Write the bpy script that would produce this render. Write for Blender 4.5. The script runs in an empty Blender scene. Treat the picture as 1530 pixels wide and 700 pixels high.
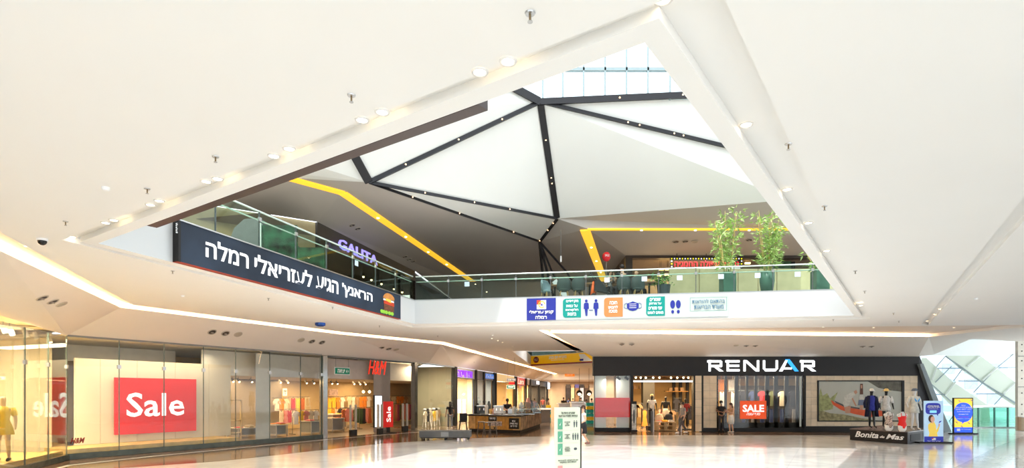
import bpy, math, random
from mathutils import Vector as V, Matrix
from mathutils.geometry import tessellate_polygon
random.seed(7)
sc = bpy.context.scene
COL = sc.collection
# ---------------------------------------------------------------- camera, world, sun, exposure
F, CX, HY, EH = 860.0, 765.0, 590.0, 2.15          # focal (px), centre column, horizon row, eye height
cam = bpy.data.objects.new('camera', bpy.data.cameras.new('camera')); COL.objects.link(cam)
cam.location = (0, 0, EH); cam.rotation_euler = (math.pi/2, 0, 0)
cam.data.sensor_width = 36; cam.data.lens = F/1530*36
cam.data.shift_y = (HY-350)/1530; cam.data.clip_end = 400; cam.data.clip_start = .05
sc.camera = cam
w = bpy.data.worlds.new('sky'); sc.world = w; w.use_nodes = True
bg = w.node_tree.nodes['Background']; bg.inputs[0].default_value = (.88, .95, 1, 1); bg.inputs[1].default_value = 2.1
sun = bpy.data.objects.new('sun', bpy.data.lights.new('sun', 'SUN')); COL.objects.link(sun)
sun.data.energy = 2.8; sun.data.angle = .02; sun.data.color = (1, .97, .92)
SUN_DIR = V((.28, .42, -1.0)); sun.rotation_euler = SUN_DIR.to_track_quat('-Z', 'Y').to_euler()
sc.view_settings.view_transform = 'Standard'; sc.view_settings.look = 'None'
sc.view_settings.gamma = 1; sc.view_settings.use_curve_mapping = False
sc.view_settings.exposure = 0.42
def area(loc, size, power, color=(1, .8, .55), rot=(0, 0, 0), sy=None):
    l = bpy.data.lights.new('lamp_or_fill_light', 'AREA'); l.size = size; l.energy = power; l.color = color
    if sy: l.shape = 'RECTANGLE'; l.size_y = sy
    o = bpy.data.objects.new('lamp_or_fill_light', l); o.location = loc; o.rotation_euler = rot; COL.objects.link(o); return o

# ---------------------------------------------------------------- helpers
def px(x, y, Y): return V(((x-CX)*Y/F, Y, EH+(HY-y)*Y/F))
def FL(x, y): return px(x, y, F*EH/(y-HY))
def CE(x, y, z=5.0): return px(x, y, F*(z-EH)/(HY-y))
_m = {}
def M(name, c=None, rough=.5, metal=0, emit=0, noise=.04, scale=4, bump=0, coat=0, ecol=None):
    if name in _m: return _m[name]
    m = bpy.data.materials.new(name); m.use_nodes = True; _m[name] = m
    nt = m.node_tree; b = nt.nodes['Principled BSDF']
    b.inputs['Roughness'].default_value = rough; b.inputs['Metallic'].default_value = metal
    b.inputs['Specular IOR Level'].default_value = .35
    if coat: b.inputs['Coat Weight'].default_value = coat; b.inputs['Coat Roughness'].default_value = .03
    tc = nt.nodes.new('ShaderNodeTexCoord'); n = nt.nodes.new('ShaderNodeTexNoise'); n.inputs['Scale'].default_value = scale
    n.inputs['Detail'].default_value = 2
    nt.links.new(tc.outputs['Object'], n.inputs['Vector'])
    r = nt.nodes.new('ShaderNodeValToRGB')
    r.color_ramp.elements[0].position = .3; r.color_ramp.elements[1].position = .7
    r.color_ramp.elements[0].color = tuple(max(0, v*(1-noise)) for v in c)+(1,)
    r.color_ramp.elements[1].color = tuple(min(1, v*(1+noise)) for v in c)+(1,)
    nt.links.new(n.outputs['Fac'], r.inputs['Fac']); nt.links.new(r.outputs[0], b.inputs['Base Color'])
    if emit:
        b.inputs['Emission Strength'].default_value = emit
        b.inputs['Emission Color'].default_value = tuple(ecol or c)+(1,)
    if bump:
        bp = nt.nodes.new('ShaderNodeBump'); bp.inputs['Strength'].default_value = bump; bp.inputs['Distance'].default_value = .02
        nt.links.new(n.outputs['Fac'], bp.inputs['Height']); nt.links.new(bp.outputs[0], b.inputs['Normal'])
    return m
def glass(name, tint=None, ior=1.45, rough=0.0, gain=1.0):
    if name in _m: return _m[name]
    m = bpy.data.materials.new(name); m.use_nodes = True; _m[name] = m
    nt = m.node_tree; nt.nodes.clear(); o = nt.nodes.new('ShaderNodeOutputMaterial'); mix = nt.nodes.new('ShaderNodeMixShader')
    t = nt.nodes.new('ShaderNodeBsdfTransparent'); g = nt.nodes.new('ShaderNodeBsdfGlossy'); f = nt.nodes.new('ShaderNodeFresnel')
    n = nt.nodes.new('ShaderNodeTexNoise'); n.inputs['Scale'].default_value = .7
    r = nt.nodes.new('ShaderNodeValToRGB'); r.color_ramp.elements[0].color = tuple(v*.97 for v in tint)+(1,); r.color_ramp.elements[1].color = tuple(tint)+(1,)
    nt.links.new(n.outputs['Fac'], r.inputs['Fac']); nt.links.new(r.outputs[0], t.inputs[0])
    mu = nt.nodes.new('ShaderNodeMath'); mu.operation = 'MULTIPLY'; mu.inputs[1].default_value = gain; mu.use_clamp = True
    g.inputs['Roughness'].default_value = rough; ge = nt.nodes.new('ShaderNodeNewGeometry'); ma = nt.nodes.new('ShaderNodeMath'); ma.operation = 'MULTIPLY_ADD'; ma.inputs[1].default_value = 1/ior-ior; ma.inputs[2].default_value = ior
    nt.links.new(ge.outputs['Backfacing'], ma.inputs[0]); nt.links.new(ma.outputs[0], f.inputs[0])
    nt.links.new(f.outputs[0], mu.inputs[0]); nt.links.new(mu.outputs[0], mix.inputs[0])
    nt.links.new(t.outputs[0], mix.inputs[1]); nt.links.new(g.outputs[0], mix.inputs[2]); nt.links.new(mix.outputs[0], o.inputs[0])
    return m
def marble(name, c1, c2, rough, scale, joint=0, jc=.8):
    m = bpy.data.materials.new(name); m.use_nodes = True; _m[name] = m
    nt = m.node_tree; b = nt.nodes['Principled BSDF']; b.inputs['Roughness'].default_value = rough
    tc = nt.nodes.new('ShaderNodeTexCoord'); n = nt.nodes.new('ShaderNodeTexNoise'); n.inputs['Scale'].default_value = scale; n.inputs['Detail'].default_value = 8; n.inputs['Distortion'].default_value = 1.5
    r = nt.nodes.new('ShaderNodeValToRGB'); r.color_ramp.elements[0].position = .35; r.color_ramp.elements[1].position = .62
    r.color_ramp.elements[0].color = tuple(c1)+(1,); r.color_ramp.elements[1].color = tuple(c2)+(1,)
    nt.links.new(tc.outputs['Object'], n.inputs['Vector']); nt.links.new(n.outputs['Fac'], r.inputs['Fac'])
    out = r.outputs[0]
    if joint:
        mp = nt.nodes.new('ShaderNodeMapping'); mp.inputs['Rotation'].default_value = (0, 0, .51)
        br = nt.nodes.new('ShaderNodeTexBrick'); br.inputs['Scale'].default_value = 1; br.inputs['Brick Width'].default_value = joint
        br.inputs['Row Height'].default_value = joint; br.inputs['Mortar Size'].default_value = .012; br.offset = 0
        br.inputs['Color1'].default_value = (1, 1, 1, 1); br.inputs['Color2'].default_value = (.96, .955, .95, 1); br.inputs['Mortar'].default_value = (jc, jc, jc, 1)
        mx = nt.nodes.new('ShaderNodeMixRGB'); mx.blend_type = 'MULTIPLY'; mx.inputs[0].default_value = 1
        nt.links.new(tc.outputs['Object'], mp.inputs[0]); nt.links.new(mp.outputs[0], br.inputs['Vector'])
        nt.links.new(out, mx.inputs[1]); nt.links.new(br.outputs['Color'], mx.inputs[2]); out = mx.outputs[0]
    nt.links.new(out, b.inputs['Base Color']); return m

def tag(o, label=None, cat=None, group=None, kind=None):
    if label: o['label'] = label
    if cat: o['category'] = cat
    if group: o['group'] = group
    if kind: o['kind'] = kind
    return o
def thing(name, label, cat, loc, rz=0, group=None):
    o = bpy.data.objects.new(name, None); COL.objects.link(o); o.empty_display_size = .1
    o.location = loc; o.rotation_euler = (0, 0, rz); return tag(o, label, cat, group)
class Fr:                                     # an upright plane: origin, direction along, normal towards the hall
    def __init__(s, a, b, flip=False):
        s.o = V((a[0], a[1], 0)); s.u = (V((b[0], b[1], 0))-s.o); s.len = s.u.length; s.u.normalize()
        s.n = V((s.u.y, -s.u.x, 0))
        if flip: s.n = -s.n
    def pt(s, a, z, d=0): q = s.o+s.u*a+s.n*d; return V((q.x, q.y, z))
    def at(s, x, y=None, d=0):                # pixel -> (along, z) on the plane pushed d towards the hall
        r = (x-CX)/F; o = s.o+s.n*d
        a = (r*o.y-o.x)/(s.u.x-r*s.u.y); Y = o.y+a*s.u.y
        return (a, EH+(HY-y)*Y/F) if y is not None else a
class MB:
    def __init__(s): s.v = []; s.f = []; s.m = []; s.smooth = False
    def add(s, vs, fs, mi=0):
        k = len(s.v); s.v += [V(p) for p in vs]; s.f += [tuple(i+k for i in f) for f in fs]; s.m += [mi]*len(fs); return s
    def poly(s, pts, mi=0): return s.add(pts, [tuple(range(len(pts)))], mi)
    def hexa(s, p, mi=0):                     # 8 points: bottom loop 4, top loop 4
        return s.add(p, [(0, 3, 2, 1), (4, 5, 6, 7), (0, 1, 5, 4), (1, 2, 6, 5), (2, 3, 7, 6), (3, 0, 4, 7)], mi)
    def box(s, x0, x1, y0, y1, z0, z1, mi=0):
        return s.hexa([(x0, y0, z0), (x1, y0, z0), (x1, y1, z0), (x0, y1, z0), (x0, y0, z1), (x1, y0, z1), (x1, y1, z1), (x0, y1, z1)], mi)
    def fbox(s, fr, a0, a1, z0, z1, d0, d1, mi=0):
        P = fr.pt
        return s.hexa([P(a0, z0, d1), P(a1, z0, d1), P(a1, z0, d0), P(a0, z0, d0), P(a0, z1, d1), P(a1, z1, d1), P(a1, z1, d0), P(a0, z1, d0)], mi)
    def prism(s, pts, off, mi=0):             # polygon (3-D points) extruded by vector off
        n = len(pts); off = V(off); pts = [V(p) for p in pts]
        s.add(pts+[p+off for p in pts], [tuple(reversed(range(n))), tuple(range(n, 2*n))]+[(i, (i+1) % n, n+(i+1) % n, n+i) for i in range(n)], mi); return s
    def tube(s, path, r, n=8, mi=0, cap=True):
        path = [V(p) for p in path]; rs = r if isinstance(r, (list, tuple)) else [r]*len(path); k = len(s.v); ref = None
        for i, p in enumerate(path):
            t = (path[min(i+1, len(path)-1)]-path[max(i-1, 0)]).normalized()
            if ref is None: ref = V((0, 0, 1)) if abs(t.z) < .9 else V((1, 0, 0))
            a = t.cross(ref)
            if a.length < .05: ref = V((0, 1, 0)); a = t.cross(ref)
            a.normalize(); b = t.cross(a)
            for j in range(n):
                q = 2*math.pi*j/n; s.v.append(p+(a*math.cos(q)+b*math.sin(q))*rs[i])
        for i in range(len(path)-1):
            for j in range(n):
                s.f.append((k+i*n+j, k+i*n+(j+1) % n, k+(i+1)*n+(j+1) % n, k+(i+1)*n+j)); s.m.append(mi)
        if cap:
            s.f.append(tuple(k+j for j in reversed(range(n)))); s.m.append(mi)
            e = k+(len(path)-1)*n; s.f.append(tuple(e+j for j in range(n))); s.m.append(mi)
        return s
    def rings(s, rows, n=16, mi=0, cap=True): # rows of (cx, cy, z, rx, ry)
        k = len(s.v)
        for (cx, cy, z, rx, ry) in rows:
            for j in range(n):
                q = 2*math.pi*j/n; s.v.append(V((cx+rx*math.cos(q), cy+ry*math.sin(q), z)))
        for i in range(len(rows)-1):
            for j in range(n):
                s.f.append((k+i*n+j, k+i*n+(j+1) % n, k+(i+1)*n+(j+1) % n, k+(i+1)*n+j)); s.m.append(mi)
        if cap:
            s.f.append(tuple(k+j for j in reversed(range(n)))); s.m.append(mi)
            e = k+(len(rows)-1)*n; s.f.append(tuple(e+j for j in range(n))); s.m.append(mi)
        return s
    def ball(s, c, r, n=10, m=6, mi=0, sx=1, sy=1, sz=1):
        c = V(c); rows = []
        for i in range(m+1):
            t = math.pi*i/m; e = max(.02, math.sin(t)); rows.append((c.x, c.y, c.z-r*sz*math.cos(t), r*sx*e, r*sy*e))
        return s.rings(rows, n, mi)
    def build(s, name, mats, parent=None, local=False, smooth=False, label=None, cat=None, group=None, kind=None, keep=False):
        if not isinstance(mats, (list, tuple)): mats = [mats]
        if local: o0 = V((0, 0, 0))
        elif parent: o0 = worldloc(parent)
        elif keep: o0 = V((0, 0, 0))
        else:
            o0 = V((sum(p.x for p in s.v)/len(s.v), sum(p.y for p in s.v)/len(s.v), min(p.z for p in s.v)))
        me = bpy.data.meshes.new(name); me.from_pydata([tuple(p-o0) for p in s.v], [], s.f)
        for m in mats: me.materials.append(m)
        me.polygons.foreach_set('material_index', s.m)
        if smooth: me.polygons.foreach_set('use_smooth', [True]*len(s.f))
        me.update()
        o = bpy.data.objects.new(name, me); COL.objects.link(o)
        if parent: o.parent = parent
        elif not local: o.location = o0
        return tag(o, label, cat, group, kind)
def worldloc(o):
    q = o.location.copy()
    while o.parent: o = o.parent; q = q+o.location
    return q
def dup(root, loc, rz=None, label=None, parent=None, scale=None):
    r = root.copy(); COL.objects.link(r); r.location = loc
    if rz is not None: r.rotation_euler = (0, 0, rz)
    if scale: r.scale = (scale,)*3 if not isinstance(scale, tuple) else scale
    if label: r['label'] = label
    for ch in root.children:
        c = ch.copy(); COL.objects.link(c); c.parent = r
        for g in ch.children:
            d = g.copy(); COL.objects.link(d); d.parent = c
    return r
def plate(mb, pts, holes=(), z=0, th=0, mi=0):    # flat polygon with holes at height z (2-D points), with thickness th upwards
    loops = [[V((p[0], p[1], z)) for p in pts]]+[[V((p[0], p[1], z)) for p in h] for h in holes]
    flat = [p for l in loops for p in l]
    tris = tessellate_polygon(loops)
    mb.add(flat, [tuple(t) for t in tris], mi)
    if th:
        mb.add([p+V((0, 0, th)) for p in flat], [tuple(reversed(t)) for t in tris], mi)
        for l in loops:
            n = len(l); mb.add(l+[p+V((0, 0, th)) for p in l], [(i, (i+1) % n, n+(i+1) % n, n+i) for i in range(n)], mi)
    return mb
def rtl(s): return s[::-1]
def text(s, mat, c, u, w, h, parent=None, up=V((0, 0, 1)), ext=.01, bold=.0, shear=0, name='lettering', rot90=False, nudge=None, cat=None, label=None, res=2):
    """letters fitted into a w x h box centred on c, running along u"""
    cu = bpy.data.curves.new(name, 'FONT'); cu.body = s; cu.extrude = .001; cu.offset = bold; cu.shear = shear; cu.resolution_u = res
    cu.align_x = 'CENTER'; cu.space_line = .95
    t = bpy.data.objects.new(name, cu); COL.objects.link(t)
    bpy.context.view_layer.update()
    me = bpy.data.meshes.new_from_object(t.evaluated_get(bpy.context.evaluated_depsgraph_get())); bpy.data.objects.remove(t)
    xs = [v.co.x for v in me.vertices]; ys = [v.co.y for v in me.vertices]
    if not xs: return None
    x0, x1, y0, y1 = min(xs), max(xs), min(ys), max(ys); u = V(u).normalized(); up = V(up).normalized(); n = u.cross(up).normalized(); c = V(c)
    o0 = worldloc(parent) if parent else c.copy()
    for v in me.vertices:
        a = ((v.co.x-x0)/(x1-x0)-.5)*w; b = ((v.co.y-y0)/(y1-y0)-.5)*h
        if rot90: a, b = -((v.co.y-y0)/(y1-y0)-.5)*w, ((v.co.x-x0)/(x1-x0)-.5)*h
        v.co = c-o0+u*a+up*b+n*(ext if v.co.z > 0 else 0)
    me.materials.clear(); me.materials.append(mat); me.name = name
    if parent:
        for ch in parent.children:
            if ch.name.split('.')[0] in ('board', 'screen') and not ch.parent.parent: parent = ch; break
    o = bpy.data.objects.new(name, me); COL.objects.link(o)
    if parent: o.parent = parent
    else: o.location = c
    return tag(o, label, cat)

# ---------------------------------------------------------------- materials
WHITE = M('white_plaster', (.86, .845, .81), .6, noise=.01, scale=.5)
WARMW = M('warm_white_plaster', (.80, .74, .67), .6, noise=.015, scale=.6)
UPW = M('upper_ceiling_plaster', (.80, .81, .78), .6, noise=.02, scale=.4)
UPB = M('upper_ceiling_brown', (.36, .31, .28), .7, noise=.04, scale=.6)
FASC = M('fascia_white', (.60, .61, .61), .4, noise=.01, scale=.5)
LED = M('led_warm', (1, .8, .55), .5, emit=20, ecol=(1, .62, .32), noise=0)
YLED = M('yellow_cove', (1, .6, .05), .5, emit=.7, ecol=(1, .55, .03), noise=.02)
BULB = M('bulb_warm', (1, .9, .7), .5, emit=9, ecol=(1, .72, .4), noise=0)
BULBW = M('bulb_soft', (1, .8, .5), .5, emit=3, ecol=(1, .6, .28), noise=0)
BLACK = M('black_paint', (.012, .011, .011), .55, noise=.1)
BEAM = M('black_steel_beam', (.012, .012, .015), .4, noise=.1)
DARK = M('dark_grey_panel', (.032, .03, .028), .55, noise=.1, scale=2)
DGREY = M('slate_grey', (.10, .115, .12), .6, noise=.1)
MGREY = M('mid_grey', (.22, .22, .215), .6, noise=.08)
CHROME = M('chrome', (.75, .75, .75), .12, metal=1, noise=.02)
STEEL = M('brushed_steel', (.5, .5, .5), .35, metal=1, noise=.04)
STONE = M('sandstone_tile', (.76, .62, .44), .5, noise=.08, scale=3)
WOOD = M('oak_wood', (.50, .24, .05), .45, noise=.25, scale=6)
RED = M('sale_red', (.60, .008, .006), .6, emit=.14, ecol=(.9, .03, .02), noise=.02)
LETW = M('letter_white', (.95, .95, .95), .5, emit=.5, ecol=(1, 1, 1), noise=.01)
INKW = M('ink_white', (.92, .92, .92), .5, noise=.01)
INKD = M('ink_dark', (.08, .09, .10), .5, noise=.02)
NAVY = M('navy_print', (.02, .03, .28), .5, noise=.03)
TEAL = M('teal_print', (.0, .27, .23), .5, noise=.03)
PEACH = M('peach_print', (.80, .22, .07), .5, noise=.03)
SKIN = M('skin', (.55, .28, .18), .6, noise=.06, scale=20)
GL = glass('window_glass', (.965, .98, .97), 1.5, gain=.5)
GLR = glass('window_glass_double', (.96, .975, .965), 1.5, gain=2.1)
GLG = glass('green_rail_glass', (.84, .93, .88), 1.4, gain=.8)
GLC = glass('clear_glass', (.98, .99, .985), 1.4)
# ================================================================ THE SETTING
def c2(x, y, z=5.0): q = CE(x, y, z); return (q.x, q.y)
ZU = 5.93                                            # upper floor level
# -- plan points
FI = [c2(963, 64), c2(147, 364), c2(620, 484.7), c2(1276, 472)]                    # void opening
FO = [c2(985, 27), c2(120, 362), c2(618, 487), c2(1288, 474)]                      # outer edge of dropped frame
QO = [(1.40, 3.95), c2(93, 359), c2(616, 490), c2(1301, 477)]                      # outer edge of shadow channel
LEDL = [(-8.6, 6.0), c2(0, 375), c2(180, 460), c2(509, 500), c2(660, 515), c2(814, 556), c2(845, 564)]
CHL = [(-7.5, 6.0), c2(0, 347), c2(199, 456), c2(512, 496.5), c2(664, 511.5), c2(817, 554.5), c2(848, 562.5)]   # ceiling edge beside it
L0, R0, R1 = c2(823, 498), c2(1388, 503.8), c2(1530, 489); R2 = (22.9, 20.0)
# back part
V2 = [c2(765, 525), c2(870, 524), (12.0, 45.0), (12.0, 50.0), c2(889, 541.2), c2(793.5, 546.2)]  # second void
# floor -------------------------------------------------------------------------
MARB = marble('white_marble', (.76, .75, .73), (.90, .895, .88), .10, .55, 1.2, .90)
BROWN = marble('brown_marble', (.10, .055, .03), (.26, .16, .10), .10, .9, 1.2, .8)
GREYM = marble('grey_marble', (.42, .44, .47), (.55, .57, .60), .10, .7, 1.2, .9)
b = MB(); plate(b, [(-30, -8), (40, -8), (46, 50), (40, 100), (-30, 100)], z=0)
fl = b.build('floor', MARB, kind='structure', keep=True)
HMf = Fr(FL(100, 688), FL(660, 640.8))               # main line of shop glass on the left
P1 = HMf.o.copy()
LPf = Fr((-10.3, 6.0), (P1.x, P1.y))                 # nearest glass, turned towards us
FW = [(-10.6, 6), (P1.x, P1.y), (HMf.pt(HMf.at(640), 0).x, HMf.pt(HMf.at(640), 0).y), (-3.95, 39.5), (-1.52, 50.3), (2.3, 72), (10, 110)]
b = MB()
plate(b, [(-30, 4), (-16, 4), (-12.4, 10), (FL(110, 705).x, FL(110, 705).y), (FL(330, 690).x, FL(330, 690).y), (FL(565, 664).x, FL(565, 664).y), (FL(700, 655.5).x, FL(700, 655.5).y), (FL(880, 651).x, FL(880, 651).y), (FL(1400, 651).x, FL(1400, 651).y), (FL(1400, 640).x, FL(1400, 640).y+3), (14, 33.5), (14, 99), (-30, 99)], z=.004)
b.build('trim_brown_floor_band', BROWN, kind='structure', keep=True)
b = MB(); 
for a_, c_ in ((FL(0, 722), FL(100, 696)), (FL(100, 696), FL(230, 682)), (FL(230, 682), FL(480, 658)), (FL(480, 658), FL(700, 640))):
    d_ = (c_-a_).normalized(); n_ = V((d_.y, -d_.x, 0))*.16; b.prism([a_, c_, c_+n_, a_+n_], (0, 0, .003))
for v in b.v: v.z += .006
b.build('trim_pale_floor_line', MARB, kind='structure', keep=True)
b = MB(); plate(b, [(FL(1425, 700).x, FL(1425, 700).y), (FL(1490, 668).x, FL(1490, 668).y), (FL(1530, 652).x, FL(1530, 652).y), (36, 24), (30, 11)], z=.004)
b.build('trim_grey_floor_band', GREYM, kind='structure', keep=True)
# ceiling ------------------------------------------------------------------------
b = MB(); ZC = 5.0
S0, S1, S2, S3 = c2(1530, 307), c2(1530, 330), c2(1387, 486.5), c2(1377, 485)
S0b = (S0[0]-2.8, S0[1]-4.4); S1b = (S1[0]-2.8+.1, S1[1]-4.4)
RE = [c2(805, 494), c2(1384, 487.5), c2(1530, 486)]    # front edge of the cove at the right
OUT = [(-7.5, -4), *CHL, (13, 100), (13, 60), *reversed([V2[5], V2[4], V2[3], V2[2]][:0]),]
left = [(-7.5, -4)]+CHL
mainp = left+[(12, 90), (12, 50), V2[4], V2[5], V2[0], V2[1], c2(862, 527), RE[0], RE[1], RE[2], (24.5, 20), (24.5, -4)]
plate(b, mainp, holes=[QO, [S0b, S1b, S2, S3]], z=ZC, th=.0)
# raised parts of the ceiling: cove left, cove right, channel round the void, slot at the right
def strip(b, A, B, z):
    for i in range(len(A)-1): b.poly([(*A[i], z), (*A[i+1], z), (*B[i+1], z), (*B[i], z)])
def riser(b, A, z0, z1, close=False):
    n = len(A)
    for i in range(n if close else n-1): j = (i+1) % n; b.poly([(*A[i], z0), (*A[j], z0), (*A[j], z1), (*A[i], z1)])
cs = b.build('ceiling', WHITE, kind='structure', keep=True)
b = MB(); RZ = 5.14
strip(b, CHL, LEDL, RZ); riser(b, CHL, ZC, RZ)
R0r, R1r = c2(1388, 501), c2(1530, 488)
b.poly([(*p, RZ) for p in (c2(862, 527), RE[0], RE[1], RE[2], (24.5, 20), (22.9, 20), R1, R0, L0, (5.1, 38.9))])
riser(b, [c2(862, 527), RE[0], RE[1], RE[2]], ZC, RZ)
b.build('ceiling', M('cove_plaster', (.80, .70, .60), .6, noise=.01), kind='structure', keep=True)
b = MB(); CZ = 5.10
plate(b, QO, holes=[FO], z=CZ); riser(b, QO, ZC, CZ, True); riser(b, FO, ZC, CZ, True)
plate(b, FO, holes=[FI], z=ZC)
b.poly([(*p, CZ) for p in (S0b, S1b, S2, S3)]); riser(b, [S0b, S1b, S2, S3], ZC, CZ, True)
b.build('ceiling', WHITE, kind='structure', keep=True)
# fascias of the void and slab edge above
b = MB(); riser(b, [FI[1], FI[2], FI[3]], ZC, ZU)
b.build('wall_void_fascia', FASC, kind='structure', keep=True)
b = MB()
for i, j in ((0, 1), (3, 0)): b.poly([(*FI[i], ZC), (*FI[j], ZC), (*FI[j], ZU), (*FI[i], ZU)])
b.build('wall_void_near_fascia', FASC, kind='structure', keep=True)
b = MB(); plate(b, [(12.2, 36.8), (24, 36.8), (24, 60), (12.2, 60)], z=ZU-.02); plate(b, [(12.2, 60), V2[4], V2[5], (V2[0][0], V2[0][1]), (V2[0][0], 36.8), (-16, 36.8), (-16, 60)], z=ZU-.02); plate(b, [(-9.5, 10.85), FI[1], FI[2], FI[3], FI[0], (3.0, 2.0), (24, 14), (24, 36.8), (-16, 36.8), (-16, 8)], z=ZU-.02)
b.build('floor_upper', M('upper_floor', (.35, .33, .31), .5), kind='structure', keep=True)
# soffit bands
b = MB()
FWz = [4.4, 4.07, 4.07, 4.07, 4.07, 4.07, 4.07]
LL = [LEDL[0], LEDL[2], LEDL[4]]
Pm = HMf.pt(HMf.at(509), 0)
pairs = [(LEDL[0], (-14.2, 6.0), 4.40), (LEDL[1], (-14.3, 13.0), 4.40), (LEDL[2], (P1.x, P1.y), 4.08), (LEDL[3], (Pm.x, Pm.y), 4.08), (LEDL[4], FW[2], 4.06), (LEDL[5], FW[5], 4.06), (LEDL[6], (6.2, 87), 4.06)]
# keep the shop line exact: the band follows LEDL above and the facade below
fac = [(-10.6, 6.0, 4.30), (-12.77, 13.0, 4.30), (P1.x, P1.y, 4.08), (Pm.x, Pm.y, 4.08), (*FW[2], 4.06), (-3.95, 39.5, 4.06), (-1.52, 50.3, 4.06), (2.3, 72, 4.06), (6.0, 90, 4.06)]
led = [LEDL[0], LEDL[1], LEDL[2], LEDL[3], LEDL[4], tuple(LEDL[4][k]+(LEDL[5][k]-LEDL[4][k])*.18 for k in (0, 1)), tuple(LEDL[4][k]+(LEDL[5][k]-LEDL[4][k])*.45 for k in (0, 1)), LEDL[5], LEDL[6]]
for i in range(len(led)-1): b.poly([(*led[i], ZC), (*led[i+1], ZC), fac[i+1], fac[i]])
b.build('ceiling_soffit_left', WARMW, kind='structure', keep=True)
RY = 33.0
Xr = lambda x, Y=RY: (x-CX)*Y/F
RZT = EH+(HY-533.5)*RY/F                               # 4.32
A0, A1 = (Xr(886), RY, RZT), (Xr(1372), RY, RZT)
b = MB(); b.poly([(*L0, ZC), (*R0, ZC), A1, A0]); b.poly([(*L0, ZC), A0, (8.2, 47, RZT), (6.4, 44, ZC)])
qh1, qh2 = c2(1452, 506.5), c2(1540, 512)
b.poly([(*R0, ZC), (*qh1, ZC), px(1396, 530, 33.5), A1])
b.poly([(*R0, ZC), (*R1, ZC), (22.9, 20, ZC), (30, 20, ZC), (*qh2, ZC), (*qh1, ZC)])
b.build('ceiling_soffit_right', WHITE if 0 else M('soffit_cream', (.82, .77, .70), .6, noise=.01), kind='structure', keep=True)
# warm LED lines: upright strips on the cove faces
def ledstrip(pts, z0, z1, lab, th=.03):
    b = MB()
    for i in range(len(pts)-1):
        a, c = V((*pts[i], 0)), V((*pts[i+1], 0)); d = (c-a).normalized(); n = V((d.y, -d.x, 0))*th
        b.hexa([(*p.xy, z0) for p in (a, c, c+n, a+n)]+[(*p.xy, z1) for p in (a, c, c+n, a+n)])
    return b.build('light_strip', LED, label=lab, cat='light strip')
ledstrip(LEDL, ZC+.03, ZC+.075, 'long warm white light line in the ceiling cove above the left shops')
ledstrip([RE[0], c2(862, 527)], ZC+.03, ZC+.075, 'warm white light line going back along the side of the black fronted shop')
ledstrip([L0, R0], ZC+.03, ZC+.075, 'straight warm white light line above the black shop fascia')
b = MB(); riser(b, LEDL, ZC, RZ); riser(b, [L0, R0], ZC, RZ); riser(b, [R0, R1, (22.9, 20)], ZC, RZ); b.build('trim_cove_face', WHITE, kind='structure', keep=True)
b = MB(); riser(b, [L0, (6.4, 44)], ZC, RZ); b.build('trim_cove_face_side', WARMW, kind='structure', keep=True)
# ================================================================ UPPER LEVEL CEILING
N1, N2, N3, N4 = px(807, 153, 22), px(552, 273, 19.94), px(832, 327, 25.5), px(806, 361, 27.6)
U1, U2 = px(690, 90, 20), px(497, 172, 18); SR = px(1110, 139, 22); R1u = px(1150, 235, 23); E3 = px(1180, 299, 23.5)
Y9 = [px(380, 252, 18.7), px(433, 266, 19.5), px(512, 287, 20.9), px(742, 445, 43.6), px(770, 462, 50)]
for p in Y9: p.z = 9.5
YR = [px(1200, 333, 25.5), px(878, 342, 25.5), px(903, 420, 37.2), px(909, 437, 41)]
for p in YR: p.z = 9.5
def facet(pts, m=UPW, nm='ceiling_upper'):
    b = MB(); b.poly(pts); return b.build(nm, m, kind='structure', keep=True)
facet([N1, N2, U2, U1]); facet([N1, N3, N2]); facet([N1, R1u, E3, N3]); facet([N1, SR, R1u])
facet([N2, N3, N4]); facet([U2, N2, Y9[1], Y9[0], V((-9.5, 16.5, 9.9))])
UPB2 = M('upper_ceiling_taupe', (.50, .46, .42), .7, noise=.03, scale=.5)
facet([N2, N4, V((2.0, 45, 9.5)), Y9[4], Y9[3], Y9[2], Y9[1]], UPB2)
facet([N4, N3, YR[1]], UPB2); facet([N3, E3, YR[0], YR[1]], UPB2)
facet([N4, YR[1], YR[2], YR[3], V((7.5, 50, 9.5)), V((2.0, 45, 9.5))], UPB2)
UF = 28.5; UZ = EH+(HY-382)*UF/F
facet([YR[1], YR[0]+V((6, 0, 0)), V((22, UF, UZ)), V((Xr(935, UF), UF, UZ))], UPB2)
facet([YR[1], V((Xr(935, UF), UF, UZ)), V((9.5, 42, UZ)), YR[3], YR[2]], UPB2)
facet([V((Xr(935, UF), UF, UZ-.01)), V((23, UF, UZ-.01)), V((23, UF+5, UZ-.01)), V((Xr(935, UF), UF+5, UZ-.01))], M('kitchen_ceiling', (.25, .20, .16), .7))
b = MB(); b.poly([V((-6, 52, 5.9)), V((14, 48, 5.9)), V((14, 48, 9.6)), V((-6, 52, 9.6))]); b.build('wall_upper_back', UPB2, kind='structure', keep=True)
E0, E1, E2 = V((-13, 19.0, 8.9)), V((-7.6, 22.5, 8.9)), V((-5.3, 31.5, 8.9))
E4 = V((-3.6, 46, 8.9))
facet([Y9[0], Y9[1], Y9[2], E1, E0, V((-13, 16, 9.5))], UPB2); facet([Y9[2], Y9[3], E4, E2, E1], UPB2)
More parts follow.
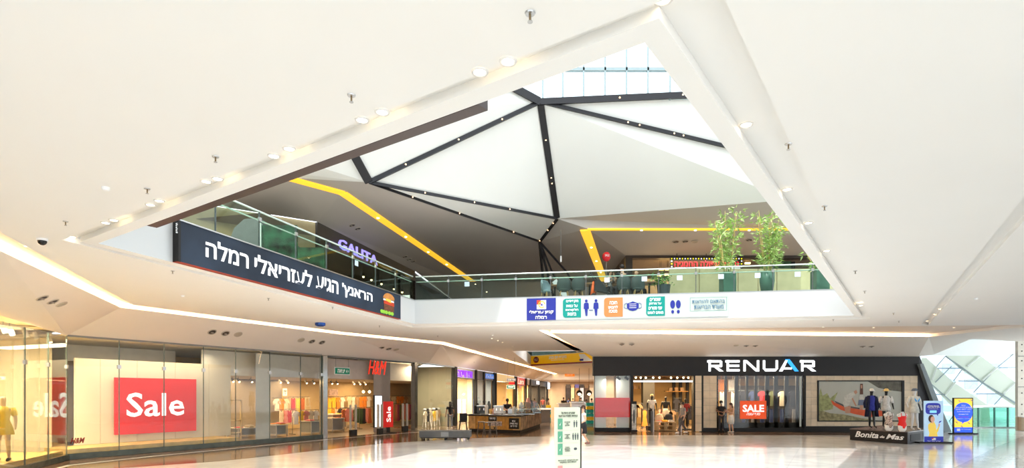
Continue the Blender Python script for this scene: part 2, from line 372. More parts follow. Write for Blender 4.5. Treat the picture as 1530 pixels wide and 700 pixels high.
# clerestory glazing: panes and bars above the sill beam
b = MB()
cl = thing('clerestory_window', 'tall glazed skylight wall above the black roof beam', 'skylight', (N1.x+4, 22, N1.z))
PX = [715, 747, 779, 811, 841, 872, 904, 936, 968, 1001, 1033, 1065, 1100]
ztop = EH+(HY-30)*22/F; zbar = EH+(HY-104)*22/F; zb = N1.z+.1
for i in range(len(PX)-1):
    x0, x1 = Xr(PX[i], 22), Xr(PX[i+1], 22)
    for z0, z1 in ((zb, zbar-.05), (zbar+.05, ztop)):
        MB().box(x0+.02, x1-.02, 22.0, 22.02, z0, z1).build('pane', glass('skylight_glass', (.93, .98, 1), 1.3), cl)
    MB().box(x1-.03, x1+.03, 21.94, 22.06, zb, ztop).build('mullion', M('pale_frame', (.28, .36, .38), .4), cl)
MB().box(Xr(715, 22), Xr(1100, 22), 21.94, 22.08, zbar-.06, zbar+.06).build('crossbar', M('pale_frame'), cl)
b = MB(); b.poly([(-16, 0, 13.7), (26, 0, 13.7), (26, 8, 13.7), (-16, 8, 13.7)]); b.poly([(-16, 0, ZU), (26, 0, ZU), (26, 0, 13.7), (-16, 0, 13.7)]); b.poly([(24.5, 0, ZU), (24.5, 30, ZU), (24.5, 30, 13.7), (24.5, 0, 13.7)]); b.poly([(-16, 0, ZU), (-16, 20, ZU), (-16, 20, 13.7), (-16, 0, 13.7)])
b.build('wall_sky_blocker_upper', UPW, kind='structure', keep=True)  # unseen roof and walls added to keep sky light off the fascia
def beam(a, c, wd, lab, parent=None, lights=()):
    a, c = V(a), V(c); d = (c-a).normalized(); s = d.cross(V((0, 1, 0))).normalized()*wd/2; t = V((0, -.12, -.02))
    b = MB(); b.hexa([a-s, a+s, c+s, c-s, a-s+t, a+s+t, c+s+t, c-s+t]); o = b.build('roof_beam', BEAM, label=lab, cat='beam')
    for f in lights:
        p = a.lerp(c, f)+t; q = MB().ball(p, .032, 8, 4, sy=.5).build('spot_lamp', BULBW, o)
    return o
J = thing
beam(N1, U1, .30, 'short black roof beam running up left from the top joint'); beam(N1, SR, .24, 'black beam under the skylight glazing', lights=(.39, .7))
beam(N1, R1u, .13, 'slim black beam running right and down from the top joint', lights=(.37, .42, .57, .61, .79)); beam(N1, N2, .15, 'long black beam from the top joint down to the left joint', lights=(.24, .5, .8))
beam(N1, N3, .26, 'heavy black beam dropping from the top joint', lights=(.3, .62, .67)); beam(N2, N3, .11, 'upper of two thin black beams running right from the left joint', lights=(.25, .5, .7))
beam(N2, N4, .12, 'lower of two thin black beams running right from the left joint', lights=(.2, .45, .8)); beam(N3, N4, .20, 'very short black beam linking the two lower joints', lights=(.2, .5, .98))
beam(N2, U2, .28, 'short black beam rising from the left joint behind the ceiling edge')
for i, (x, l) in enumerate(((818, 'leftmost'), (836, 'second from left'), (864, 'third from left'), (893, 'rightmost'))):
    q = px(x, 448, 30); q.z = ZU; mid = N4.lerp(q, .35)+V((0 if i < 2 else (-.1 if i == 2 else .25), 0, 0))
    b = MB(); b.tube([N4, mid, q], .065, 4)
    o = b.build('slanted_strut', BEAM, label='%s slanted black steel strut standing on the upper floor' % l, cat='strut')
    for f in (.6, .75): MB().ball(mid.lerp(q, f)+V((0, -.1, 0)), .05, 8, 4).build('spot_lamp', BULBW, o)
def covestrip(pts, wd, lab):
    b = MB()
    for i in range(len(pts)-1):
        a, c = pts[i], pts[i+1]; d = (c-a).normalized(); n = V((-d.y, d.x, 0)).normalized()*wd; t = V((0, 0, -.06))
        b.hexa([a-n+t, a+n+t, c+n+t, c-n+t, a-n, a+n, c+n, c-n])
    o = b.build('cove_light', YLED, label=lab, cat='light strip')
    for i in range(len(pts)-1):
        a, c = pts[i], pts[i+1]; L = (c-a).length
        for k in range(1, int(L/3)+1): MB().ball(a.lerp(c, k/(int(L/3)+1))+V((0, 0, -.07)), .06, 8, 4, sz=.4).build('spot_lamp', BULB, o)
covestrip(Y9[:4], .17, 'yellow glowing ceiling strip running back over the left shops')
covestrip([YR[0], YR[1]], .09, 'yellow glowing ceiling strip running left to right above the bamboo'); covestrip([YR[1]+V((-.1, .1, 0)), YR[2]], .22, 'yellow glowing ceiling strip going back behind the seated people')
# dark long box hung inside the near edge of the void
A, B = V((*FI[0], 0)), V((*FI[1], 0)); d = (B-A).normalized(); n = V((d.y, -d.x, 0))
if n.y < 0: n = -n
def on_ab(x):
    r = (x-CX)/F; t = (r*A.y-A.x)/(d.x-r*d.y); return A+d*t
a, c = on_ab(714), on_ab(219)
b = MB(); t = n*.16
b.hexa([(*p.xy, 5.0) for p in (a+n*.01, c+n*.01, c+t, a+t)]+[(*p.xy, 5.9) for p in (a+n*.01, c+n*.01, c+t, a+t)])
b.build('banner_back', M('banner_casing', (.05, .03, .028), .35, noise=.05), label='dark underside of the long sign hung on the near edge of the opening', cat='sign')
# ================================================================ RAILINGS of the void
def railing(A, B, lab, stickers=(), n=8, h=1.0, inset=.12, d0=.1):
    fr = Fr(A, B); 
    if fr.n.y > 0: fr.n = -fr.n
    r = thing('glass_railing', lab, 'railing', fr.pt(fr.len/2, ZU, -d0))
    for i in range(n):
        a0, a1 = fr.len*i/n+.012, fr.len*(i+1)/n-.012
        MB().fbox(fr, a0, a1, ZU, ZU+h-.03, -d0-.012, -d0+.012).build('glass_panel', GLG, r)
        if i: 
            MB().fbox(fr, a0-.022, a0-.002, ZU, ZU+h, -d0-.02, -d0+.02).build('post', DGREY, r)
            MB().fbox(fr, a0-.06, a0+.03, ZU+h-.26, ZU+h-.16, -d0+.0, -d0+.05).build('bracket', STEEL, r)
    MB().tube([fr.pt(0, ZU+h, -d0), fr.pt(fr.len, ZU+h, -d0)], .026, 8).build('handrail', M('rail_pale', (.75, .85, .8), .2, metal=.4), r)
    MB().tube([fr.pt(0, ZU+h-.2, -d0-.08), fr.pt(fr.len, ZU+h-.2, -d0-.08)], .02, 8).build('lower_rail', M('rail_pale'), r)
    MB().fbox(fr, 0, fr.len, ZU, ZU+.05, -d0-.06, -.0).build('edge_channel', M('rail_grey', (.45, .47, .48), .4, metal=.5), r)
    for k, x in enumerate(stickers):
        a = fr.at(x); MB().fbox(fr, a-.1, a+.1, ZU+h-.45, ZU+h-.27, -d0+.013, -d0+.018).build('notice_sticker', M('pale_blue_sticker', (.60, .76, .88), .5), r)
    return fr
frBD = railing(FI[1], FI[2], 'green glass railing above the long dark banner', (536,), 9)
frDC = railing(FI[2], FI[3], 'green glass railing along the back of the opening', (697, 907, 963, 1016, 1078, 1133, 1193), 12)
# ================================================================ FIGURES
def skinmesh(name, joints, edges, mats, matfn=None, sub=1):
    """joints: list of (x,y,z,r) or (x,y,z,rx,ry); one skinned continuous surface"""
    me = bpy.data.meshes.new(name); me.from_pydata([j[:3] for j in joints], edges, [])
    o = bpy.data.objects.new(name, me); COL.objects.link(o)
    md = o.modifiers.new('s', 'SKIN'); sd = o.modifiers.new('d', 'SUBSURF'); sd.levels = sub; sd.render_levels = sub
    for i, sv in enumerate(me.skin_vertices[0].data):
        j = joints[i]; sv.radius = (j[3], j[4] if len(j) > 4 else j[3]); sv.use_root = (i == 0)
    md.use_smooth_shade = True
    bpy.context.view_layer.update()
    r = bpy.data.meshes.new_from_object(o.evaluated_get(bpy.context.evaluated_depsgraph_get())); bpy.data.objects.remove(o)
    r.name = name; r.materials.clear()
    for m in mats: r.materials.append(m)
    if matfn:
        for p in r.polygons: p.material_index = matfn(p.center)
    q = bpy.data.objects.new(name, r); COL.objects.link(q); return q
STAND = dict(pel=(0, 0, .95), hipL=(-.09, 0, .90), hipR=(.09, 0, .90), kneeL=(-.10, -.02, .50), kneeR=(.10, -.02, .50), ankL=(-.11, .03, .09), ankR=(.11, .03, .09),
             chest=(0, -.01, 1.33), neck=(0, .0, 1.50), head=(0, -.02, 1.66), shL=(-.19, 0, 1.42), shR=(.19, 0, 1.42),
             elL=(-.26, .02, 1.14), elR=(.26, .02, 1.14), haL=(-.27, -.08, .90), haR=(.27, -.08, .90))
def figure(name, label, loc, rz=0, h=1.72, pose={}, skin=SKIN, top=None, bottom=None, hair=None, sleeve=.5, skirt=None, dress=None, shoes=None, cat='person', hat=None,
           hairlong=False, mannequin=False, female=False, group=None, mask=None, headless=False, hands=True):
    P = dict(STAND); P.update(pose); g = {k: V(v) for k, v in P.items()}
    t = thing(name, label, cat, loc, rz, group); s = h/1.75; t.scale = (s, s, s)
    J, E = [], []
    def a(p, r, r2=None, par=None):
        J.append((p.x, p.y, p.z, r, r2 or r)); i = len(J)-1
        if par is not None: E.append((par, i))
        return i
    w = .9 if female else 1
    pel = a(g['pel'], .135, .10); sp = a(g['pel'].lerp(g['chest'], .5), .105*w, .085, pel); ch = a(g['chest'], .145*w, .10, sp)
    nk0 = a(g['chest'].lerp(g['neck'], .75), .07, .06, ch); nk = a(g['neck'], .05, .05, nk0)
    if not headless:
        d = (g['head']-g['neck']).normalized(); h0 = a(g['head']-d*.05, .068, .075, nk); h1 = a(g['head']+d*.04, .076, .088, h0); a(g['head']+d*.085, .05, .06, h1)
    for S in 'LR':
        sx = -1 if S == 'L' else 1
        sh = a(g['sh'+S], .055, .055, ch); el = a(g['el'+S], .042, .042, sh); wr = g['ha'+S]; 
        wi = a(wr, .027, .027, el); fd = (wr-g['el'+S]).normalized(); 
        pm = a(wr+fd*.055, .035, .018, wi)
        if hands:
            side = fd.cross(V((0, -1, 0)));  side = side.normalized() if side.length > .1 else V((1, 0, 0)); palmn = side.cross(fd)
            for k, (o, L) in enumerate(((-.027, .065), (-.009, .078), (.009, .072), (.026, .055))):
                b0 = a(wr+fd*.095+side*o, .0095, None, pm); b1 = a(wr+fd*(.095+L*.55)+side*o*1.1+V((0, -.012, 0)), .0085, None, b0); a(wr+fd*(.095+L*.9)+side*o*1.1+V((0, -.03, 0)), .0075, None, b1)
            tb = a(wr+fd*.045+side*.04*sx*-1+V((0, -.015, 0)), .011, None, pm); a(wr+fd*.085+side*.055*sx*-1+V((0, -.03, 0)), .009, None, tb)
        hp = a(g['hip'+S], .09, .09, pel); kn = a(g['knee'+S], .058, .058, hp); cf = a(g['knee'+S].lerp(g['ank'+S], .35), .054, .054, kn); an = a(g['ank'+S], .036, .036, cf)
        ty = g.get('toe'+S, g['ank'+S]+V((0, -.16, -.055))); a(ty, .036, .026, an)
    body = skinmesh('body', J, E, [skin]); body.parent = t
    if mannequin: pass
    def cloth(nm, js, es, mat): o = skinmesh(nm, js, es, [mat]); o.parent = t; return o
    def q(p, r, r2=None): return (p.x, p.y, p.z, r, r2 or r)
    if top and not dress:
        hem = g['pel']+V((0, 0, -.06)); js = [q(hem, .155, .118), q(g['pel'].lerp(g['chest'], .5), .13*w, .108), q(g['chest'], .165*w, .122), q(g['chest'].lerp(g['neck'], .6), .085, .075)]
        es = [(0, 1), (1, 2), (2, 3)]
        for S in 'LR':
            js.append(q(g['sh'+S], .072)); es.append((2, len(js)-1))
            if sleeve > 0: js.append(q(g['sh'+S].lerp(g['el'+S], min(1, sleeve*1.0)), .062)); es.append((len(js)-2, len(js)-1))
            if sleeve > 1: js.append(q(g['el'+S].lerp(g['ha'+S], sleeve-1), .045)); es.append((len(js)-2, len(js)-1))
        cloth('shirt', js, es, top)
    if bottom:
        js = [q(g['pel']+V((0, 0, .04)), .145, .112)]; es = []
        for S in 'LR':
            js += [q(g['hip'+S], .102), q(g['knee'+S], .075), q(g['ank'+S]+V((0, 0, .03)), .062)]; n = len(js); es += [(0, n-3), (n-3, n-2), (n-2, n-1)]
        cloth('trousers', js, es, bottom)
    if skirt:
        m, zb, fl = skirt; p = g['pel']; b = MB(); b.rings([(p.x, p.y, zb, .17+fl, .14+fl), (p.x, p.y, .80, .175+fl*.4, .145+fl*.4), (p.x, p.y, .93, .165, .135), (p.x, p.y, 1.06, .135, .11)], 14); b.build('skirt', m, t, local=True, smooth=True)
    if dress:
        m, zb, fl = dress; p = g['pel']; c = g['chest']; b = MB()
        b.rings([(p.x, p.y, zb, .17+fl, .14+fl), (p.x, p.y, .90, .172+fl*.5, .145+fl*.5), (p.x, p.y, 1.12, .13, .115), (c.x, c.y, 1.32, .165, .13), (c.x, c.y, 1.42, .15, .10), (0, 0, 1.48, .075, .07)], 14); 
        o = b.build('dress', m, t, local=True, smooth=True)
        if sleeve:
            for S in 'LR':
                e = g['sh'+S].lerp(g['el'+S], min(1, sleeve)); b = MB(); b.tube([g['sh'+S]+V((0, 0, .02)), g['sh'+S].lerp(e, .5), e], [.06, .075, .065], 10); b.build('sleeve', m, t, local=True, smooth=True)
    if hair is not None and not headless:
        hd = g['head']; b = MB(); b.ball(hd+V((0, .022, .035)), .103, 12, 8, sx=.9, sy=1, sz=1.0)
        if hairlong: b.rings([(hd.x, hd.y+.09, hd.z-.27, .06, .03), (hd.x, hd.y+.075, hd.z-.12, .095, .05), (hd.x, hd.y+.05, hd.z+.03, .095, .07)], 12)
        b.build('hair', hair, t, local=True, smooth=True)
    if not headless and not mannequin:
        hd = g['head']; b = MB()
        b.add([hd+V(p) for p in ((-.014, -.082, -.015), (.014, -.082, -.015), (0, -.112, -.012), (0, -.086, .03))], [(0, 1, 2), (0, 2, 3), (1, 3, 2)]); b.build('nose', skin, body, local=True)
        for sx in (-1, 1):
            MB().ball(hd+V((sx*.03, -.083, .02)), .010, 8, 4, sy=.5).build('eye', INKD, body, local=True); MB().ball(hd+V((sx*.078, .0, .0)), .022, 8, 4, sx=.4).build('ear', skin, body, local=True)
        MB().ball(hd+V((0, -.084, -.045)), .018, 8, 4, sz=.3, sy=.4).build('mouth', M('lips', (.45, .12, .10), .5), body, local=True)
        if mask: MB().ball(hd+V((0, -.06, -.04)), .052, 10, 6, sy=.75).build('face_mask', mask, t, local=True, smooth=True)
    if shoes:
        for S in 'LR':
            an = g['ank'+S]; ty = g.get('toe'+S, an+V((0, -.16, -.055))); b = MB(); b.tube([an+V((0, .035, -.035)), an.lerp(ty, .5)+V((0, 0, -.01)), ty+V((0, -.02, 0))], [.05, .048, .035], 8); b.build('shoe', shoes, t, local=True, smooth=True)
    if hat:
        m, br = hat; hd = g['head']; b = MB(); b.rings([(hd.x, hd.y, hd.z+.02, .11+br, .115+br), (hd.x, hd.y, hd.z+.045, .105, .11), (hd.x, hd.y, hd.z+.10, .10, .105), (hd.x, hd.y, hd.z+.14, .05, .06)], 14)
        b.build('hat', m, t, local=True, smooth=True)
    return t

# ================================================================ GARMENTS and shop pieces
GC = {}
def gm(c, nm): return M('cloth_'+nm, c, .8, noise=.12, scale=12)
GARC = [('white', (.80, .76, .70)), ('orange', (.85, .28, .05)), ('yellow', (.88, .55, .06)), ('red', (.55, .04, .05)), ('pink', (.70, .25, .22)), ('black', (.03, .03, .04)),
        ('cream', (.72, .62, .45)), ('grey', (.30, .29, .28)), ('rust', (.45, .13, .06)), ('navy', (.05, .07, .16)), ('olive', (.13, .15, .08)), ('purple', (.30, .06, .16)), ('dark green', (.05, .09, .05)), ('tan', (.50, .32, .18))]
GCD = dict(GARC)
def garment(kind, colour, fr, a, ztop, d, wd=.42, ln=.62, where='', group='', side=False, hanger=True):
    """one hanging garment facing the hall"""
    nm = {'shirt': 'shirt', 'dress': 'dress', 'trousers': 'trousers', 'top': 'sleeveless_blouse'}[kind]
    o = thing(nm, where, 'clothes', fr.pt(a, ztop-ln-.08, d), 0, group)
    P = fr.pt; m = gm(GCD[colour], colour.replace(' ', '_')); b = MB(); t = .06
    h = wd/2
    if side: h = .05; t = .4
    if kind == 'shirt': sil = [(-h*.75, -ln), (h*.75, -ln), (h*.7, -.2), (h*1.25, -.30), (h*1.4, -.17), (h*.75, 0), (h*.25, .03), (-h*.25, .03), (-h*.75, 0), (-h*1.4, -.17), (-h*1.25, -.30), (-h*.7, -.2)]
    elif kind == 'dress': sil = [(-h*1.1, -ln), (0, -ln-.04), (h*1.1, -ln), (h*.55, -ln*.42), (h*.75, -.08), (h*.35, 0), (-h*.35, 0), (-h*.75, -.08), (-h*.55, -ln*.42)]
    elif kind == 'trousers': sil = [(-h*.8, -ln), (-h*.1, -ln), (0, -ln*.3), (h*.1, -ln), (h*.8, -ln), (h*.7, 0), (-h*.7, 0)]
    else: sil = [(-h*.7, -ln), (h*.7, -ln), (h*.65, -.15), (h*.6, 0), (h*.35, .0), (h*.2, -.08), (-h*.2, -.08), (-h*.35, 0), (-h*.6, 0), (-h*.65, -.15)]
    jit = random.uniform(.92, 1.06); sil = [(x, y*jit) for x, y in sil]
    if kind in ('shirt', 'dress', 'top', 'trousers'):
        k = len(sil)
        b.prism([P(a+x, ztop+y, d+t/2) for x, y in sil], -fr.n*t)
    b.build('fabric', m, o)
    if hanger: MB().tube([P(a-h*.5, ztop, d), P(a, ztop+.07, d), P(a+h*.5, ztop, d)], .008, 4).build('hanger', BLACK, o)
    return o
def rack(fr, a0, a1, z, d, lab, legs=True, cat='clothes rack', group=None, up=0):
    o = thing('clothes_rail', lab, cat, fr.pt((a0+a1)/2, 0.0 if legs else z, d), group=group)
    MB().tube([fr.pt(a0, z, d), fr.pt(a1, z, d)], .015, 6).build('rail', DGREY, o)
    if legs:
        for a in (a0, a1): MB().tube([fr.pt(a, 0.01, d), fr.pt(a, z, d)], .015, 6).build('leg', DGREY, o); MB().fbox(fr, a-.02, a+.02, 0.01, .04, d-.25, d+.25).build('foot', DGREY, o)
    else:
        for a in (a0+.1, a1-.1): MB().tube([fr.pt(a, z, d), fr.pt(a, z, d-.3)], .012, 6).build('bracket', DGREY, o)
    if up:
        for a in (a0+.05, (a0+a1)/2, a1-.05): MB().tube([fr.pt(a, z, d), fr.pt(a, up, d)], .01, 4).build('rod', DGREY, o)
    return o
def hang_row(fr, a0, a1, z, d, kinds, cols, where, group, step=.38, ln=.6, wd=.42):
    step *= .74; wd *= .9
    n = int((a1-a0)/step); ords = ['first', 'second', 'third', 'fourth', 'fifth', 'sixth', 'seventh', 'eighth', 'ninth', 'tenth', 'eleventh', 'twelfth', 'thirteenth', 'fourteenth', 'fifteenth', 'sixteenth']
    cnt = {}
    for i in range(n):
        c = cols[i % len(cols)] if isinstance(cols, list) else random.choice(GARC)[0]; k = random.choice(kinds); cnt[(c, k)] = cnt.get((c, k), 0)+1
        garment(k, c, fr, a0+step*(i+.5), z-.075, d, wd, ln, '%s %s, %s from left on %s' % (c, k, ords[i] if i < 16 else 'number %d' % (i+1), where), group)
def folded_pile(fr, a, z, d, cols, lab, group):
    b = MB(); o = None; ms = []
    for i, c in enumerate(cols): ms.append(gm(GCD[c], c.replace(' ', '_'))); b.fbox(fr, a-.14, a+.14, z+i*.035, z+i*.035+.03, d-.18, d+.18, i)
    return b.build('folded_clothes_pile', ms, label=lab, cat='clothes', group=group)
def table(fr, a0, a1, d0, d1, h, lab, mat=None, cat='table', shelf=True):
    o = thing('display_table', lab, cat, fr.pt((a0+a1)/2, .004, (d0+d1)/2))
    mat = mat or M('pale_table', (.50, .47, .42), .5)
    MB().fbox(fr, a0, a1, h-.05, h, d0, d1).build('table_top', mat, o)
    if shelf: MB().fbox(fr, a0+.04, a1-.04, .12, .16, d0+.04, d1-.04).build('shelf', mat, o); MB().fbox(fr, a0+.05, a1-.05, .16, h-.05, d0+.05, d1-.12).build('drawer_block', M('grey_block', (.28, .28, .27), .6), o)
    for a in (a0+.02, a1-.06):
        for d in (d0+.02, d1-.06): MB().fbox(fr, a, a+.04, .008, h-.05, d, d+.04).build('leg', mat, o)
    return o
def spots(fr, lst, z, d, lab, power=0):
    for k, a in enumerate(lst):
        o = thing('track_spotlight', lab % k if '%' in lab else lab, 'spotlight', fr.pt(a, z-.25, d), group='track spotlights in the shops')
        MB().tube([fr.pt(a, z, d), fr.pt(a, z-.12, d)], .012, 6).build('stem', DGREY, o)
        MB().tube([fr.pt(a, z-.10, d-.06), fr.pt(a, z-.24, d+.08)], .05, 8).build('lamp_body', MGREY, o)
        MB().tube([fr.pt(a, z-.245, d+.085), fr.pt(a, z-.25, d+.09)], .045, 8).build('bulb', BULB, o)
# ================================================================ LEFT: BIG CLOTHES SHOP
BEIGE = M('beige_panel', (.66, .58, .45), .6, noise=.03, scale=1)
INW = M('shop_cream_wall', (.60, .46, .27), .6, noise=.03)
INT = M('shop_taupe_wall', (.27, .235, .20), .6, noise=.05)
INF = M('shop_floor', (.13, .10, .075), .3, noise=.08, scale=2)
GOLDW = M('pale_wood_plinth', (.62, .42, .16), .5, noise=.12, scale=5)
GPLAS = M('green_grey_glass_edge', (.11, .14, .12), .3, noise=.1)
f0 = HMf; at = HMf.at
BACK = -8.2
b = MB(); e0, e1 = -3.0, 27.3
b.add([HMf.pt(e0, 0, BACK), HMf.pt(e1, 0, BACK), HMf.pt(e1, 4.2, BACK), HMf.pt(e0, 4.2, BACK)], [(0, 1, 2, 3)]); b.build('wall_shop_back', INW, kind='structure', keep=True)
b = MB(); b.poly([HMf.pt(-1, .008, 0), HMf.pt(at(640), .008, -.05), HMf.pt(at(640), .008, -3.3), HMf.pt(22, .008, -4.3), HMf.pt(e1, .008, -6), HMf.pt(e1, .008, BACK), HMf.pt(-6, .008, BACK)]); b.build('floor_shop', INF, kind='structure', keep=True)
b = MB(); b.poly([HMf.pt(at(338), 3.0, -1.7), HMf.pt(at(622, d=-1.7), 3.0, -1.7), HMf.pt(at(622, d=BACK), 3.0, BACK), HMf.pt(at(338), 3.0, BACK)]); b.build('ceiling_shop', M('shop_ceiling', (.60, .55, .48), .7), kind='structure', keep=True)
b = MB(); b.poly([HMf.pt(-.2, 4.12, -.03), HMf.pt(at(640), 4.12, -.03), HMf.pt(at(640)+6, 4.12, -6), HMf.pt(27, 4.12, -9), HMf.pt(-4, 4.12, -9)]); b.build('ceiling_shop_window', M('window_ceiling', (.55, .52, .45), .7), kind='structure', keep=True)
b = MB(); b.fbox(HMf, at(338), at(622, d=-1.7), 3.0, 4.07, -1.75, -1.65); b.fbox(HMf, -.5, at(338), 3.45, 4.07, -3.75, -3.65); b.build('wall_shop_header', M('header_plaster', (.66, .62, .55), .6), kind='structure', keep=True)
b = MB(); b.fbox(HMf, at(338), at(338)+.15, 0.01, 3.0, BACK, -2.0); b.build('wall_shop_side', INT, kind='structure', keep=True)
b = MB(); 
for q_, r_ in (((at(622), -.2), (at(622, d=-1.7), -1.7)), ((at(622, d=-1.7), -1.7), (at(622, d=BACK), BACK))): b.poly([HMf.pt(q_[0], .01, q_[1]), HMf.pt(r_[0], .01, r_[1]), HMf.pt(r_[0], 4.1, r_[1]), HMf.pt(q_[0], 4.1, q_[1])])
b.build('wall_shop_end', INT, kind='structure', keep=True)
b = MB(); b.fbox(HMf, at(342, d=-6.6), at(421, d=-6.6), .01, 3.0, -6.7, -6.6); b.build('wall_fitting_room', INT, kind='structure', keep=True)
for s_ in (.36, .62, .88):
    p = HMf.pt(20*s_+.5, 2.95, -4.6-s_*.6); area(p, 2.4, 270, (1, .66, .32), sy=7)
area(HMf.pt(3.5, 3.9, -.9), 1.0, 80, (1, .84, .6), sy=5, rot=(0, 0, math.atan2(HMf.u.y, HMf.u.x)+math.pi/2))
area(LPf.pt(11.4, 4.1, -1.4), 2.0, 700, (1, .84, .5))
b = MB(); a_ = LPf.pt(LPf.len+1.6, 0, -3.5); c_ = HMf.pt(.25, 0, -1.7); b.poly([V((a_.x, a_.y, .0)), V((c_.x, c_.y, 0)), V((c_.x, c_.y, 4.3)), V((a_.x, a_.y, 4.3))]); b.poly([V((-20, 10, 4.28)), V((P1.x, P1.y, 4.28)), V((c_.x, c_.y, 4.28)), V((a_.x, a_.y, 4.28))]); b.build('wall_window_side', BEIGE, kind='structure', keep=True)
# window display: plinth, back panel, red banner
pl = MB(); pl.fbox(HMf, .05, at(360), .01, .33, -1.75, -.12); pl.build('window_plinth', GOLDW, label='low wooden plinth behind the glass under the large red banner', cat='plinth')
pp = thing('display_backdrop', 'beige panel wall standing behind the large red banner', 'wall panel', HMf.pt(3, .34, -1.6))
xs = [at(112, d=-1.6), at(150, d=-1.6), at(205, d=-1.6), at(262, d=-1.6), at(312, d=-1.6), at(345, d=-1.6)]
for i in range(5): MB().fbox(HMf, xs[i]+.006, xs[i+1]-.006, .34, 3.45, -1.7, -1.6).build('panel', BEIGE, pp)
a0, z1 = at(171, 564.5, -1.5); a1, z0 = at(293, 644, -1.5); _, z0b = at(171, 648, -1.5)
sg = thing('sale_banner', 'large red banner with white Sale lettering in the left shop window', 'banner', HMf.pt((a0+a1)/2, z0, -1.5))
MB().fbox(HMf, a0, a1, z0, z1, -1.54, -1.48).build('cloth', RED, sg)
ca, cz = at(234, 605, -1.47); w_ = at(277, d=-1.47)-at(191, d=-1.47)
text('Sale', LETW, HMf.pt(ca, cz, -1.475), HMf.u, w_, .93, sg, bold=.012)
# glass panes of the main front
GLASSZ = 4.05
gf = thing('shop_glazing', 'frameless glass front of the clothes shop with steel patch fittings', 'shop window', HMf.pt(4, .04, 0))
J = [.02]+[at(x) for x in (178, 245, 304, 352, 403, 449, 480)]
for i in range(len(J)-1):
    MB().fbox(HMf, J[i]+.01, J[i+1]-.01, .04, GLASSZ, -.012, .012).build('glass_pane', GL, gf)
    MB().fbox(HMf, J[i+1]-.008, J[i+1]+.008, .04, GLASSZ, -.02, .02).build('joint', GPLAS, gf)
    MB().fbox(HMf, J[i+1]-.06, J[i+1]+.06, 3.05, 3.19, -.04, .04).build('fitting', STEEL, gf)
MB().fbox(HMf, 0, at(480), GLASSZ, GLASSZ+.06, -.05, .05).build('head_channel', MGREY, gf)
MB().fbox(HMf, 0, at(480), .012, .04, -.05, .05).build('sill_channel', STEEL, gf)
b = MB(); b.fbox(HMf, 0.0, at(480), .01, .20, .03, .12); b.build('baseboard_shop', M('dark_green_stone', (.07, .085, .07), .25, noise=.2), kind='structure', keep=True)
gl2 = thing('shop_glazing', 'angled glass pane front at the far left with the yellow dress behind', 'shop window', LPf.pt(8, .04, 0))
J = [0, LPf.len*.55, LPf.at(37), LPf.at(72), LPf.len-.03]
J = sorted(set([0, LPf.len*.45]+[j for j in J[2:]]))
for i in range(len(J)-1):
    MB().fbox(LPf, J[i]+.01, J[i+1]-.01, .04, 4.05, -.012, .012).build('glass_pane', GLR, gl2)
    MB().fbox(LPf, J[i+1]-.008, J[i+1]+.008, .04, 4.05, -.02, .02).build('joint', GPLAS, gl2)
    MB().fbox(LPf, J[i+1]-.06, J[i+1]+.06, 3.0, 3.12, -.04, .04).build('fitting', STEEL, gl2)
b = MB(); b.fbox(LPf, 0, LPf.len, .01, .18, .03, .10); b.build('baseboard_shop_angled', M('dark_green_stone'), kind='structure', keep=True)
b = MB(); b.fbox(LPf, -2, LPf.len, .01, .30, -3.4, -.1); b.build('window_plinth', GOLDW, label='pale wooden window floor under the yellow dressed mannequin', cat='plinth')
b = MB(); b.fbox(LPf, -2, LPf.len+1.5, .0, 4.4, -3.6, -3.5); b.fbox(LPf, -2, LPf.len, 4.3, 4.4, -3.5, 0); b.build('wall_window_back', BEIGE, kind='structure', keep=True)
# small shop logo on the glass
la, lz = at(116, 659, .02); text('H&M', M('logo_dark_red', (.25, .02, .02), .5), HMf.pt(la, lz, .02), HMf.u, .42, .19, gf, shear=.35, bold=.03)
# yellow dressed mannequin
MANW = M('mannequin_skin', (.62, .46, .30), .5, noise=.03)
a_, z_ = LPf.at(8, 690, -1.0)
pm = LPf.pt(a_, .30, -.9); pm = V((px(5, 690, 15.9).x, 15.9, .30))
figure('mannequin', 'mannequin in a yellow puff-sleeved dress and black sandals at the far left', pm, .5, 1.80, skin=MANW, dress=(M('yellow_dress', (.85, .62, .07), .8), .72, .07), sleeve=.7, shoes=BLACK, cat='mannequin', mannequin=True, female=True, hands=False)
for k, x in enumerate((4, 14, 36, 51, 71)):
    o = thing('ceiling_spotlight', ['white', 'white', 'grey', 'grey', 'glowing'][k]+' ceiling spotlight behind the far left glass, '+['first', 'second', 'third', 'fourth', 'last'][k]+' from the left', 'spotlight', LPf.pt(LPf.at(x, d=-1), 4.0, -1))
    a_ = LPf.at(x, d=-1); MB().tube([LPf.pt(a_, 4.3, -1), LPf.pt(a_, 4.15, -1)], .02, 6).build('stem', MGREY, o); MB().tube([LPf.pt(a_, 4.18, -1), LPf.pt(a_, 3.95, -.92)], .07, 10).build('lamp_body', M('lamp_white', (.7, .68, .62), .4), o)
    if k in (1, 4): MB().tube([LPf.pt(a_, 3.945, -.918), LPf.pt(a_, 3.93, -.913)], .06, 10).build('bulb', BULB, o)
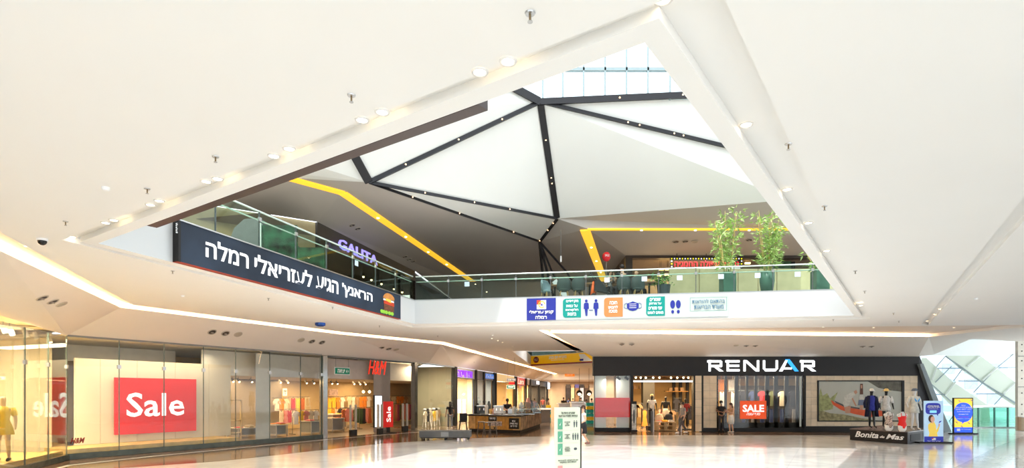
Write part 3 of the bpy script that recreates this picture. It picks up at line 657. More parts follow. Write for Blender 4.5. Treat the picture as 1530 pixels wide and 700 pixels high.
# round column, pillars, entrance
def pillar(nm, fr, a, r, z1, m, lab, cat='column', z0=.01, d=0): 
    p = fr.pt(a, 0, d); return MB().rings([(p.x, p.y, z0, r, r), (p.x, p.y, z1, r, r)], 20).build(nm, m, smooth=False, label=lab, cat=cat)
b = MB(); Q_ = [HMf.pt(at(x_, d=d_), .012, d_) for x_, d_ in ((382, -.9), (404, -.9), (404, -1.5), (383, -1.5))]; b.hexa(Q_+[q_+V((0, 0, 4.0)) for q_ in Q_]); b.build('column', M('pale_column', (.58, .56, .50), .6), label='pale square column behind the shop glass left of the clothes rails', cat='column')
b = MB(); Q_ = [HMf.pt(at(x_, d=d_), .012, d_) for x_, d_ in ((558, -1.0), (583, -1.0), (583, -1.6), (560, -1.6))]; b.hexa(Q_+[q_+V((0, 0, 4.0)) for q_ in Q_]); b.build('column', M('taupe_column', (.30, .27, .24), .6), label='taupe square column behind the red lettering at the shop entrance', cat='column')
for x, l in ((483, 'polished steel door pillar left of the shop entrance'), (619, 'polished steel door pillar right of the shop entrance')):
    a = at(x); b = MB(); b.fbox(HMf, a-.10, a+.16, .012, 4.04, -.16, .12); o = b.build('door_pillar', M('polished_steel', (.60, .62, .60), .16, metal=1), label=l, cat='pillar')
    MB().fbox(HMf, a+.16, a+.24, .014, 4.04, -.1, .04).build('edge_strip', GPLAS, o)
b = MB(); b.fbox(HMf, at(488), at(615), 3.98, 4.05, -.2, .1); b.build('trim_entrance_head', DGREY, kind='structure', keep=True)
a0, zt = at(551, 538.5, .2); a1, zb_ = at(578, 561, .2)
text('H&M', M('logo_red_lit', (.9, .03, .01), .4, emit=.5, noise=0), HMf.pt((a0+a1)/2, (zt+zb_)/2, .15), HMf.u, a1-a0, zt-zb_, None, ext=.03, shear=.35, bold=.0, name='shop_logo', cat='sign', label='glowing red slanted shop letters H and M above the entrance')
def board(nm, fr, x0, x1, y0, y1, d, m, lab, cat, th=.05, frame=None):
    a0, z1 = fr.at(x0, y0, d); a1, _ = fr.at(x1, y1, d); z0 = fr.at((x0+x1)/2, y1, d)[1]; z1 = fr.at((x0+x1)/2, y0, d)[1]
    o = thing(nm, lab, cat, fr.pt((a0+a1)/2, z0, d)); 
    if frame: MB().fbox(fr, a0-.03, a1+.03, z0-.03, z1+.03, d-th-.01, d-.012).build('frame', frame, o)
    MB().fbox(fr, a0, a1, z0, z1, d-th, d).build('board', m, o); return o, (a0, a1, z0, z1)
GREENX = M('exit_green', (.0, .16, .09), .5, emit=.25, noise=.02)
def exitsign(fr, x0, x1, y0, y1, d, lab, hang=4.0):
    o, (a0, a1, z0, z1) = board('exit_sign', fr, x0, x1, y0, y1, d, GREENX, lab, 'sign', frame=INKW)
    text(rtl('יציאה'), INKW, fr.pt(a0+(a1-a0)*.40, (z0+z1)/2, d+.003), fr.u, (a1-a0)*.5, (z1-z0)*.6, o, bold=.03)
    a = a0+(a1-a0)*.82; b = MB(); h = (z1-z0)*.32; zc = (z0+z1)/2; P = fr.pt
    b.poly([P(a-.05, zc+h, d+.006), P(a-.09, zc-h, d+.006), P(a, zc-h*.1, d+.006)]); b.poly([P(a+.02, zc+h, d+.006), P(a+.10, zc, d+.006), P(a+.02, zc-h, d+.006), P(a+.05, zc, d+.006)]); b.build('running_symbol', INKW, o)
    for a in (a0+.06, a1-.06): MB().tube([fr.pt(a, z1+.03, d-.03), fr.pt(a, hang, d-.03)], .008, 4).build('hanger_rod', MGREY, o)
    return o
exitsign(HMf, 501, 522.5, 550.5, 559.5, -.3, 'green exit sign hanging in the big shop entrance', 4.04)
# display columns at the door: white light box, gates, red sale board
o, q_ = board('light_box', HMf, 560.5, 570.5, 592, 638.5, .1, M('lightbox_white', (.85, .88, .95), .4, emit=.9, ecol=(.9, .95, 1)), 'tall white lit panel beside the narrow red board at the shop entrance', 'light box', th=.12, frame=BLACK)
for z in (1.25, .9): MB().fbox(HMf, q_[0]+.05, q_[1]-.05, z, z+.015, .1, .104).build('shelf_line', MGREY, o)
o, (a0, a1, z0, z1) = board('sale_board', HMf, 573.5, 587.5, 600.5, 639, .25, RED, 'narrow red board with upright Sale lettering at the shop entrance', 'sign', th=.04)
text('Sale', LETW, HMf.pt((a0+a1)/2, (z0+z1)/2, .255), HMf.u, (a1-a0)*.45, (z1-z0)*.60, o, bold=.012, rot90=True)
MB().fbox(HMf, a0-.1, a1+.1, .012, .04, .05, .45).build('foot', BLACK, o); MB().fbox(HMf, a0+.25, a1-.25, .04, z0, .2, .24).build('stem', BLACK, o)
for x0, x1, l in ((523, 532, 'security gate at the shop entrance nearest the left pillar'), (564.5, 571, 'security gate in front of the white lit panel'), (601.5, 608.5, 'security gate at the shop entrance beside the right pillar')):
    d = .15 if x0 != 564.5 else .5; a0, a1 = at(x0, d=d), at(x1, d=d); o = thing('security_gate', l, 'security gate', HMf.pt((a0+a1)/2, .01, d), group=None)
    MB().fbox(HMf, a0, a0+.05, .01, 1.62, d-.06, d+.06).build('post', M('gate_grey', (.45, .44, .42), .4), o); MB().fbox(HMf, a1-.05, a1, .01, 1.62, d-.06, d+.06).build('post', M('gate_grey'), o)
    MB().fbox(HMf, a0+.05, a1-.05, .3, 1.6, d-.01, d+.01).build('glass_panel', GLC, o); MB().fbox(HMf, a0-.01, a1+.01, .01, .33, d-.07, d+.07).build('base', BLACK, o)
# clothes inside ---------------------------------------------------------------
W = 'cream back wall rail of the big shop'
a0, a1 = at(412, d=-11), at(470, d=-11)
def wallrack(x0, x1, z, d, kinds, cols, lab, step=.4, ln=.62, legs=False):
    a0, a1 = at(x0, d=d), at(x1, d=d); rack(HMf, a0, a1, z, d, lab, legs=legs); hang_row(HMf, a0+.05, a1-.05, z, d+.02, kinds, cols, lab.split(' with')[0], lab.split(' with')[0]+' clothes', step, ln)
wallrack(409, 432, 1.95, -6.0, ['shirt'], ['white', 'orange', 'cream'], 'left pale upper rail behind the glass')
wallrack(433, 462, 2.0, -6.3, ['top', 'dress'], ['red', 'yellow', 'rust'], 'upper rail of bright dresses behind the glass', .46, .75)
wallrack(416, 447, 1.32, -5.2, ['dress', 'top'], ['cream', 'pink', 'red', 'cream', 'black'], 'middle rail of party dresses behind the glass', .36, .75)
wallrack(437, 476, 1.30, -3.6, ['shirt'], ['white', 'yellow', 'pink', 'cream', 'white'], 'low rail of pale shirts left of the steel pillar', .45, .70, legs=True)
wallrack(488, 517, 2.0, -7.7, ['shirt', 'top'], ['yellow', 'yellow', 'orange', 'white', 'white', 'cream'], 'yellow and white wall rail inside the entrance', .5, .8)
wallrack(518, 556, 2.05, -7.7, ['shirt', 'dress'], ['cream', 'white', 'tan', 'orange', 'orange', 'white'], 'orange and cream wall rail inside the entrance', .5, .8)
wallrack(488, 522, 1.30, -5.8, ['shirt', 'top'], ['yellow', 'orange', 'cream', 'black', 'yellow'], 'low orange rail inside the entrance', .4, .7, legs=True)
wallrack(509, 537, 1.32, -4.0, ['shirt', 'dress'], ['rust', 'pink', 'pink', 'olive'], 'near low rust and pink rail inside the entrance', .42, .72, legs=True)
wallrack(532, 558, 1.32, -5.0, ['trousers', 'dress'], ['dark green', 'dark green', 'black', 'pink', 'rust'], 'low dark green rail left of the taupe column', .34, .95, legs=True)
wallrack(585, 614, 2.05, -7.5, ['shirt'], ['cream', 'orange', 'orange', 'tan'], 'wall rail of orange tops right of the red board', .6, .75)
wallrack(586, 615, 1.5, -5.6, ['dress', 'trousers'], ['tan', 'pink', 'purple', 'olive', 'pink', 'pink'], 'low rail of long dresses right of the red board', .30, 1.1, legs=True)
wallrack(340, 346, 1.5, -3.2, ['shirt'], ['orange'], 'short rail with one orange shirt beside the beige display panel', .4, .6)
for k, (x0, x1, d, h) in enumerate(((404, 422, -3.0, .62), (456, 476, -2.6, .75), (488, 507, -3.4, .8), (489, 512, -5.0, .95), (347, 378, -4.0, .5))):
    lab = ['low grey table with folded clothes right of the pale column', 'pale counter with orange clothes beside the steel pillar', 'pale low table of folded clothes inside the entrance', 'taller table of yellow clothes deeper inside the entrance', 'low pale table left of the pale column'][k]
    a0, a1 = at(x0, d=d), at(x1, d=d); table(HMf, a0, a1, d-.45, d+.45, h, lab)
    n = max(2, int((a1-a0)/.42))
    for i in range(n):
        cs_ = [GARC[(k*3+i*2+j) % 9][0] for j in range(random.choice((1, 2, 3)))]
        folded_pile(HMf, a0+(a1-a0)*(i+.5)/n, h+.004, d+.1, cs_, '%s topped folded pile, %s from left on %s' % (cs_[-1], ['first', 'second', 'third', 'fourth', 'fifth', 'sixth', 'seventh'][i], lab.split(' with')[0].split(' of ')[0]), 'folded clothes on the tables')
lad = thing('ladder_frame', 'pale wooden ladder frame standing by the low counter left of the steel pillar', 'display ladder', HMf.pt(at(461, d=-4), .01, -4))
a_ = at(461, d=-4)
for s_ in (-.18, .18): MB().tube([HMf.pt(a_+s_*1.6, .012, -3.9), HMf.pt(a_+s_*.6, 2.0, -4.1)], .03, 4).build('rail', M('pale_wood', (.7, .6, .42), .5), lad)
for z in (.5, 1.0, 1.5, 1.95): MB().tube([HMf.pt(a_-.24+z*.05, z, -4), HMf.pt(a_+.24-z*.05, z, -4)], .02, 4).build('rung', M('pale_wood'), lad)
lad = thing('ladder_frame', 'pale wooden open frame in the dim part left of the pale column', 'display ladder', HMf.pt(at(347, d=-3), .01, -3))
a_ = at(348, d=-3)
for s_ in (-.35, .45): MB().fbox(HMf, a_+s_-.02, a_+s_+.02, .012, 1.9, -3.1, -3.0).build('post', M('pale_wood'), lad)
for z in (.3, .9, 1.86): MB().fbox(HMf, a_-.35, a_+.45, z, z+.04, -3.1, -3.0).build('rung', M('pale_wood'), lad)
ords = ['first', 'second', 'third', 'fourth', 'fifth', 'sixth', 'seventh', 'eighth', 'ninth', 'tenth', 'eleventh', 'twelfth']
for k, x in enumerate((347, 356, 375, 418, 429, 457, 468, 495, 503, 528, 537, 545)):
    spots(HMf, [at(x, d=-3.2)], 3.0, -3.2, 'black track spotlight under the big shop ceiling, %s from the left' % ords[k])
for k, x in enumerate((543, 552)):
    a_ = at(x, d=-6); o = thing('pendant_bulb', ['left', 'right'][k]+' bare bulb hanging on a cord beside the taupe column', 'lamp', HMf.pt(a_, 2.2, -6))
    MB().tube([HMf.pt(a_, 2.98, -6), HMf.pt(a_, 2.4, -6)], .012, 4).build('cord', BLACK, o); p = HMf.pt(a_, 2.33, -6); MB().ball(p, .09, 8, 6).build('bulb', BULB, o)
# white wall picture boards inside
o, q_ = board('picture_board', HMf, 492, 505, 582, 592, -7.4, M('print_mauve', (.45, .33, .30), .6, noise=.3, scale=8), 'small mauve picture board on the shelf deep in the shop', 'poster')
o, q_ = board('price_board', HMf, 423, 429, 581, 592, -6.4, INKW, 'small white lettered board above the pale rail behind the glass', 'sign')
text('SALE\n%', INKD, HMf.pt((q_[0]+q_[1])/2, (q_[2]+q_[3])/2, -6.39), HMf.u, (q_[1]-q_[0])*.7, (q_[3]-q_[2])*.6, o)
# ------------------------------------------------ second part: rounded glass beyond the entrance
f3 = Fr(FW[2], FW[3]); S3l = f3.len
g3 = thing('shop_glazing', 'tall tinted glass panes right of the shop entrance, pale racks behind', 'shop window', HMf.pt(at(640), .02, 0))
Jx = [at(624), at(632), at(640)]
for i in range(2): MB().fbox(HMf, Jx[i]+.01, Jx[i+1]-.01, .02, 4.04, -.012, .012).build('glass_pane', GL, g3)
for i in range(3): MB().fbox(f3, S3l*i/3+.01, S3l*(i+1)/3-.01, .02, 4.04, -.012, .012).build('glass_pane', GL, g3)
MB().fbox(HMf, Jx[0], Jx[2], 3.98, 4.05, -.04, .04).build('head_channel', MGREY, g3); MB().fbox(f3, 0, S3l, 3.98, 4.05, -.04, .04).build('head_channel', MGREY, g3)
b = MB(); b.fbox(f3, S3l-.1, S3l, .01, 4.06, -3.2, -.2); b.build('wall_window_display', M('display_olive', (.30, .27, .19), .6, noise=.06, scale=1), kind='structure', keep=True)
area(f3.pt(S3l*.3, 3.9, -1.5), 1.5, 520, (1, .85, .6)); area(HMf.pt(at(632)+.5, 3.9, -.8), .6, 60, (1, .85, .6))
for k, x in enumerate((638, 651)):
    fr_ = f3; a_ = f3.at(x, d=-1.0) ; p = f3.pt(a_, .02, -1.0)
    o = thing('sign_easel', ['left', 'right'][k]+' white trestle rack carrying pale bags behind the tinted glass', 'trestle', p)
    for s_ in (-.45, .45): 
        MB().tube([f3.pt(a_+s_-.2, .03, -.8), f3.pt(a_+s_*.8, .98, -1.0)], .025, 4).build('leg', INKW, o); MB().tube([f3.pt(a_+s_+.2, .03, -1.2), f3.pt(a_+s_*.8, .98, -1.0)], .025, 4).build('leg', INKW, o)
    MB().tube([f3.pt(a_-.5, 1.0, -1.0), f3.pt(a_+.5, 1.0, -1.0)], .03, 6).build('crossbar', INKW, o)
    for j, cnm in enumerate((('cream', 'black', 'cream'), ('yellow', 'cream', 'tan'))[k]):
        garment('shirt', cnm, f3, a_-.4+j*.4, 1.02+.02*j, -.93+.0*j, .44, .68, '%s knitted top draped on the %s white trestle, %s from left' % (cnm, ['left', 'right'][k], ['first', 'second', 'third'][j]), 'clothes on the trestles', hanger=False)
        c_ = f3.pt(a_-.35+j*.4, 1.17, -1.0); MB().ball(c_, .12, 10, 6, sz=.7).build('straw_hat', M('hat_grey_white', (.55, .53, .52), .8, noise=.2, scale=10) if j != 1 else BLACK, label=['left trestle', 'right trestle'][k]+' '+['pale hat at the left end', 'black hat in the middle', 'pale hat at the right end'][j], cat='hat')
b = MB(); b.fbox(f3, S3l-.06, S3l+.10, .01, 4.06, -.2, .12); b.build('trim_black_mullion', BLACK, kind='structure', keep=True)
# ================================================================ SHOPS FURTHER DOWN THE LEFT ARCADE
f4 = Fr(FW[3], FW[4]); f5 = Fr(FW[4], FW[5])
CREAML = M('shop_glow_wall', (.80, .66, .42), .6, noise=.05)
def shop(fr, x0, x1, lab, head, wall, lp, lcol, depth=3.2, hz=3.35, glassed=True):
    a0, a1 = fr.at(x0), fr.at(x1); t = thing('arcade_shop', lab, 'shop', fr.pt((a0+a1)/2, .01, 0))
    MB().fbox(fr, a0+.05, a1-.05, hz, 4.06, -.3, -.1).build('header', head, t)
    MB().fbox(fr, a0, a0+.10, .01, 4.06, -.2, .04).build('mullion', BLACK, t); MB().fbox(fr, a1-.10, a1, .01, 4.06, -.2, .04).build('mullion', BLACK, t)
    MB().fbox(fr, a0+.02, a1-.02, .01, 4.06, -depth-.1, -depth).build('back_wall', wall, t)
    MB().fbox(fr, a0+.02, a0+.1, .01, 4.06, -depth, -.3).build('side_wall', wall, t); MB().fbox(fr, a1-.1, a1-.02, .01, 4.06, -depth, -.3).build('side_wall', wall, t)
    MB().fbox(fr, a0+.1, a1-.1, .006, .014, -depth, -.1).build('shop_floor', INF, t); MB().fbox(fr, a0+.1, a1-.1, 3.95, 4.05, -depth, -.3).build('shop_ceiling', M('shop_ceiling'), t)
    if glassed: MB().fbox(fr, a0+.1, a0+(a1-a0)*.52, .02, hz, -.02, 0).build('glass_pane', GLC, t); 
    MB().fbox(fr, a0+.1, a1-.1, hz-.04, hz, -.32, -.06).build('head_rail', DGREY, t)
    area(fr.pt((a0+a1)/2, min(hz, 3.9)-.06, -depth*.5), min(2.2, (a1-a0)*.5), lp*3.5, lcol)
    return t, a0, a1
def shelves(fr, a0, a1, d, zs, lab, m, cols, n=5):
    o = thing('product_shelf', lab, 'shelf unit', fr.pt((a0+a1)/2, .02, d))
    MB().fbox(fr, a0, a1, .02, zs[-1]+.4, d-.22, d-.18).build('back_panel', m, o)
    for z in zs:
        MB().fbox(fr, a0, a1, z, z+.04, d-.18, d+.18).build('shelf', m, o)
        b = MB()
        for i in range(n):
            x = a0+(a1-a0)*(i+.5)/n; h = random.uniform(.12, .26); b.fbox(fr, x-.09, x+.09, z+.042, z+.042+h, d-.1, d+.1, random.randrange(len(cols)))
        q = b.build('goods', cols, o); q['kind'] = 'stuff'
    return o
GD = [M('goods_white', (.75, .72, .68), .5), M('goods_gold', (.70, .45, .15), .5), M('goods_rose', (.60, .30, .25), .5), M('goods_dark', (.08, .06, .06), .5)]
VIO = M('violet_neon', (.16, .02, .9), .4, emit=1.0, ecol=(.2, .03, 1), noise=0)
t, a0, a1 = shop(f4, 682, 711.5, 'shop with violet neon lettering above the entrance', M('greige_board', (.42, .38, .35), .6), CREAML, 90, (1, .85, .62))
text(rtl('אפרודיטה'), VIO, f4.pt(f4.at(697), f4.at(697, 559.5)[1], -.09), f4.u, (a1-a0)*.72, .50, t, bold=.01, ext=.03)
shelves(f4, f4.at(686, d=-2.8), f4.at(699, d=-2.8), -2.8, (.4, .9, 1.4, 1.9), 'bright shelf unit inside the violet lettered shop', INKW, GD)
b = MB(); b.fbox(f4, f4.at(698, d=-1), f4.at(704, d=-1), .015, 2.5, -1.1, -1.0); b.build('wood_panel', M('red_brown_wood', (.22, .07, .03), .5, noise=.2), label='upright red brown panel inside the violet lettered shop', cat='panel')
for i, x in enumerate((684, 692, 705.5)):
    o, _q = board('light_box', f4, x, x+5, 597, 618, -.8, M('cool_light_panel', (.7, .7, .9), .4, emit=.8, ecol=(.75, .75, 1)), ['left', 'middle', 'right'][i]+' cool lit display panel in the violet lettered shop', 'light box')
t, a0, a1 = shop(f4, 712, 739, 'glass fronted shop with a blue lit sign on a grey board', M('grey_board', (.25, .24, .25), .5), M('cool_wall', (.40, .42, .40), .6), 60, (1, .93, .8))
b_, q_ = board('blue_sign', f4, 725, 739, 559.5, 566.5, -.05, M('blue_sign', (.05, .25, .85), .4, emit=.5), 'small blue lit sign with white lettering on the grey shop board', 'sign')
text('FxSun', INKW, f4.pt((q_[0]+q_[1])/2, (q_[2]+q_[3])/2, -.045), f4.u, (q_[1]-q_[0])*.9, (q_[3]-q_[2])*.7, b_, shear=.3)
b = MB(); b.fbox(f4, f4.at(725, d=-1.5), f4.at(732, d=-1.5), 1.9, 3.1, -1.6, -1.5); b.build('hanging_display', M('navy_display', (.01, .02, .06), .5), label='dark navy hanging display behind the glass of the blue signed shop', cat='display')
b = MB(); b.fbox(f4, f4.at(723), f4.at(725), .01, 4.0, -.1, .02); b.build('door_post', BLACK, label='black post in the glass of the blue signed shop', cat='post')
shelves(f4, f4.at(714, d=-2.8), f4.at(736, d=-2.8), -2.8, (.5, 1.0, 1.5, 2.0), 'long shelf unit inside the blue signed shop', M('pale_shelf', (.55, .55, .5), .5), GD, 9)
sp = [(747.5, 771.5), (772, 791.5), (793, 803), (804, 816), (817, 829), (830, 845)]
AMB = M('amber_glow', (.85, .60, .28), .6, noise=.06)
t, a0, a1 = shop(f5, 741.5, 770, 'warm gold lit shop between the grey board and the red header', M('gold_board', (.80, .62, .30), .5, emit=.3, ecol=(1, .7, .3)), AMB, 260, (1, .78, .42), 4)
shelves(f5, f5.at(749, d=-3.6), f5.at(758, d=-3.6), -3.6, (.5, 1.1, 1.7, 2.3), 'left shelf unit in the gold lit shop', AMB, GD); shelves(f5, f5.at(760, d=-3.6), f5.at(769, d=-3.6), -3.6, (.5, 1.1, 1.7, 2.3), 'right shelf unit in the gold lit shop', AMB, GD)
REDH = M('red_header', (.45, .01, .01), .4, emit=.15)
t, a0, a1 = shop(f5, 772, 786, 'warm lit shop with a red header board and script lettering', REDH, AMB, 220, (1, .8, .5), 4, hz=3.2)
text('Lara', INKW, f5.pt((a0+a1)/2, 3.62, -.09), f5.u, (a1-a0)*.66, .62, t, shear=.3, bold=.02)
shelves(f5, f5.at(774, d=-3.6), f5.at(784, d=-3.6), -3.6, (.5, 1.1, 1.7, 2.3), 'shelf unit in the red headed shop', AMB, GD)
DW = M('dark_shop_wall', (.10, .085, .07), .5, noise=.1)
f6 = Fr(FW[5], (6.0, 90))
t, a0, a1 = shop(f5, 787, 792.6, 'narrow pale shop bay right of the red header board', M('greige_board'), AMB, 100, (1, .85, .6), 3, glassed=False)
for k, (x0, x1, c, cat_) in enumerate(((793, 806, 'dark shop with a black doorway beyond the red header', DW), (806.5, 818, 'dark shop with a white sign far along the arcade', DW), (818.5, 826, 'pale glass shop far along the arcade', M('cool_wall')), (826.5, 838, 'dim shop with a yellow green sign far along the arcade', DW))):
    t, a0, a1 = shop(f6, x0, x1, c, DARK if k != 2 else M('greige_board'), cat_, 120, (1, .82, .55), 4, glassed=(k == 2))
o, q_ = board('yellow_green_sign', f6, 836, 840.5, 576, 582.5, .3, M('lime_sign', (.55, .75, .02), .4, emit=.6), 'small yellow green lit sign far along the arcade', 'sign')
o, q_ = board('white_sign', f6, 802, 806, 570, 575, .3, M('white_lit', (.85, .9, 1), .4, emit=.9), 'small white lit sign over the black doorway', 'sign')
o, q_ = board('white_sign', f6, 818.5, 821.5, 572, 582, .3, M('white_lit'), 'tall narrow white lit sign far along the arcade', 'sign')
b = MB(); b.poly([V((8.2, 47, 0)), V((15, 92, 0)), V((15, 92, 5)), V((8.2, 47, 5))]); b.build('wall_sky_blocker_arcade', M('arcade_tan', (.45, .36, .27), .5, noise=.2, scale=.5), kind='structure', keep=True)  # unseen wall, added to stop open sky mirroring in the left shop glass
# end of the arcade
fk = Fr((3.5, 91.8), (13.5, 91.8))
for k, (x0, x1, c, em, l) in enumerate(((846, 852, (.04, .03, .03), 0, 'dark shop opening at the far end, leftmost'), (853, 858, (.75, .50, .28), .25, 'warm lit shop opening at the far end, left'), (859, 865, (.30, .17, .08), 0, 'brown shop opening at the far end, middle'), (866.5, 872, (.55, .55, .62), .2, 'cool lit shop opening at the far end, right of middle'), (873.5, 879, (.12, .08, .06), 0, 'dark brown shop opening at the far end'), (880.5, 887, (.70, .60, .45), .15, 'pale shop opening at the far end, rightmost'))):
    a0_, a1_ = fk.at(x0), fk.at(x1); o = thing('far_shop', l, 'shop', fk.pt((a0_+a1_)/2, .01, 0)); MB().fbox(fk, a0_, a1_, .01, 3.2, -.1, .02).build('opening', M('far_open%d' % k, c, .5, emit=em, noise=.35, scale=1.5), o); MB().fbox(fk, a0_-.08, a0_, .01, 3.5, -.1, .10).build('post', BLACK, o); MB().fbox(fk, a0_, a1_, 3.2, 3.75, -.1, .08).build('header', M('far_head%d' % k, [(.1, .08, .07), (.5, .35, .2), (.12, .1, .3), (.05, .05, .06), (.3, .2, .12), (.6, .5, .4)][k], .5, emit=.3 if k == 2 else 0), o)
b = MB(); b.box(3, 16, 92, 92.3, 0.01, 5.2); b.build('wall_arcade_end', M('end_wall', (.52, .38, .26), .6, noise=.15, scale=.4), kind='structure', keep=True)
area((9.5, 86, 4.1), 5, 900, (1, .82, .62), sy=8)
for x_, y_ in ((-.9, 36.2), (-.8, 40.5), (4.5, 64), (7, 76)): area((x_, y_, 4.95), .35, 330, (1, .86, .68))  # area lights added under the ceiling to brighten the dim arcade
area((5, 46, 9.3), 5, 550, (.9, .96, 1), sy=6)  # fill light added to lift the dark second void, no lamp hangs here
fe = Fr((4.5, 80), (14, 79))
b = MB(); b.fbox(fe, -.5, 9.5, 4.2, 5.0, -.3, 0); b.build('wall_bridge', WHITE, kind='structure', keep=True)
b = MB(); b.poly([V((4, 80, 4.2)), V((14, 79, 4.2)), V((16, 92, 4.2)), V((4, 92, 4.2))]); b.build('ceiling_arcade_end', WARMW, kind='structure', keep=True)
o, q_ = board('orange_sign', fe, 844, 858.5, 556.5, 563, .1, M('orange_sign', (.95, .28, .03), .4, emit=.3), 'small orange sign with white lettering on the far white bridge', 'sign')
text(rtl('כניסה'), INKW, fe.pt((q_[0]+q_[1])/2, (q_[2]+q_[3])/2, .11), fe.u, (q_[1]-q_[0])*.6, (q_[3]-q_[2])*.5, o)
exitsign(fe, 853, 862, 555.5, 559, .6, 'small green exit sign hanging before the far orange sign', 5.0)
for k, x in enumerate((865.5, 880)):
    p = px(x, 588, 62); o = thing('round_pendant_lamp', ['left', 'right'][k]+' round black pendant lamp with warm bulb far along the arcade', 'lamp', (p.x, p.y, p.z-.4)); MB().tube([p+V((0, -.1, 0)), p+V((0, .1, 0))], .32, 16).build('shade', BLACK, o)
    MB().ball(p+V((0, -.15, -.12)), .13, 8, 6, sx=1.4).build('bulb', BULB, o); MB().tube([p+V((0, 0, .3)), V((p.x, p.y, 4.98))], .015, 4).build('cord', BLACK, o)
for k, (x0, x1, y0, y1, Y, c, l) in enumerate(((835, 852, 603, 613, 56, (.75, .76, .82), 'long white counter far along the arcade behind the totem'), (854, 873, 601, 612, 52, (.80, .80, .84), 'bright white kiosk counter behind the top of the totem'), (806, 822, 611, 624, 44, (.10, .08, .07), 'low dark display case with glass top right of the wooden kiosk'))):
    p0, p1 = px(x0, y1, Y), px(x1, y0, Y); o = thing('kiosk_counter', l, 'counter', ((p0.x+p1.x)/2, Y+.5, .01)); MB().box(p0.x, p1.x, Y, Y+1.2, .01, p1.z-.1).build('counter_body', M('counter%d' % k, c, .5), o); MB().box(p0.x-.1, p1.x+.1, Y-.1, Y+1.3, p1.z-.1, p1.z).build('counter_top', INKW, o)
for k, (x, y, Y) in enumerate(((881, 618, 42), (881, 611, 42.01), (881, 604.5, 42.02))):
    pass
o = thing('crate_stack', 'stack of teal and yellow crates beside the red window banner', 'crates', (px(881, 630, 42).x, 42, .01))
for k in range(6): MB().box(px(876, 0, 42).x, px(887, 0, 42).x, 41.8, 42.3, .02+k*.26, .24+k*.26).build('crate', M('teal_crate', (.02, .35, .30), .5) if k % 3 != 1 else M('yellow_crate', (.75, .5, .02), .5), o)
o = thing('crate_stack', 'stack of teal and yellow crates beside the low dark display case', 'crates', (px(820, 620, 47).x, 47, .01))
for k in range(5): MB().box(px(816, 0, 47).x, px(823, 0, 47).x, 46.8, 47.3, .02+k*.26, .24+k*.26).build('crate', M('teal_crate') if k % 3 != 1 else M('yellow_crate'), o)
# second void and yellow banner ----------------------------------------------------------
b = MB(); riser(b, [V2[0], V2[5], V2[4], V2[3]], ZC, ZU)
b.build('wall_second_void', WARMW, kind='structure', keep=True)
b = MB(); plate(b, [(-6, 37), (20, 37), (20, 70), (-6, 70)], z=9.42); b.build('ceiling_upper_far', UPB2, kind='structure', keep=True)
fy = Fr(V2[5], V2[4])
if fy.n.y > 0: fy.n = -fy.n
a0, a1 = fy.at(791, d=.06), fy.len+2
o = thing('yellow_banner', 'long yellow banner with maroon edge on the far bridge front', 'banner', fy.pt((a0+a1)/2, 5.0, .1))
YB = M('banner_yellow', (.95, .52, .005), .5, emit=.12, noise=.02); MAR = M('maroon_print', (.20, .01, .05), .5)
MB().fbox(fy, a0+.05, a1, 5.0, 5.86, .03, .08).build('board', YB, o); MB().fbox(fy, a0, a1, 4.93, 5.06, .02, .10).build('maroon_edge', MAR, o)
c_ = fy.pt(fy.at(801, d=.09), 5.48, .085); b = MB(); k_ = [c_+fy.u*(.36*math.cos(q))+V((0, 0, .30*math.sin(q))) for q in [i*math.pi/10 for i in range(20)]]; b.prism(k_, fy.n*.012); b.build('badge', MAR, o)
text('BACK TO\nSCHOOL', INKW, c_+fy.n*.014, fy.u, .5, .24, o)
text(rtl('מחברת חום ומותג'), INKW, fy.pt(fy.at(833, d=.09), 5.60, .082), fy.u, 2.2, .26, o, bold=.03)
text(rtl('מבחר מוצרים לבית הספר'), INKW, fy.pt(fy.at(833, d=.09), 5.36, .082), fy.u, 1.7, .12, o)
a_ = fy.at(869, d=.09); b = MB(); P = fy.pt; b.poly([P(a_-.35, 5.75, .083), P(a_, 5.1, .083), P(a_+1.2, 5.1, .083), P(a_+.3, 5.75, .083)]); b.build('logo_patch', INKW, o)
MB().fbox(fy, a_-.25, a_+.2, 5.15, 5.32, .083, .09).build('logo_patch_violet', NAVY, o)
fr7 = Fr(V2[5], V2[4]); 
o = thing('glass_railing', 'glass railing above the far yellow banner', 'railing', fy.pt(3, ZU, -.1))
for i in range(5): MB().fbox(fy, fy.len*i/5+.02, fy.len*(i+1)/5-.02, ZU, ZU+1.0, -.12, -.10).build('glass_panel', GLG, o)
o = thing('glass_railing', 'short glass railing left of the far yellow banner', 'railing', (0.8, 47, ZU))
fz = Fr(V2[0], V2[5])
for i in range(6): MB().fbox(fz, fz.len*i/6+.02, fz.len*(i+1)/6-.02, ZU, ZU+1.0, -.02, 0).build('glass_panel', GLG, o)
b = MB(); b.box(-2, 12.1, 60, 60.2, ZU, 9.4); b.build('wall_upper_far', M('far_green_dark', (.05, .09, .07), .4, noise=.8, scale=.6), kind='structure', keep=True)
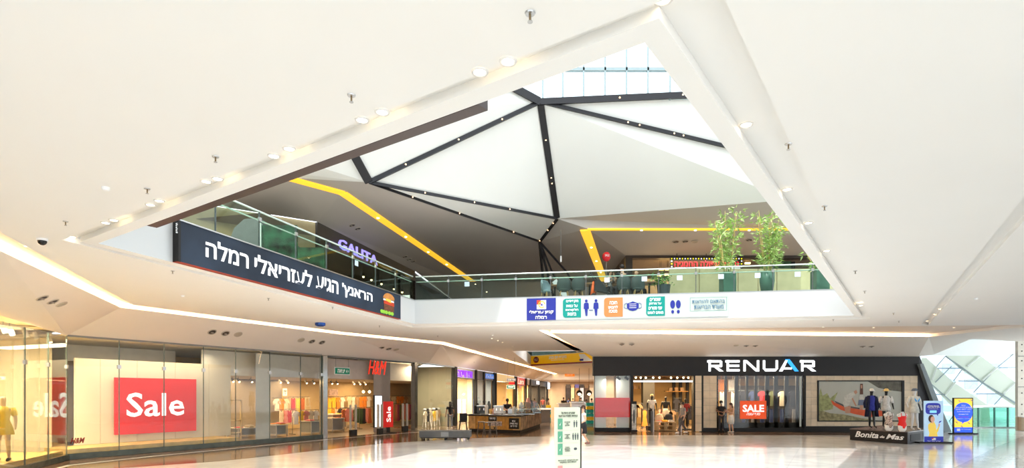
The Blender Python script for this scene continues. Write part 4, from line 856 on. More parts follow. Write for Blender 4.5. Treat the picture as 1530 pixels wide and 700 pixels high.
# ================================================================ ARCADE FURNITURE
CF = Fr(FL(700, 645.5), FL(778, 648.5)); CS = Fr(FL(778, 648.5), FL(808, 637.5))
kk = thing('cafe_kiosk', 'wooden coffee kiosk with black counter top in the left arcade', 'kiosk', CF.pt(CF.len/2, .01, 0))
KP = M('kiosk_print', (.55, .33, .13), .5, noise=.45, scale=2.5); KP2 = M('kiosk_side_print', (.42, .24, .12), .5, noise=.6, scale=3)
A_, B_, C_ = CF.o, CS.o, CS.pt(CS.len, 0, 0); D_ = A_+(C_-B_)
def ring(pts, z0, z1, inset=0):
    c = sum((p for p in pts), V((0, 0, 0)))/4; q = [c+(p-c)*(1-inset) for p in pts]; b = MB(); b.prism([V((p.x, p.y, z0)) for p in q], (0, 0, z1-z0)); return b
ring([A_, B_, C_, D_], .012, .17, .02).build('plinth', BLACK, kk)
ring([A_, B_, C_, D_], .17, .93, .0).build('core', DARK, kk)
n = 7
for i in range(n): MB().fbox(CF, CF.len*i/n+.01, CF.len*(i+1)/n-.01, .18, .92, 0, .03).build('front_panel', WOOD if i in (1, 2, 4, 5) else KP, kk)
for i in range(5): MB().fbox(CS, CS.len*i/5+.01, CS.len*(i+1)/5-.01, .18, .92, 0, .03).build('side_panel', KP2, kk)
ring([A_, B_, C_, D_], .93, 1.0, -.04).build('counter_top', BLACK, kk)
def kb(x0, x1, y0, y1, m, nm, txt=None, tm=INKW, d=.03):
    a0, a1 = CF.at(x0, d=d), CF.at(x1, d=d); z1 = CF.at(x0, y0, d)[1]; z0 = CF.at(x0, y1, d)[1]; q = MB().fbox(CF, a0, a1, z0, z1, d, d+.015).build(nm, m, kk)
    if txt: text(txt, tm, CF.pt((a0+a1)/2, (z0+z1)/2, d+.02), CF.u, (a1-a0)*.75, (z1-z0)*.62, kk, bold=.01)
kb(760.5, 775.5, 625.5, 641.5, BLACK, 'menu_board', rtl('הבית')+'\n'+rtl('קפה ומאפה')+'\n'+rtl('טרי כל יום'))
kb(730, 742, 623, 629.5, BLACK, 'menu_strip', rtl('קפה שחור'))
kb(729, 750, 630, 636.5, M('photo_strip', (.45, .36, .32), .5, noise=.8, scale=9), 'photo_strip')
kb(738, 740, 639, 641.5, BLACK, 'round_badge')
# things on the kiosk
def dome(x, Y, w_, h_, lab):
    p = px(x, 0, Y); z0 = 1.003; o = thing('display_case', lab, 'display case', (p.x, Y, z0)); b = MB(); n = 8; prof = [(math.cos(math.pi*i/n)*w_/2, math.sin(math.pi*i/n)*h_) for i in range(n+1)]
    b.prism([(p.x+q, Y-.45, z0+.03+r) for q, r in prof], (0, .9, 0)); b.build('curved_glass', glass('case_glass', (.75, .78, .74), 1.5), o)
    MB().box(p.x-w_/2, p.x+w_/2, Y-.5, Y+.5, z0, z0+.03).build('base', STEEL, o); MB().box(p.x-w_/2+.05, p.x+w_/2-.05, Y-.4, Y+.4, z0+.28, z0+.30).build('shelf', STEEL, o)
    for k in range(6): MB().ball((p.x-w_/2+.15+(w_-.3)*k/5, Y-.2+.1*(k % 3), z0+.10), .075, 8, 5, sz=.7).build('pastry', M('pastry', (.45, .20, .06), .6, noise=.2), o)
    for k in range(4): MB().ball((p.x-w_/4+(w_/2)*k/3, Y-.15, z0+.36), .06, 8, 5, sz=.7).build('pastry', M('pastry'), o)
dome(784, 33.6, 1.15, .72, 'arched glass pastry case on the front corner of the kiosk'); dome(797, 36.0, .9, .70, 'arched glass pastry case behind the front one on the kiosk')
def onk(x, Y): return V((px(x, 0, Y).x, Y, 1.003))
def coffee_machine(x, Y, lab, m):
    p = onk(x, Y); o = thing('coffee_machine', lab, 'coffee machine', p); MB().box(p.x-.28, p.x+.28, Y-.2, Y+.25, p.z+.05, p.z+.45).build('body', m, o); MB().box(p.x-.3, p.x+.3, Y-.25, Y+.28, p.z+.45, p.z+.5).build('top', STEEL, o)
    for s_ in (-.12, .12): MB().tube([p+V((s_, -.24, .22)), p+V((s_, -.24, .34))], .035, 8).build('group_head', CHROME, o)
    for s_ in (-.24, .2): MB().box(p.x+s_, p.x+s_+.04, Y-.2, Y+.2, p.z, p.z+.05).build('foot', BLACK, o)
coffee_machine(745, 33.5, 'white coffee machine beside the worker on the kiosk', INKW); coffee_machine(720, 34.2, 'dark coffee machine at the left end of the kiosk', DGREY)
for k, (x, m_, h_) in enumerate(((727, 'goods_white', .55), (733, 'goods_gold', .3), (736, 'goods_white', .22), (738.5, 'goods_rose', .32), (750, 'goods_white', .3), (753, 'goods_white', .2), (768, 'goods_white', .45), (774, 'goods_gold', .2), (771, 'goods_white', .25))):
    p = onk(x, 33.5+.15*(k % 3)); l = ['tall white cup tower left on the kiosk', 'gold tin on the kiosk left part', 'small white jar beside the gold tin', 'rose canister right of the small white jar', 'white tub left of the kiosk worker', 'low white tub beside the worker', 'white upright tablet stand on the kiosk', 'gold bread basket near the glass case', 'white box near the glass case'][k]
    o = MB().rings([(p.x, p.y, p.z, .09, .09), (p.x, p.y, p.z+h_*.8, .10, .10), (p.x, p.y, p.z+h_, .07, .07)], 10).build(['cup_tower', 'tin', 'jar', 'canister', 'tub', 'tub', 'tablet_stand', 'basket', 'box'][k], M(m_), label=l, cat='container')
for k, (x, Y_, w2, h_, mt, nm, l) in enumerate(((713, 34.6, .16, .62, 'black_paint', 'espresso_grinder', 'tall black grinder left of the coffee machines on the kiosk'), (724, 34.9, .22, .5, 'brushed_steel', 'milk_urn', 'steel urn behind the white cup tower on the kiosk'), (730.5, 34.9, .12, .75, 'slate_grey', 'syrup_tower', 'grey bottle tower on the kiosk behind the gold tin'), (741, 34.8, .2, .4, 'goods_rose', 'cake_box', 'rose cake box left of the white coffee machine'), (764, 34.4, .2, .38, 'brushed_steel', 'cash_register', 'steel cash register right of the cafe worker'), (789, 35.2, .16, .95, 'goods_rose', 'gift_bag', 'tall rose paper bag standing behind the glass pastry cases'), (779, 34.9, .15, .7, 'goods_white', 'paper_bag', 'white paper bag behind the front pastry case'), (793, 36.3, .18, .8, 'goods_dark', 'bottle_rack', 'dark bottle rack behind the pastry cases'))):
    p = onk(x, Y_); o = thing(nm, l, 'kiosk equipment', p); MB().box(p.x-w2, p.x+w2, Y_-.15, Y_+.15, p.z, p.z+h_*.75).build('body', _m[mt], o); MB().rings([(p.x, Y_, p.z+h_*.75, w2*.8, .13), (p.x, Y_, p.z+h_, w2*.45, .08)], 10).build('top', _m[mt], o)
def stool(x, y, lab):
    p = FL(x, y); o = thing('metal_stool', lab, 'stool', (p.x, p.y, .01)); G = M('gunmetal', (.14, .12, .10), .4, metal=.6)
    MB().box(p.x-.17, p.x+.17, p.y-.17, p.y+.17, .66, .70).build('seat', G, o)
    for sx in (-1, 1):
        for sy in (-1, 1): MB().tube([(p.x+sx*.13, p.y+sy*.13, .66), (p.x+sx*.21, p.y+sy*.21, .012)], .018, 4).build('leg', G, o)
    b = MB(); q = [(p.x-.19, p.y-.19, .25), (p.x+.19, p.y-.19, .25), (p.x+.19, p.y+.19, .25), (p.x-.19, p.y+.19, .25), (p.x-.19, p.y-.19, .25)]; b.tube(q, .012, 4); b.build('foot_ring', G, o)
    return o
stool(719, 650, 'leftmost gunmetal stool at the kiosk front'); stool(727.5, 651, 'middle gunmetal stool at the kiosk front'); stool(736.5, 651, 'right gunmetal stool at the kiosk front')
p = FL(692, 645.5); o = thing('high_chair', 'black high chair with backrest left of the kiosk', 'chair', (p.x, p.y, .01))
MB().box(p.x-.22, p.x+.22, p.y-.2, p.y+.2, .55, .62).build('seat', BLACK, o); MB().box(p.x-.22, p.x+.22, p.y+.18, p.y+.24, .62, 1.05).build('backrest', BLACK, o)
for sx in (-1, 1):
    for sy in (-1, 1): MB().tube([(p.x+sx*.17, p.y+sy*.17, .55), (p.x+sx*.24, p.y+sy*.24, .012)], .02, 4).build('leg', BLACK, o)
# long bench
q0, q1 = FL(626, 658.5), FL(703, 658.5); bz = EH-(644.5-590)*q0.y/F
BG = M('bench_grey', (.12, .125, .13), .7, noise=.08); o = thing('long_bench', 'long dark grey upholstered bench on black legs in front of the kiosk', 'bench', ((q0.x+q1.x)/2, q0.y+.4, .005))
L_ = (q1.x-q0.x)
for i in range(3):
    if i < 2: MB().box(q0.x+L_*i/2+.005, q0.x+L_*(i+1)/2-.005, q0.y, q0.y+.85, .13, bz).build('cushion', BG, o)
MB().box((q0.x+q1.x)/2-.18, (q0.x+q1.x)/2+.18, q0.y-.012, q0.y, .17, bz-.06).build('charging_plate', M('plate_grey', (.25, .25, .25), .4, metal=.5), o)
MB().box(q0.x+.05, q1.x-.05, q0.y+.05, q0.y+.8, .09, .13).build('frame', BLACK, o)
for x in (q0.x+.1, (q0.x+q1.x)/2-.03, q1.x-.16):
    for y in (q0.y+.06, q0.y+.7): MB().box(x, x+.07, y, y+.07, .006, .09).build('leg', BLACK, o)
# hanging signs over the arcade
p = px(764, 571, 44); fh = Fr((p.x-.7, 44), (p.x+.7, 44)); 
o, q_ = board('hanging_sign', fh, 757, 771, 566, 570.5, 0, M('grey_board'), 'grey lettered board at the top of the hanging sign cluster', 'sign'); text(rtl('שירותים'), INKW, fh.pt((q_[0]+q_[1])/2, (q_[2]+q_[3])/2, .004), fh.u, .5, .13, o)
for a in (q_[0]+.1, q_[1]-.1): MB().tube([fh.pt(a, q_[3], -.02), fh.pt(a, 4.98, -.02)], .01, 4).build('hanger_rod', MGREY, o)
o, q_ = board('hanging_sign', fh, 760.5, 769, 571.3, 575, 0, RED, 'red board in the middle of the hanging sign cluster', 'sign')
for a in (q_[0]+.05, q_[1]-.05): MB().tube([fh.pt(a, q_[3], -.02), fh.pt(a, q_[3]+.06, -.02)], .01, 4).build('hanger_rod', MGREY, o)
exitsign(fh, 757.5, 769, 576.3, 581, 0, 'green exit sign at the bottom of the hanging sign cluster', 3.0)
# ================================================================ RIGHT: BLACK FRONTED SHOP
RN = Fr((0, RY), (10, RY)); ra = RN.at                 # along = x, normal towards the camera
def zr(y, Y=RY): return EH+(HY-y)*Y/F
X = lambda x, d=0: ra(x, d=d)
b = MB(); b.fbox(RN, X(886), X(1372), zr(562), RZT, -.3, .06); b.build('wall_black_fascia', M('black_fascia', (.014, .012, .012), .5, noise=.1, scale=1), kind='structure', keep=True)
b = MB(); b.poly([V((X(886), RY-.05, zr(562))), V((X(886), RY-.05, RZT)), V((8.2, 47, RZT)), V((8.2, 47, zr(562)))]); b.poly([V((X(888), RY, .01)), V((X(888), RY, zr(562))), V((8.2, 47, zr(562))), V((8.2, 47, .01))]); b.build('wall_shop_flank', DARK, kind='structure', keep=True)
# shop lettering, built letter by letter
LW, LB = M('sign_white_lit', (.95, .95, .95), .4, emit=1.3, ecol=(.95, .98, 1)), M('sign_blue_lit', (.03, .35, .9), .4, emit=.9)
sg = thing('shop_sign', 'wide white lit capital lettering with one blue stroke on the black fascia', 'sign', RN.pt(X(1136), zr(556), .08))
zt, zb2 = zr(539), zr(555.5); H_ = zt-zb2; st = H_*.20
def seg(pts, m=LW, nm='letter', parent=sg):
    b = MB(); b.prism([RN.pt(p[0], p[1], .12) for p in pts], -RN.n*.05); return b
def L(x0, x1): return X(x0), X(x1)
def bars(polys, nm, m=LW):
    b = MB()
    for p in polys: b.prism([RN.pt(q[0], q[1], .12) for q in p], -RN.n*.05)
    return b.build(nm, m, sg)
def rect(a0, a1, z0, z1): return [(a0, z0), (a1, z0), (a1, z1), (a0, z1)]
def R_(x0, x1):
    a0, a1 = L(x0, x1); zm = zb2+H_*.42
    bars([rect(a0+st*.6, a0+st*1.5, zb2, zt), rect(a0, a1-st*.4, zt-st, zt), rect(a1-st, a1, zm, zt-st*.4), rect(a0+st*1.5, a1-st*.3, zm-st*.2, zm+st*.8), [(a0+(a1-a0)*.42, zm), (a0+(a1-a0)*.42+st*1.6, zm), (a1+st*.6, zb2), (a1-st*1.2, zb2)]], 'letter_r')
def E_(x0, x1):
    a0, a1 = L(x0, x1); bars([rect(a0+st*.6, a0+st*1.5, zb2, zt), rect(a0, a1, zt-st, zt), rect(a0+st*1.5, a1-st*.2, zb2+H_*.4, zb2+H_*.4+st), rect(a0+st*1.5, a1, zb2, zb2+st)], 'letter_e')
def N_(x0, x1):
    a0, a1 = L(x0, x1); bars([rect(a0, a0+st*.9, zb2, zt), rect(a1-st*.9, a1, zb2, zt), [(a0, zt), (a0+st*1.5, zt), (a1, zb2), (a1-st*1.5, zb2)]], 'letter_n')
def U_(x0, x1):
    a0, a1 = L(x0, x1); bars([rect(a0, a0+st*.9, zb2+st, zt), rect(a1-st*.9, a1, zb2+st, zt), [(a0, zb2+st*1.4), (a0+st, zb2), (a1-st, zb2), (a1, zb2+st*1.4), (a1-st, zb2+st*1.2), (a0+st, zb2+st*1.2)]], 'letter_u')
R_(1056, 1078); E_(1083, 1104); N_(1110, 1133); U_(1139, 1161)
a0, a1 = L(1163, 1192); am = X(1175)
bars([[(a0, zb2), (a0+st*1.5, zb2), (am+st*.2, zt), (am-st*.8, zt)], rect(a0+st*1.4, am+st*2, zb2+st*.9, zb2+st*1.7)], 'letter_a'); bars([[(a1-st*1.7, zb2), (a1, zb2), (am+st, zt+.06), (am-st*.9, zt+.06)]], 'blue_stroke', LB)
R_(1194, 1216)
# interior
b = MB(); b.poly([V((4.85, RY+.3, 3.3)), V((7.0, 42, 3.3)), V((23.3, 42, 3.3)), V((23.3, RY+.3, 3.3))]); b.build('ceiling_black_shop', M('shop_ceiling_brown', (.16, .12, .09), .7), kind='structure', keep=True)
b = MB(); b.fbox(RN, 7.0, 23.3, .0, 3.4, -9.1, -9); b.build('wall_black_shop_back', M('ochre_wall', (.55, .36, .14), .6, noise=.1, scale=.6), kind='structure', keep=True)
b = MB(); b.poly([RN.pt(X(888), .009, 0), RN.pt(23.3, .009, 0), RN.pt(23.3, .009, -9), RN.pt(7.0, .009, -9)]); b.build('floor_black_shop', M('shop_floor_dark', (.20, .14, .10), .25, noise=.1), kind='structure', keep=True)
area(RN.pt(X(1136), zr(563), -.45), .3, 260, (1, .8, .55), sy=4.5, rot=(0, 0, math.pi/2))  # long light put just behind the glass to brighten the window clothes
area(RN.pt(X(990), 3.25, -3.0), 3.0, 700, (1, .68, .34), sy=3); area(RN.pt(X(1130), 3.25, -4.0), 5.0, 420, (1, .70, .38), sy=3)
b = MB(); b.fbox(RN, X(1102, -2.6), X(1205, -2.6), .012, 2.7, -2.7, -2.6); b.build('partition', M('dimming_backdrop_brown', (.045, .03, .022), .6, noise=.2), label='dark brown backdrop added to dim the dark shop window behind its clothes', cat='partition')  # dark sheet stands in for the dimness behind the window glass
# left display window
dw = thing('display_window', 'white window display with a wide red band left of the shop entrance', 'shop window', RN.pt(X(915), .01, 0))
MB().fbox(RN, X(888.5), X(942), .012, zr(640), -.4, .04).build('base', BLACK, dw)
PW = M('panel_pale_green_white', (.66, .70, .64), .5, noise=.02)
MB().fbox(RN, X(889), X(907), zr(640), zr(562), -.5, -.38).build('panel', PW, dw); MB().fbox(RN, X(923), X(942), zr(640), zr(562), -.5, -.38).build('panel', PW, dw); MB().fbox(RN, X(907), X(923), zr(640), zr(562), -1.3, -1.2).build('back_panel', M('window_amber', (.52, .38, .22), .6, noise=.2), dw)
MB().fbox(RN, X(889.5), X(941.5), zr(624), zr(595), -.05, -.03).build('red_band', RED, dw)
MB().fbox(RN, X(889), X(941.5), zr(640), zr(562), -.01, .01).build('glass_pane', GLC, dw)
MB().fbox(RN, X(942), X(946), .012, zr(562), -.3, .05).build('post', BLACK, dw)
area(RN.pt(X(915), zr(566), -.25), .4, 40, (1, .95, .85))
for k, x in enumerate((924, 936)):
    o = thing('track_spotlight', 'small black spotlight above the red band, '+['left one', 'right one'][k], 'spotlight', RN.pt(X(x, -.2), zr(567.5), -.2)); MB().tube([RN.pt(X(x, -.2), zr(562), -.2), RN.pt(X(x, -.2), zr(565), -.2)], .02, 6).build('stem', BLACK, o); MB().tube([RN.pt(X(x, -.2)-.08, zr(564), -.2), RN.pt(X(x, -.2)+.08, zr(567.5), -.1)], .07, 8).build('lamp_body', BLACK, o)
MB_ = MB()
o, q_ = board('poster_stand', RN, 944, 950.5, 601, 643, .35, M('poster_white', (.62, .62, .58), .6, noise=.5, scale=5), 'slim black framed picture stand at the left side of the shop entrance', 'sign', frame=BLACK)
MB().fbox(RN, q_[0]-.05, q_[1]+.05, .012, q_[2], .2, .45).build('foot', BLACK, o); MB().fbox(RN, q_[0], q_[1], q_[3]-.12, q_[3], .35, .36).build('top_band', BLACK, o)
b = MB(); b.poly([RN.pt((q_[0]+q_[1])/2+.06*math.cos(t_)*(1.2 if 0 else 1), .9+.42*math.sin(t_), .357) for t_ in [i*math.pi/6 for i in range(12)]]); b.build('printed_figure', INKD, o)
# lintel of the entrance
b = MB(); b.fbox(RN, X(946), X(1037), zr(571.5), zr(569), -.1, .0); b.build('trim_entrance_rail', CHROME, kind='structure', keep=True)
# pilasters and stone
def stonewall(x0, x1, y0, y1, nm, cols, rows, d=0):
    A0_, A1_, Z0, Z1 = X(x0), X(x1), zr(y1), zr(y0); m2 = [STONE, M('sandstone_tile_b', (.72, .585, .415), .5, noise=.08, scale=3), M('sandstone_tile_c', (.79, .65, .47), .5, noise=.08, scale=3)]
    w = MB().fbox(RN, A0_, A1_, Z0, Z1, d-.3, d-.012).build(nm, M('grout', (.42, .36, .28), .8), kind='structure')
    n = 0
    for r in range(rows):
        for c in range(cols):
            g = .012; MB().fbox(RN, A0_+(A1_-A0_)*c/cols+g/2, A0_+(A1_-A0_)*(c+1)/cols-g/2, Z0+(Z1-Z0)*r/rows+g/2, Z0+(Z1-Z0)*(r+1)/rows-g/2, d-.012, d+random.uniform(0, .008)).build('stone_tile', m2[random.randrange(3)], w)
    return w
stonewall(1038, 1047.5, 562, 645, 'wall_pilaster', 1, 7, .10)
stonewall(1050, 1071, 562, 640, 'wall_stone_left', 2, 7); stonewall(1203, 1221, 562, 637.5, 'wall_stone_right', 2, 7)
stonewall(1349, 1371, 562, 637.5, 'wall_stone_end', 2, 7)
stonewall(1221, 1349, 562, 569, 'wall_stone_upper', 10, 1); stonewall(1221, 1349, 630.5, 637.5, 'wall_stone_lower', 10, 1)
b = MB(); b.fbox(RN, X(1050), X(1203), .01, zr(640), -.3, .05); b.fbox(RN, X(1203), X(1372), .01, zr(637.5), -.3, .05); b.build('baseboard_black', BLACK, kind='structure', keep=True)
for x, l in ((1037, 0), (1048.7, 0), (1201.5, 0)): b = MB(); b.fbox(RN, X(x)-.05, X(x)+.06, .01, zr(562), -.3, .09); b.build('trim_black_post', BLACK, kind='structure', keep=True)
# big window with slanting dark slats
bw = thing('shop_window', 'wide dark mullioned shop window behind the orange red SALE board', 'shop window', RN.pt(X(1136), zr(640), 0))
MB().fbox(RN, X(1072), X(1200), zr(640), zr(562), -.01, .01).build('glass_pane', glass('dark_window_glass', (.88, .89, .89), 1.4), bw)
for x, w_ in ((1072.5, 2.5), (1085, 3.5), (1101, 5), (1117, 3.5), (1130, 4), (1147, 6), (1160, 6), (1176, 6), (1192, 4), (1199.5, 2)):
    MB().fbox(RN, X(x)-w_*.019, X(x)+w_*.019, zr(640), zr(562), -.14, -.05).build('mullion', DARK, bw)
MB().fbox(RN, X(1194.5), X(1197), zr(638), zr(563), -.05, .02).build('edge_glass', M('pale_glass_edge', (.55, .62, .58), .3), bw)
MB().fbox(RN, X(1072), X(1200), zr(640), zr(632), -.16, -.05).build('sill_panel', DARK, bw)
o, q_ = board('sale_board', RN, 1106, 1145, 599.5, 626.5, .06, M('sale_orange_red', (.90, .10, .02), .4, emit=.25), 'orange red board with bold white SALE on the dark shop window', 'sign', th=.03)
text('SALE', LETW, RN.pt((q_[0]+q_[1])/2, q_[2]+(q_[3]-q_[2])*.58, .065), RN.u, (q_[1]-q_[0])*.82, (q_[3]-q_[2])*.40, o, bold=.03)
text(rtl('סוף עונה'), LETW, RN.pt((q_[0]+q_[1])/2, q_[2]+(q_[3]-q_[2])*.24, .065), RN.u, (q_[1]-q_[0])*.52, (q_[3]-q_[2])*.18, o, shear=.2, bold=.01)
# clothes in the window and inside
def RG(kind, col, x, y, d, wd, ln, lab, grp): a, z = RN.at(x, y, d); return garment(kind, col, RN, a, z, d, wd, ln, lab, grp)
for i, (x, c, k, y) in enumerate(((1079, 'white', 'top', 586), (1096, 'white', 'top', 586), (1110, 'black', 'shirt', 586), (1125, 'navy', 'shirt', 586), (1139, 'red', 'shirt', 586), (1155, 'olive', 'shirt', 586), (1169, 'cream', 'shirt', 586), (1184, 'black', 'shirt', 586))):
    RG(k, c, x, y, -.9, .42, .85, '%s %s hanging in the dark shop window, %s from left' % (c, k, ords[i]), 'tops in the dark shop window')
for i, x in enumerate((1112, 1126, 1139, 1153, 1169, 1187)):
    RG('trousers', 'navy' if i not in (1, 5) else 'grey', x, 612, -.85, .34, .95, '%s trousers hanging low in the dark shop window, %s from left' % ('blue' if i not in (1, 5) else 'pale grey', ords[i]), 'trousers in the dark shop window')
for i, (x, c) in enumerate(((1078, 'orange'), (1095, 'white'))):
    a, z = RN.at(x, 568, -2.5); b = MB(); b.fbox(RN, a-.25, a+.25, z-.75, z, -2.54, -2.5); b.tube([RN.pt(a, z, -2.52), RN.pt(a, 3.29, -2.52)], .01, 4); b.build('fabric_screen', gm(GCD[c], c), label='%s hanging panel high inside the dark shop window' % c, cat='screen')
rack(RN, X(1104, -.85), X(1192, -.85), zr(612, 33.85)+.07, -.85, 'lower clothes rail inside the dark shop window', legs=False, up=3.29)
rack(RN, X(1074, -.9), X(1192, -.9), zr(586, 33.9)+.07, -.9, 'thin clothes rail inside the dark shop window', legs=False, up=3.29)
b = MB(); b.fbox(RN, X(961, -5), X(978, -5), .012, 3.28, -5.6, -5); b.build('column', DARK, label='dark square column inside the black fronted shop', cat='column')
for i, x in enumerate((1008.5, 1018.5, 1029)): b = MB(); b.fbox(RN, X(x, -8)-.1, X(x, -8)+.1, .012, 3.28, -8.4, -8.2); b.build('wall_rib', BLACK, label='dark upright rib on the ochre back wall, %s from left' % ords[i], cat='screen')
for i, (x, y) in enumerate(((957, 583), (1010, 586))): 
    a, z = RN.at(x, y, -7.5); o = thing('wall_shelf', ['left', 'right'][i]+' wall shelf on the ochre back wall of the black fronted shop', 'shelf', RN.pt(a, z, -7.5)); MB().fbox(RN, a-.8, a+.8, z, z+.05, -7.7, -7.3).build('board', WOOD, o)
    for s_ in (-.5, -.1, .3): MB().fbox(RN, a+s_, a+s_+.22, z+.05, z+.3, -7.6, -7.4).build('folded_stack', gm(GCD['tan'], 'tan'), o)
rk = [(947, 960, 1.6, -3.0, ['cream', 'tan', 'orange', 'yellow', 'cream'], 'left rail of cream clothes in the black fronted shop', .26), (960, 970, 1.2, -4.0, ['orange', 'grey', 'black'], 'rail behind the white shirted mannequin', .3), (984, 996, 1.25, -4.5, ['pink', 'rust', 'cream', 'tan'], 'rail between the two dark mannequins', .3), (996, 1011, 1.2, -2.8, ['cream', 'tan', 'cream', 'cream'], 'rail of long cream clothes right of the shorts mannequin', .3), (1007, 1018, 1.9, -6, ['black', 'grey', 'black'], 'dark clothes rail on the ochre back wall', .4), (1027, 1036, 1.5, -3.0, ['black', 'rust', 'black'], 'right hand rail of dark clothes in the black fronted shop', .26)]
for x0, x1, z, d, cols, lab, stp in rk: rack(RN, X(x0, d), X(x1, d), z, d, lab, legs=z < 1.8); hang_row(RN, X(x0, d)+.02, X(x1, d), z, d+.02, ['shirt', 'dress'], cols, lab.split(' in the')[0], lab+' clothes', stp, .85 if z > 1.3 else .95, .4)
MW, MBk = M('mannequin_white', (.80, .78, .74), .35, noise=.02), M('mannequin_black', (.015, .014, .014), .3, noise=.05)
q = FL(974, 646.5); figure('mannequin', 'black mannequin in a white printed t-shirt and black trousers at the entrance', (X(974, -1.3), 34.3, .28), 0, 1.84, skin=MBk, top=gm((.85, .80, .72), 'white_tee'), bottom=BLACK, cat='mannequin', mannequin=True, hands=False, hat=(gm((.75, .60, .30), 'cap'), .0))
figure('mannequin', 'black mannequin in a black t-shirt and pale shorts at the entrance', (X(994.5, -2.0), 35.0, .20), 0, 1.82, skin=MBk, top=BLACK, skirt=(gm((.75, .68, .58), 'shorts'), .58, .03), cat='mannequin', mannequin=True, hands=False)
figure('mannequin', 'black mannequin in a dark red shirt at the right side of the entrance', (X(1024, -1.5), 34.5, .1), 0, 1.80, skin=MBk, top=gm((.22, .02, .02), 'dark_red'), bottom=BLACK, cat='mannequin', mannequin=True, hands=False, sleeve=.9)
for x, d, h, l in ((974, -1.3, .28, 'low dark stand under the white shirted mannequin'), (994.5, -2.0, .20, 'low dark stand under the black shirted mannequin'), (1024, -1.5, .10, 'low dark stand under the dark red shirted mannequin')):
    a = X(x, d); b = MB(); b.fbox(RN, a-.3, a+.3, .012, h-.003, d-.25, d+.3); b.build('mannequin_stand', DARK, label=l, cat='stand')
pt = thing('pallet_table', 'low wooden pallet table piled with folded clothes in the entrance', 'table', RN.pt(X(992, -.8), .012, -.8)); a0, a1 = X(977, -.8), X(1007, -.8)
for z in (.05, .3, .50):
    for k in range(3): MB().fbox(RN, a0, a1, z, z+.05, -1.3+k*.35, -1.05+k*.35).build('slat', M('pallet_wood', (.45, .30, .15), .6, noise=.2), pt)
for a in (a0, (a0+a1)/2-.1, a1-.2):
    for z in (.10, .35): MB().fbox(RN, a, a+.2, z, z+.2 if z < .2 else z+.15, -1.25, -.4).build('block', M('pallet_wood'), pt)
for i, c in enumerate((('white', 'pink'), ('yellow', 'orange', 'yellow'), ('white', 'white', 'grey'))):
    folded_pile(RN, a0+.25+i*.36, .555, -.7, c, '%s folded pile on the pallet table, %s from left' % (c[-1], ords[i]), 'folded clothes on the pallet table')
for i, (x, c) in enumerate(((986, 'cream'), (1000, 'black'))):
    a = X(x, -1.0); b = MB(); p = RN.pt(a, 0, -1.15); b.rings([(p.x, p.y, .553, .22, .12), (p.x, p.y, .75, .27, .14), (p.x, p.y, .95, .18, .10), (p.x, p.y, 1.0, .08, .06)], 12); b.build('display_bust', gm(GCD[c], c), smooth=True, label='%s cloth bust standing on the pallet table' % ['cream', 'black'][i], cat='display bust')
for x, l in ((975.5, 'left pale security gate post in the black fronted shop entrance'), (1017, 'right pale security gate post in the black fronted shop entrance')):
    a = X(x, .15); o = thing('security_gate', l, 'security gate', RN.pt(a, .01, .1)); MB().fbox(RN, a, a+.06, .012, 1.55, .0, .2).build('post', M('gate_pale', (.6, .6, .6), .35), o); MB().fbox(RN, a-.1, a, .012, 1.2, .05, .15).build('side_panel', DGREY, o)
for i, x in enumerate((950, 958, 966, 976, 986, 1004, 1012, 1022, 1030)):
    p = RN.pt(X(x, -.8), 3.28, -.8-.1*(i % 3)); o = thing('ceiling_spotlight', 'small warm ceiling spotlight over the black shop entrance, %s from left' % ords[i], 'spotlight', p); MB().tube([p, p-V((0, 0, .1))], .03, 6).build('stem', BLACK, o); MB().ball(p-V((0, 0, .14)), .055, 8, 5).build('bulb', BULB, o)
# billboard
bb = thing('billboard', 'black framed picture of a red canoe on a misty river bank', 'poster', RN.pt(X(1285), zr(630), .02))
c0, c1, t0, t1 = X(1222.5), X(1347.5), zr(629), zr(570.5)
MB().fbox(RN, X(1221), X(1350.5), zr(630.5), zr(569), -.25, .0).build('frame_back', BLACK, bb)
for q in ((X(1221), X(1223), zr(630.5), zr(569)), (X(1347), X(1350.5), zr(630.5), zr(569)), (X(1223), X(1347), zr(630.5), zr(629)), (X(1223), X(1347), zr(570.5), zr(569))): MB().fbox(RN, *q, .0, .05).build('frame', BLACK, bb)
def pic(pts, m, nm, k): b = MB(); b.poly([RN.pt(X(x), zr(y), .004+k*.002) for x, y in pts]); return b.build(nm, m, bb)
pic([(1222, 630), (1348, 630), (1348, 570), (1222, 570)], M('pic_mist', (.50, .50, .43), .6, noise=.05, scale=1), 'picture_mist', 0)
pic([(1222, 630), (1222, 612), (1240, 618), (1262, 620), (1290, 626), (1320, 630)], M('pic_grass', (.30, .27, .14), .7, noise=.4, scale=6), 'picture_bank', 1)
pic([(1296, 570), (1348, 570), (1348, 586), (1330, 584), (1312, 580)], M('pic_dark_tree', (.14, .13, .10), .7, noise=.3, scale=4), 'picture_tree', 1)
pic([(1222, 600), (1226, 580), (1229, 592), (1236, 588), (1240, 596), (1252, 586), (1246, 600), (1244, 612), (1222, 616)], M('pic_reed', (.34, .36, .16), .7, noise=.3, scale=6), 'picture_reeds', 2)
pic([(1241, 598), (1247, 602), (1262, 609), (1290, 613), (1322, 614), (1322, 622), (1300, 624), (1275, 619), (1256, 613), (1244, 605)], M('pic_canoe', (.72, .10, .02), .5, noise=.1, scale=3), 'picture_canoe', 3)
pic([(1246, 599), (1262, 606), (1284, 610), (1284, 612), (1262, 609), (1249, 603)], M('pic_inside', (.10, .09, .08), .5), 'picture_canoe_inside', 4)
pic([(1259, 604), (1262, 592), (1270, 588), (1276, 586), (1278, 590), (1272, 597), (1268, 607), (1262, 610)], M('pic_shirt', (.62, .60, .52), .6, noise=.15, scale=8), 'picture_shirt', 5)
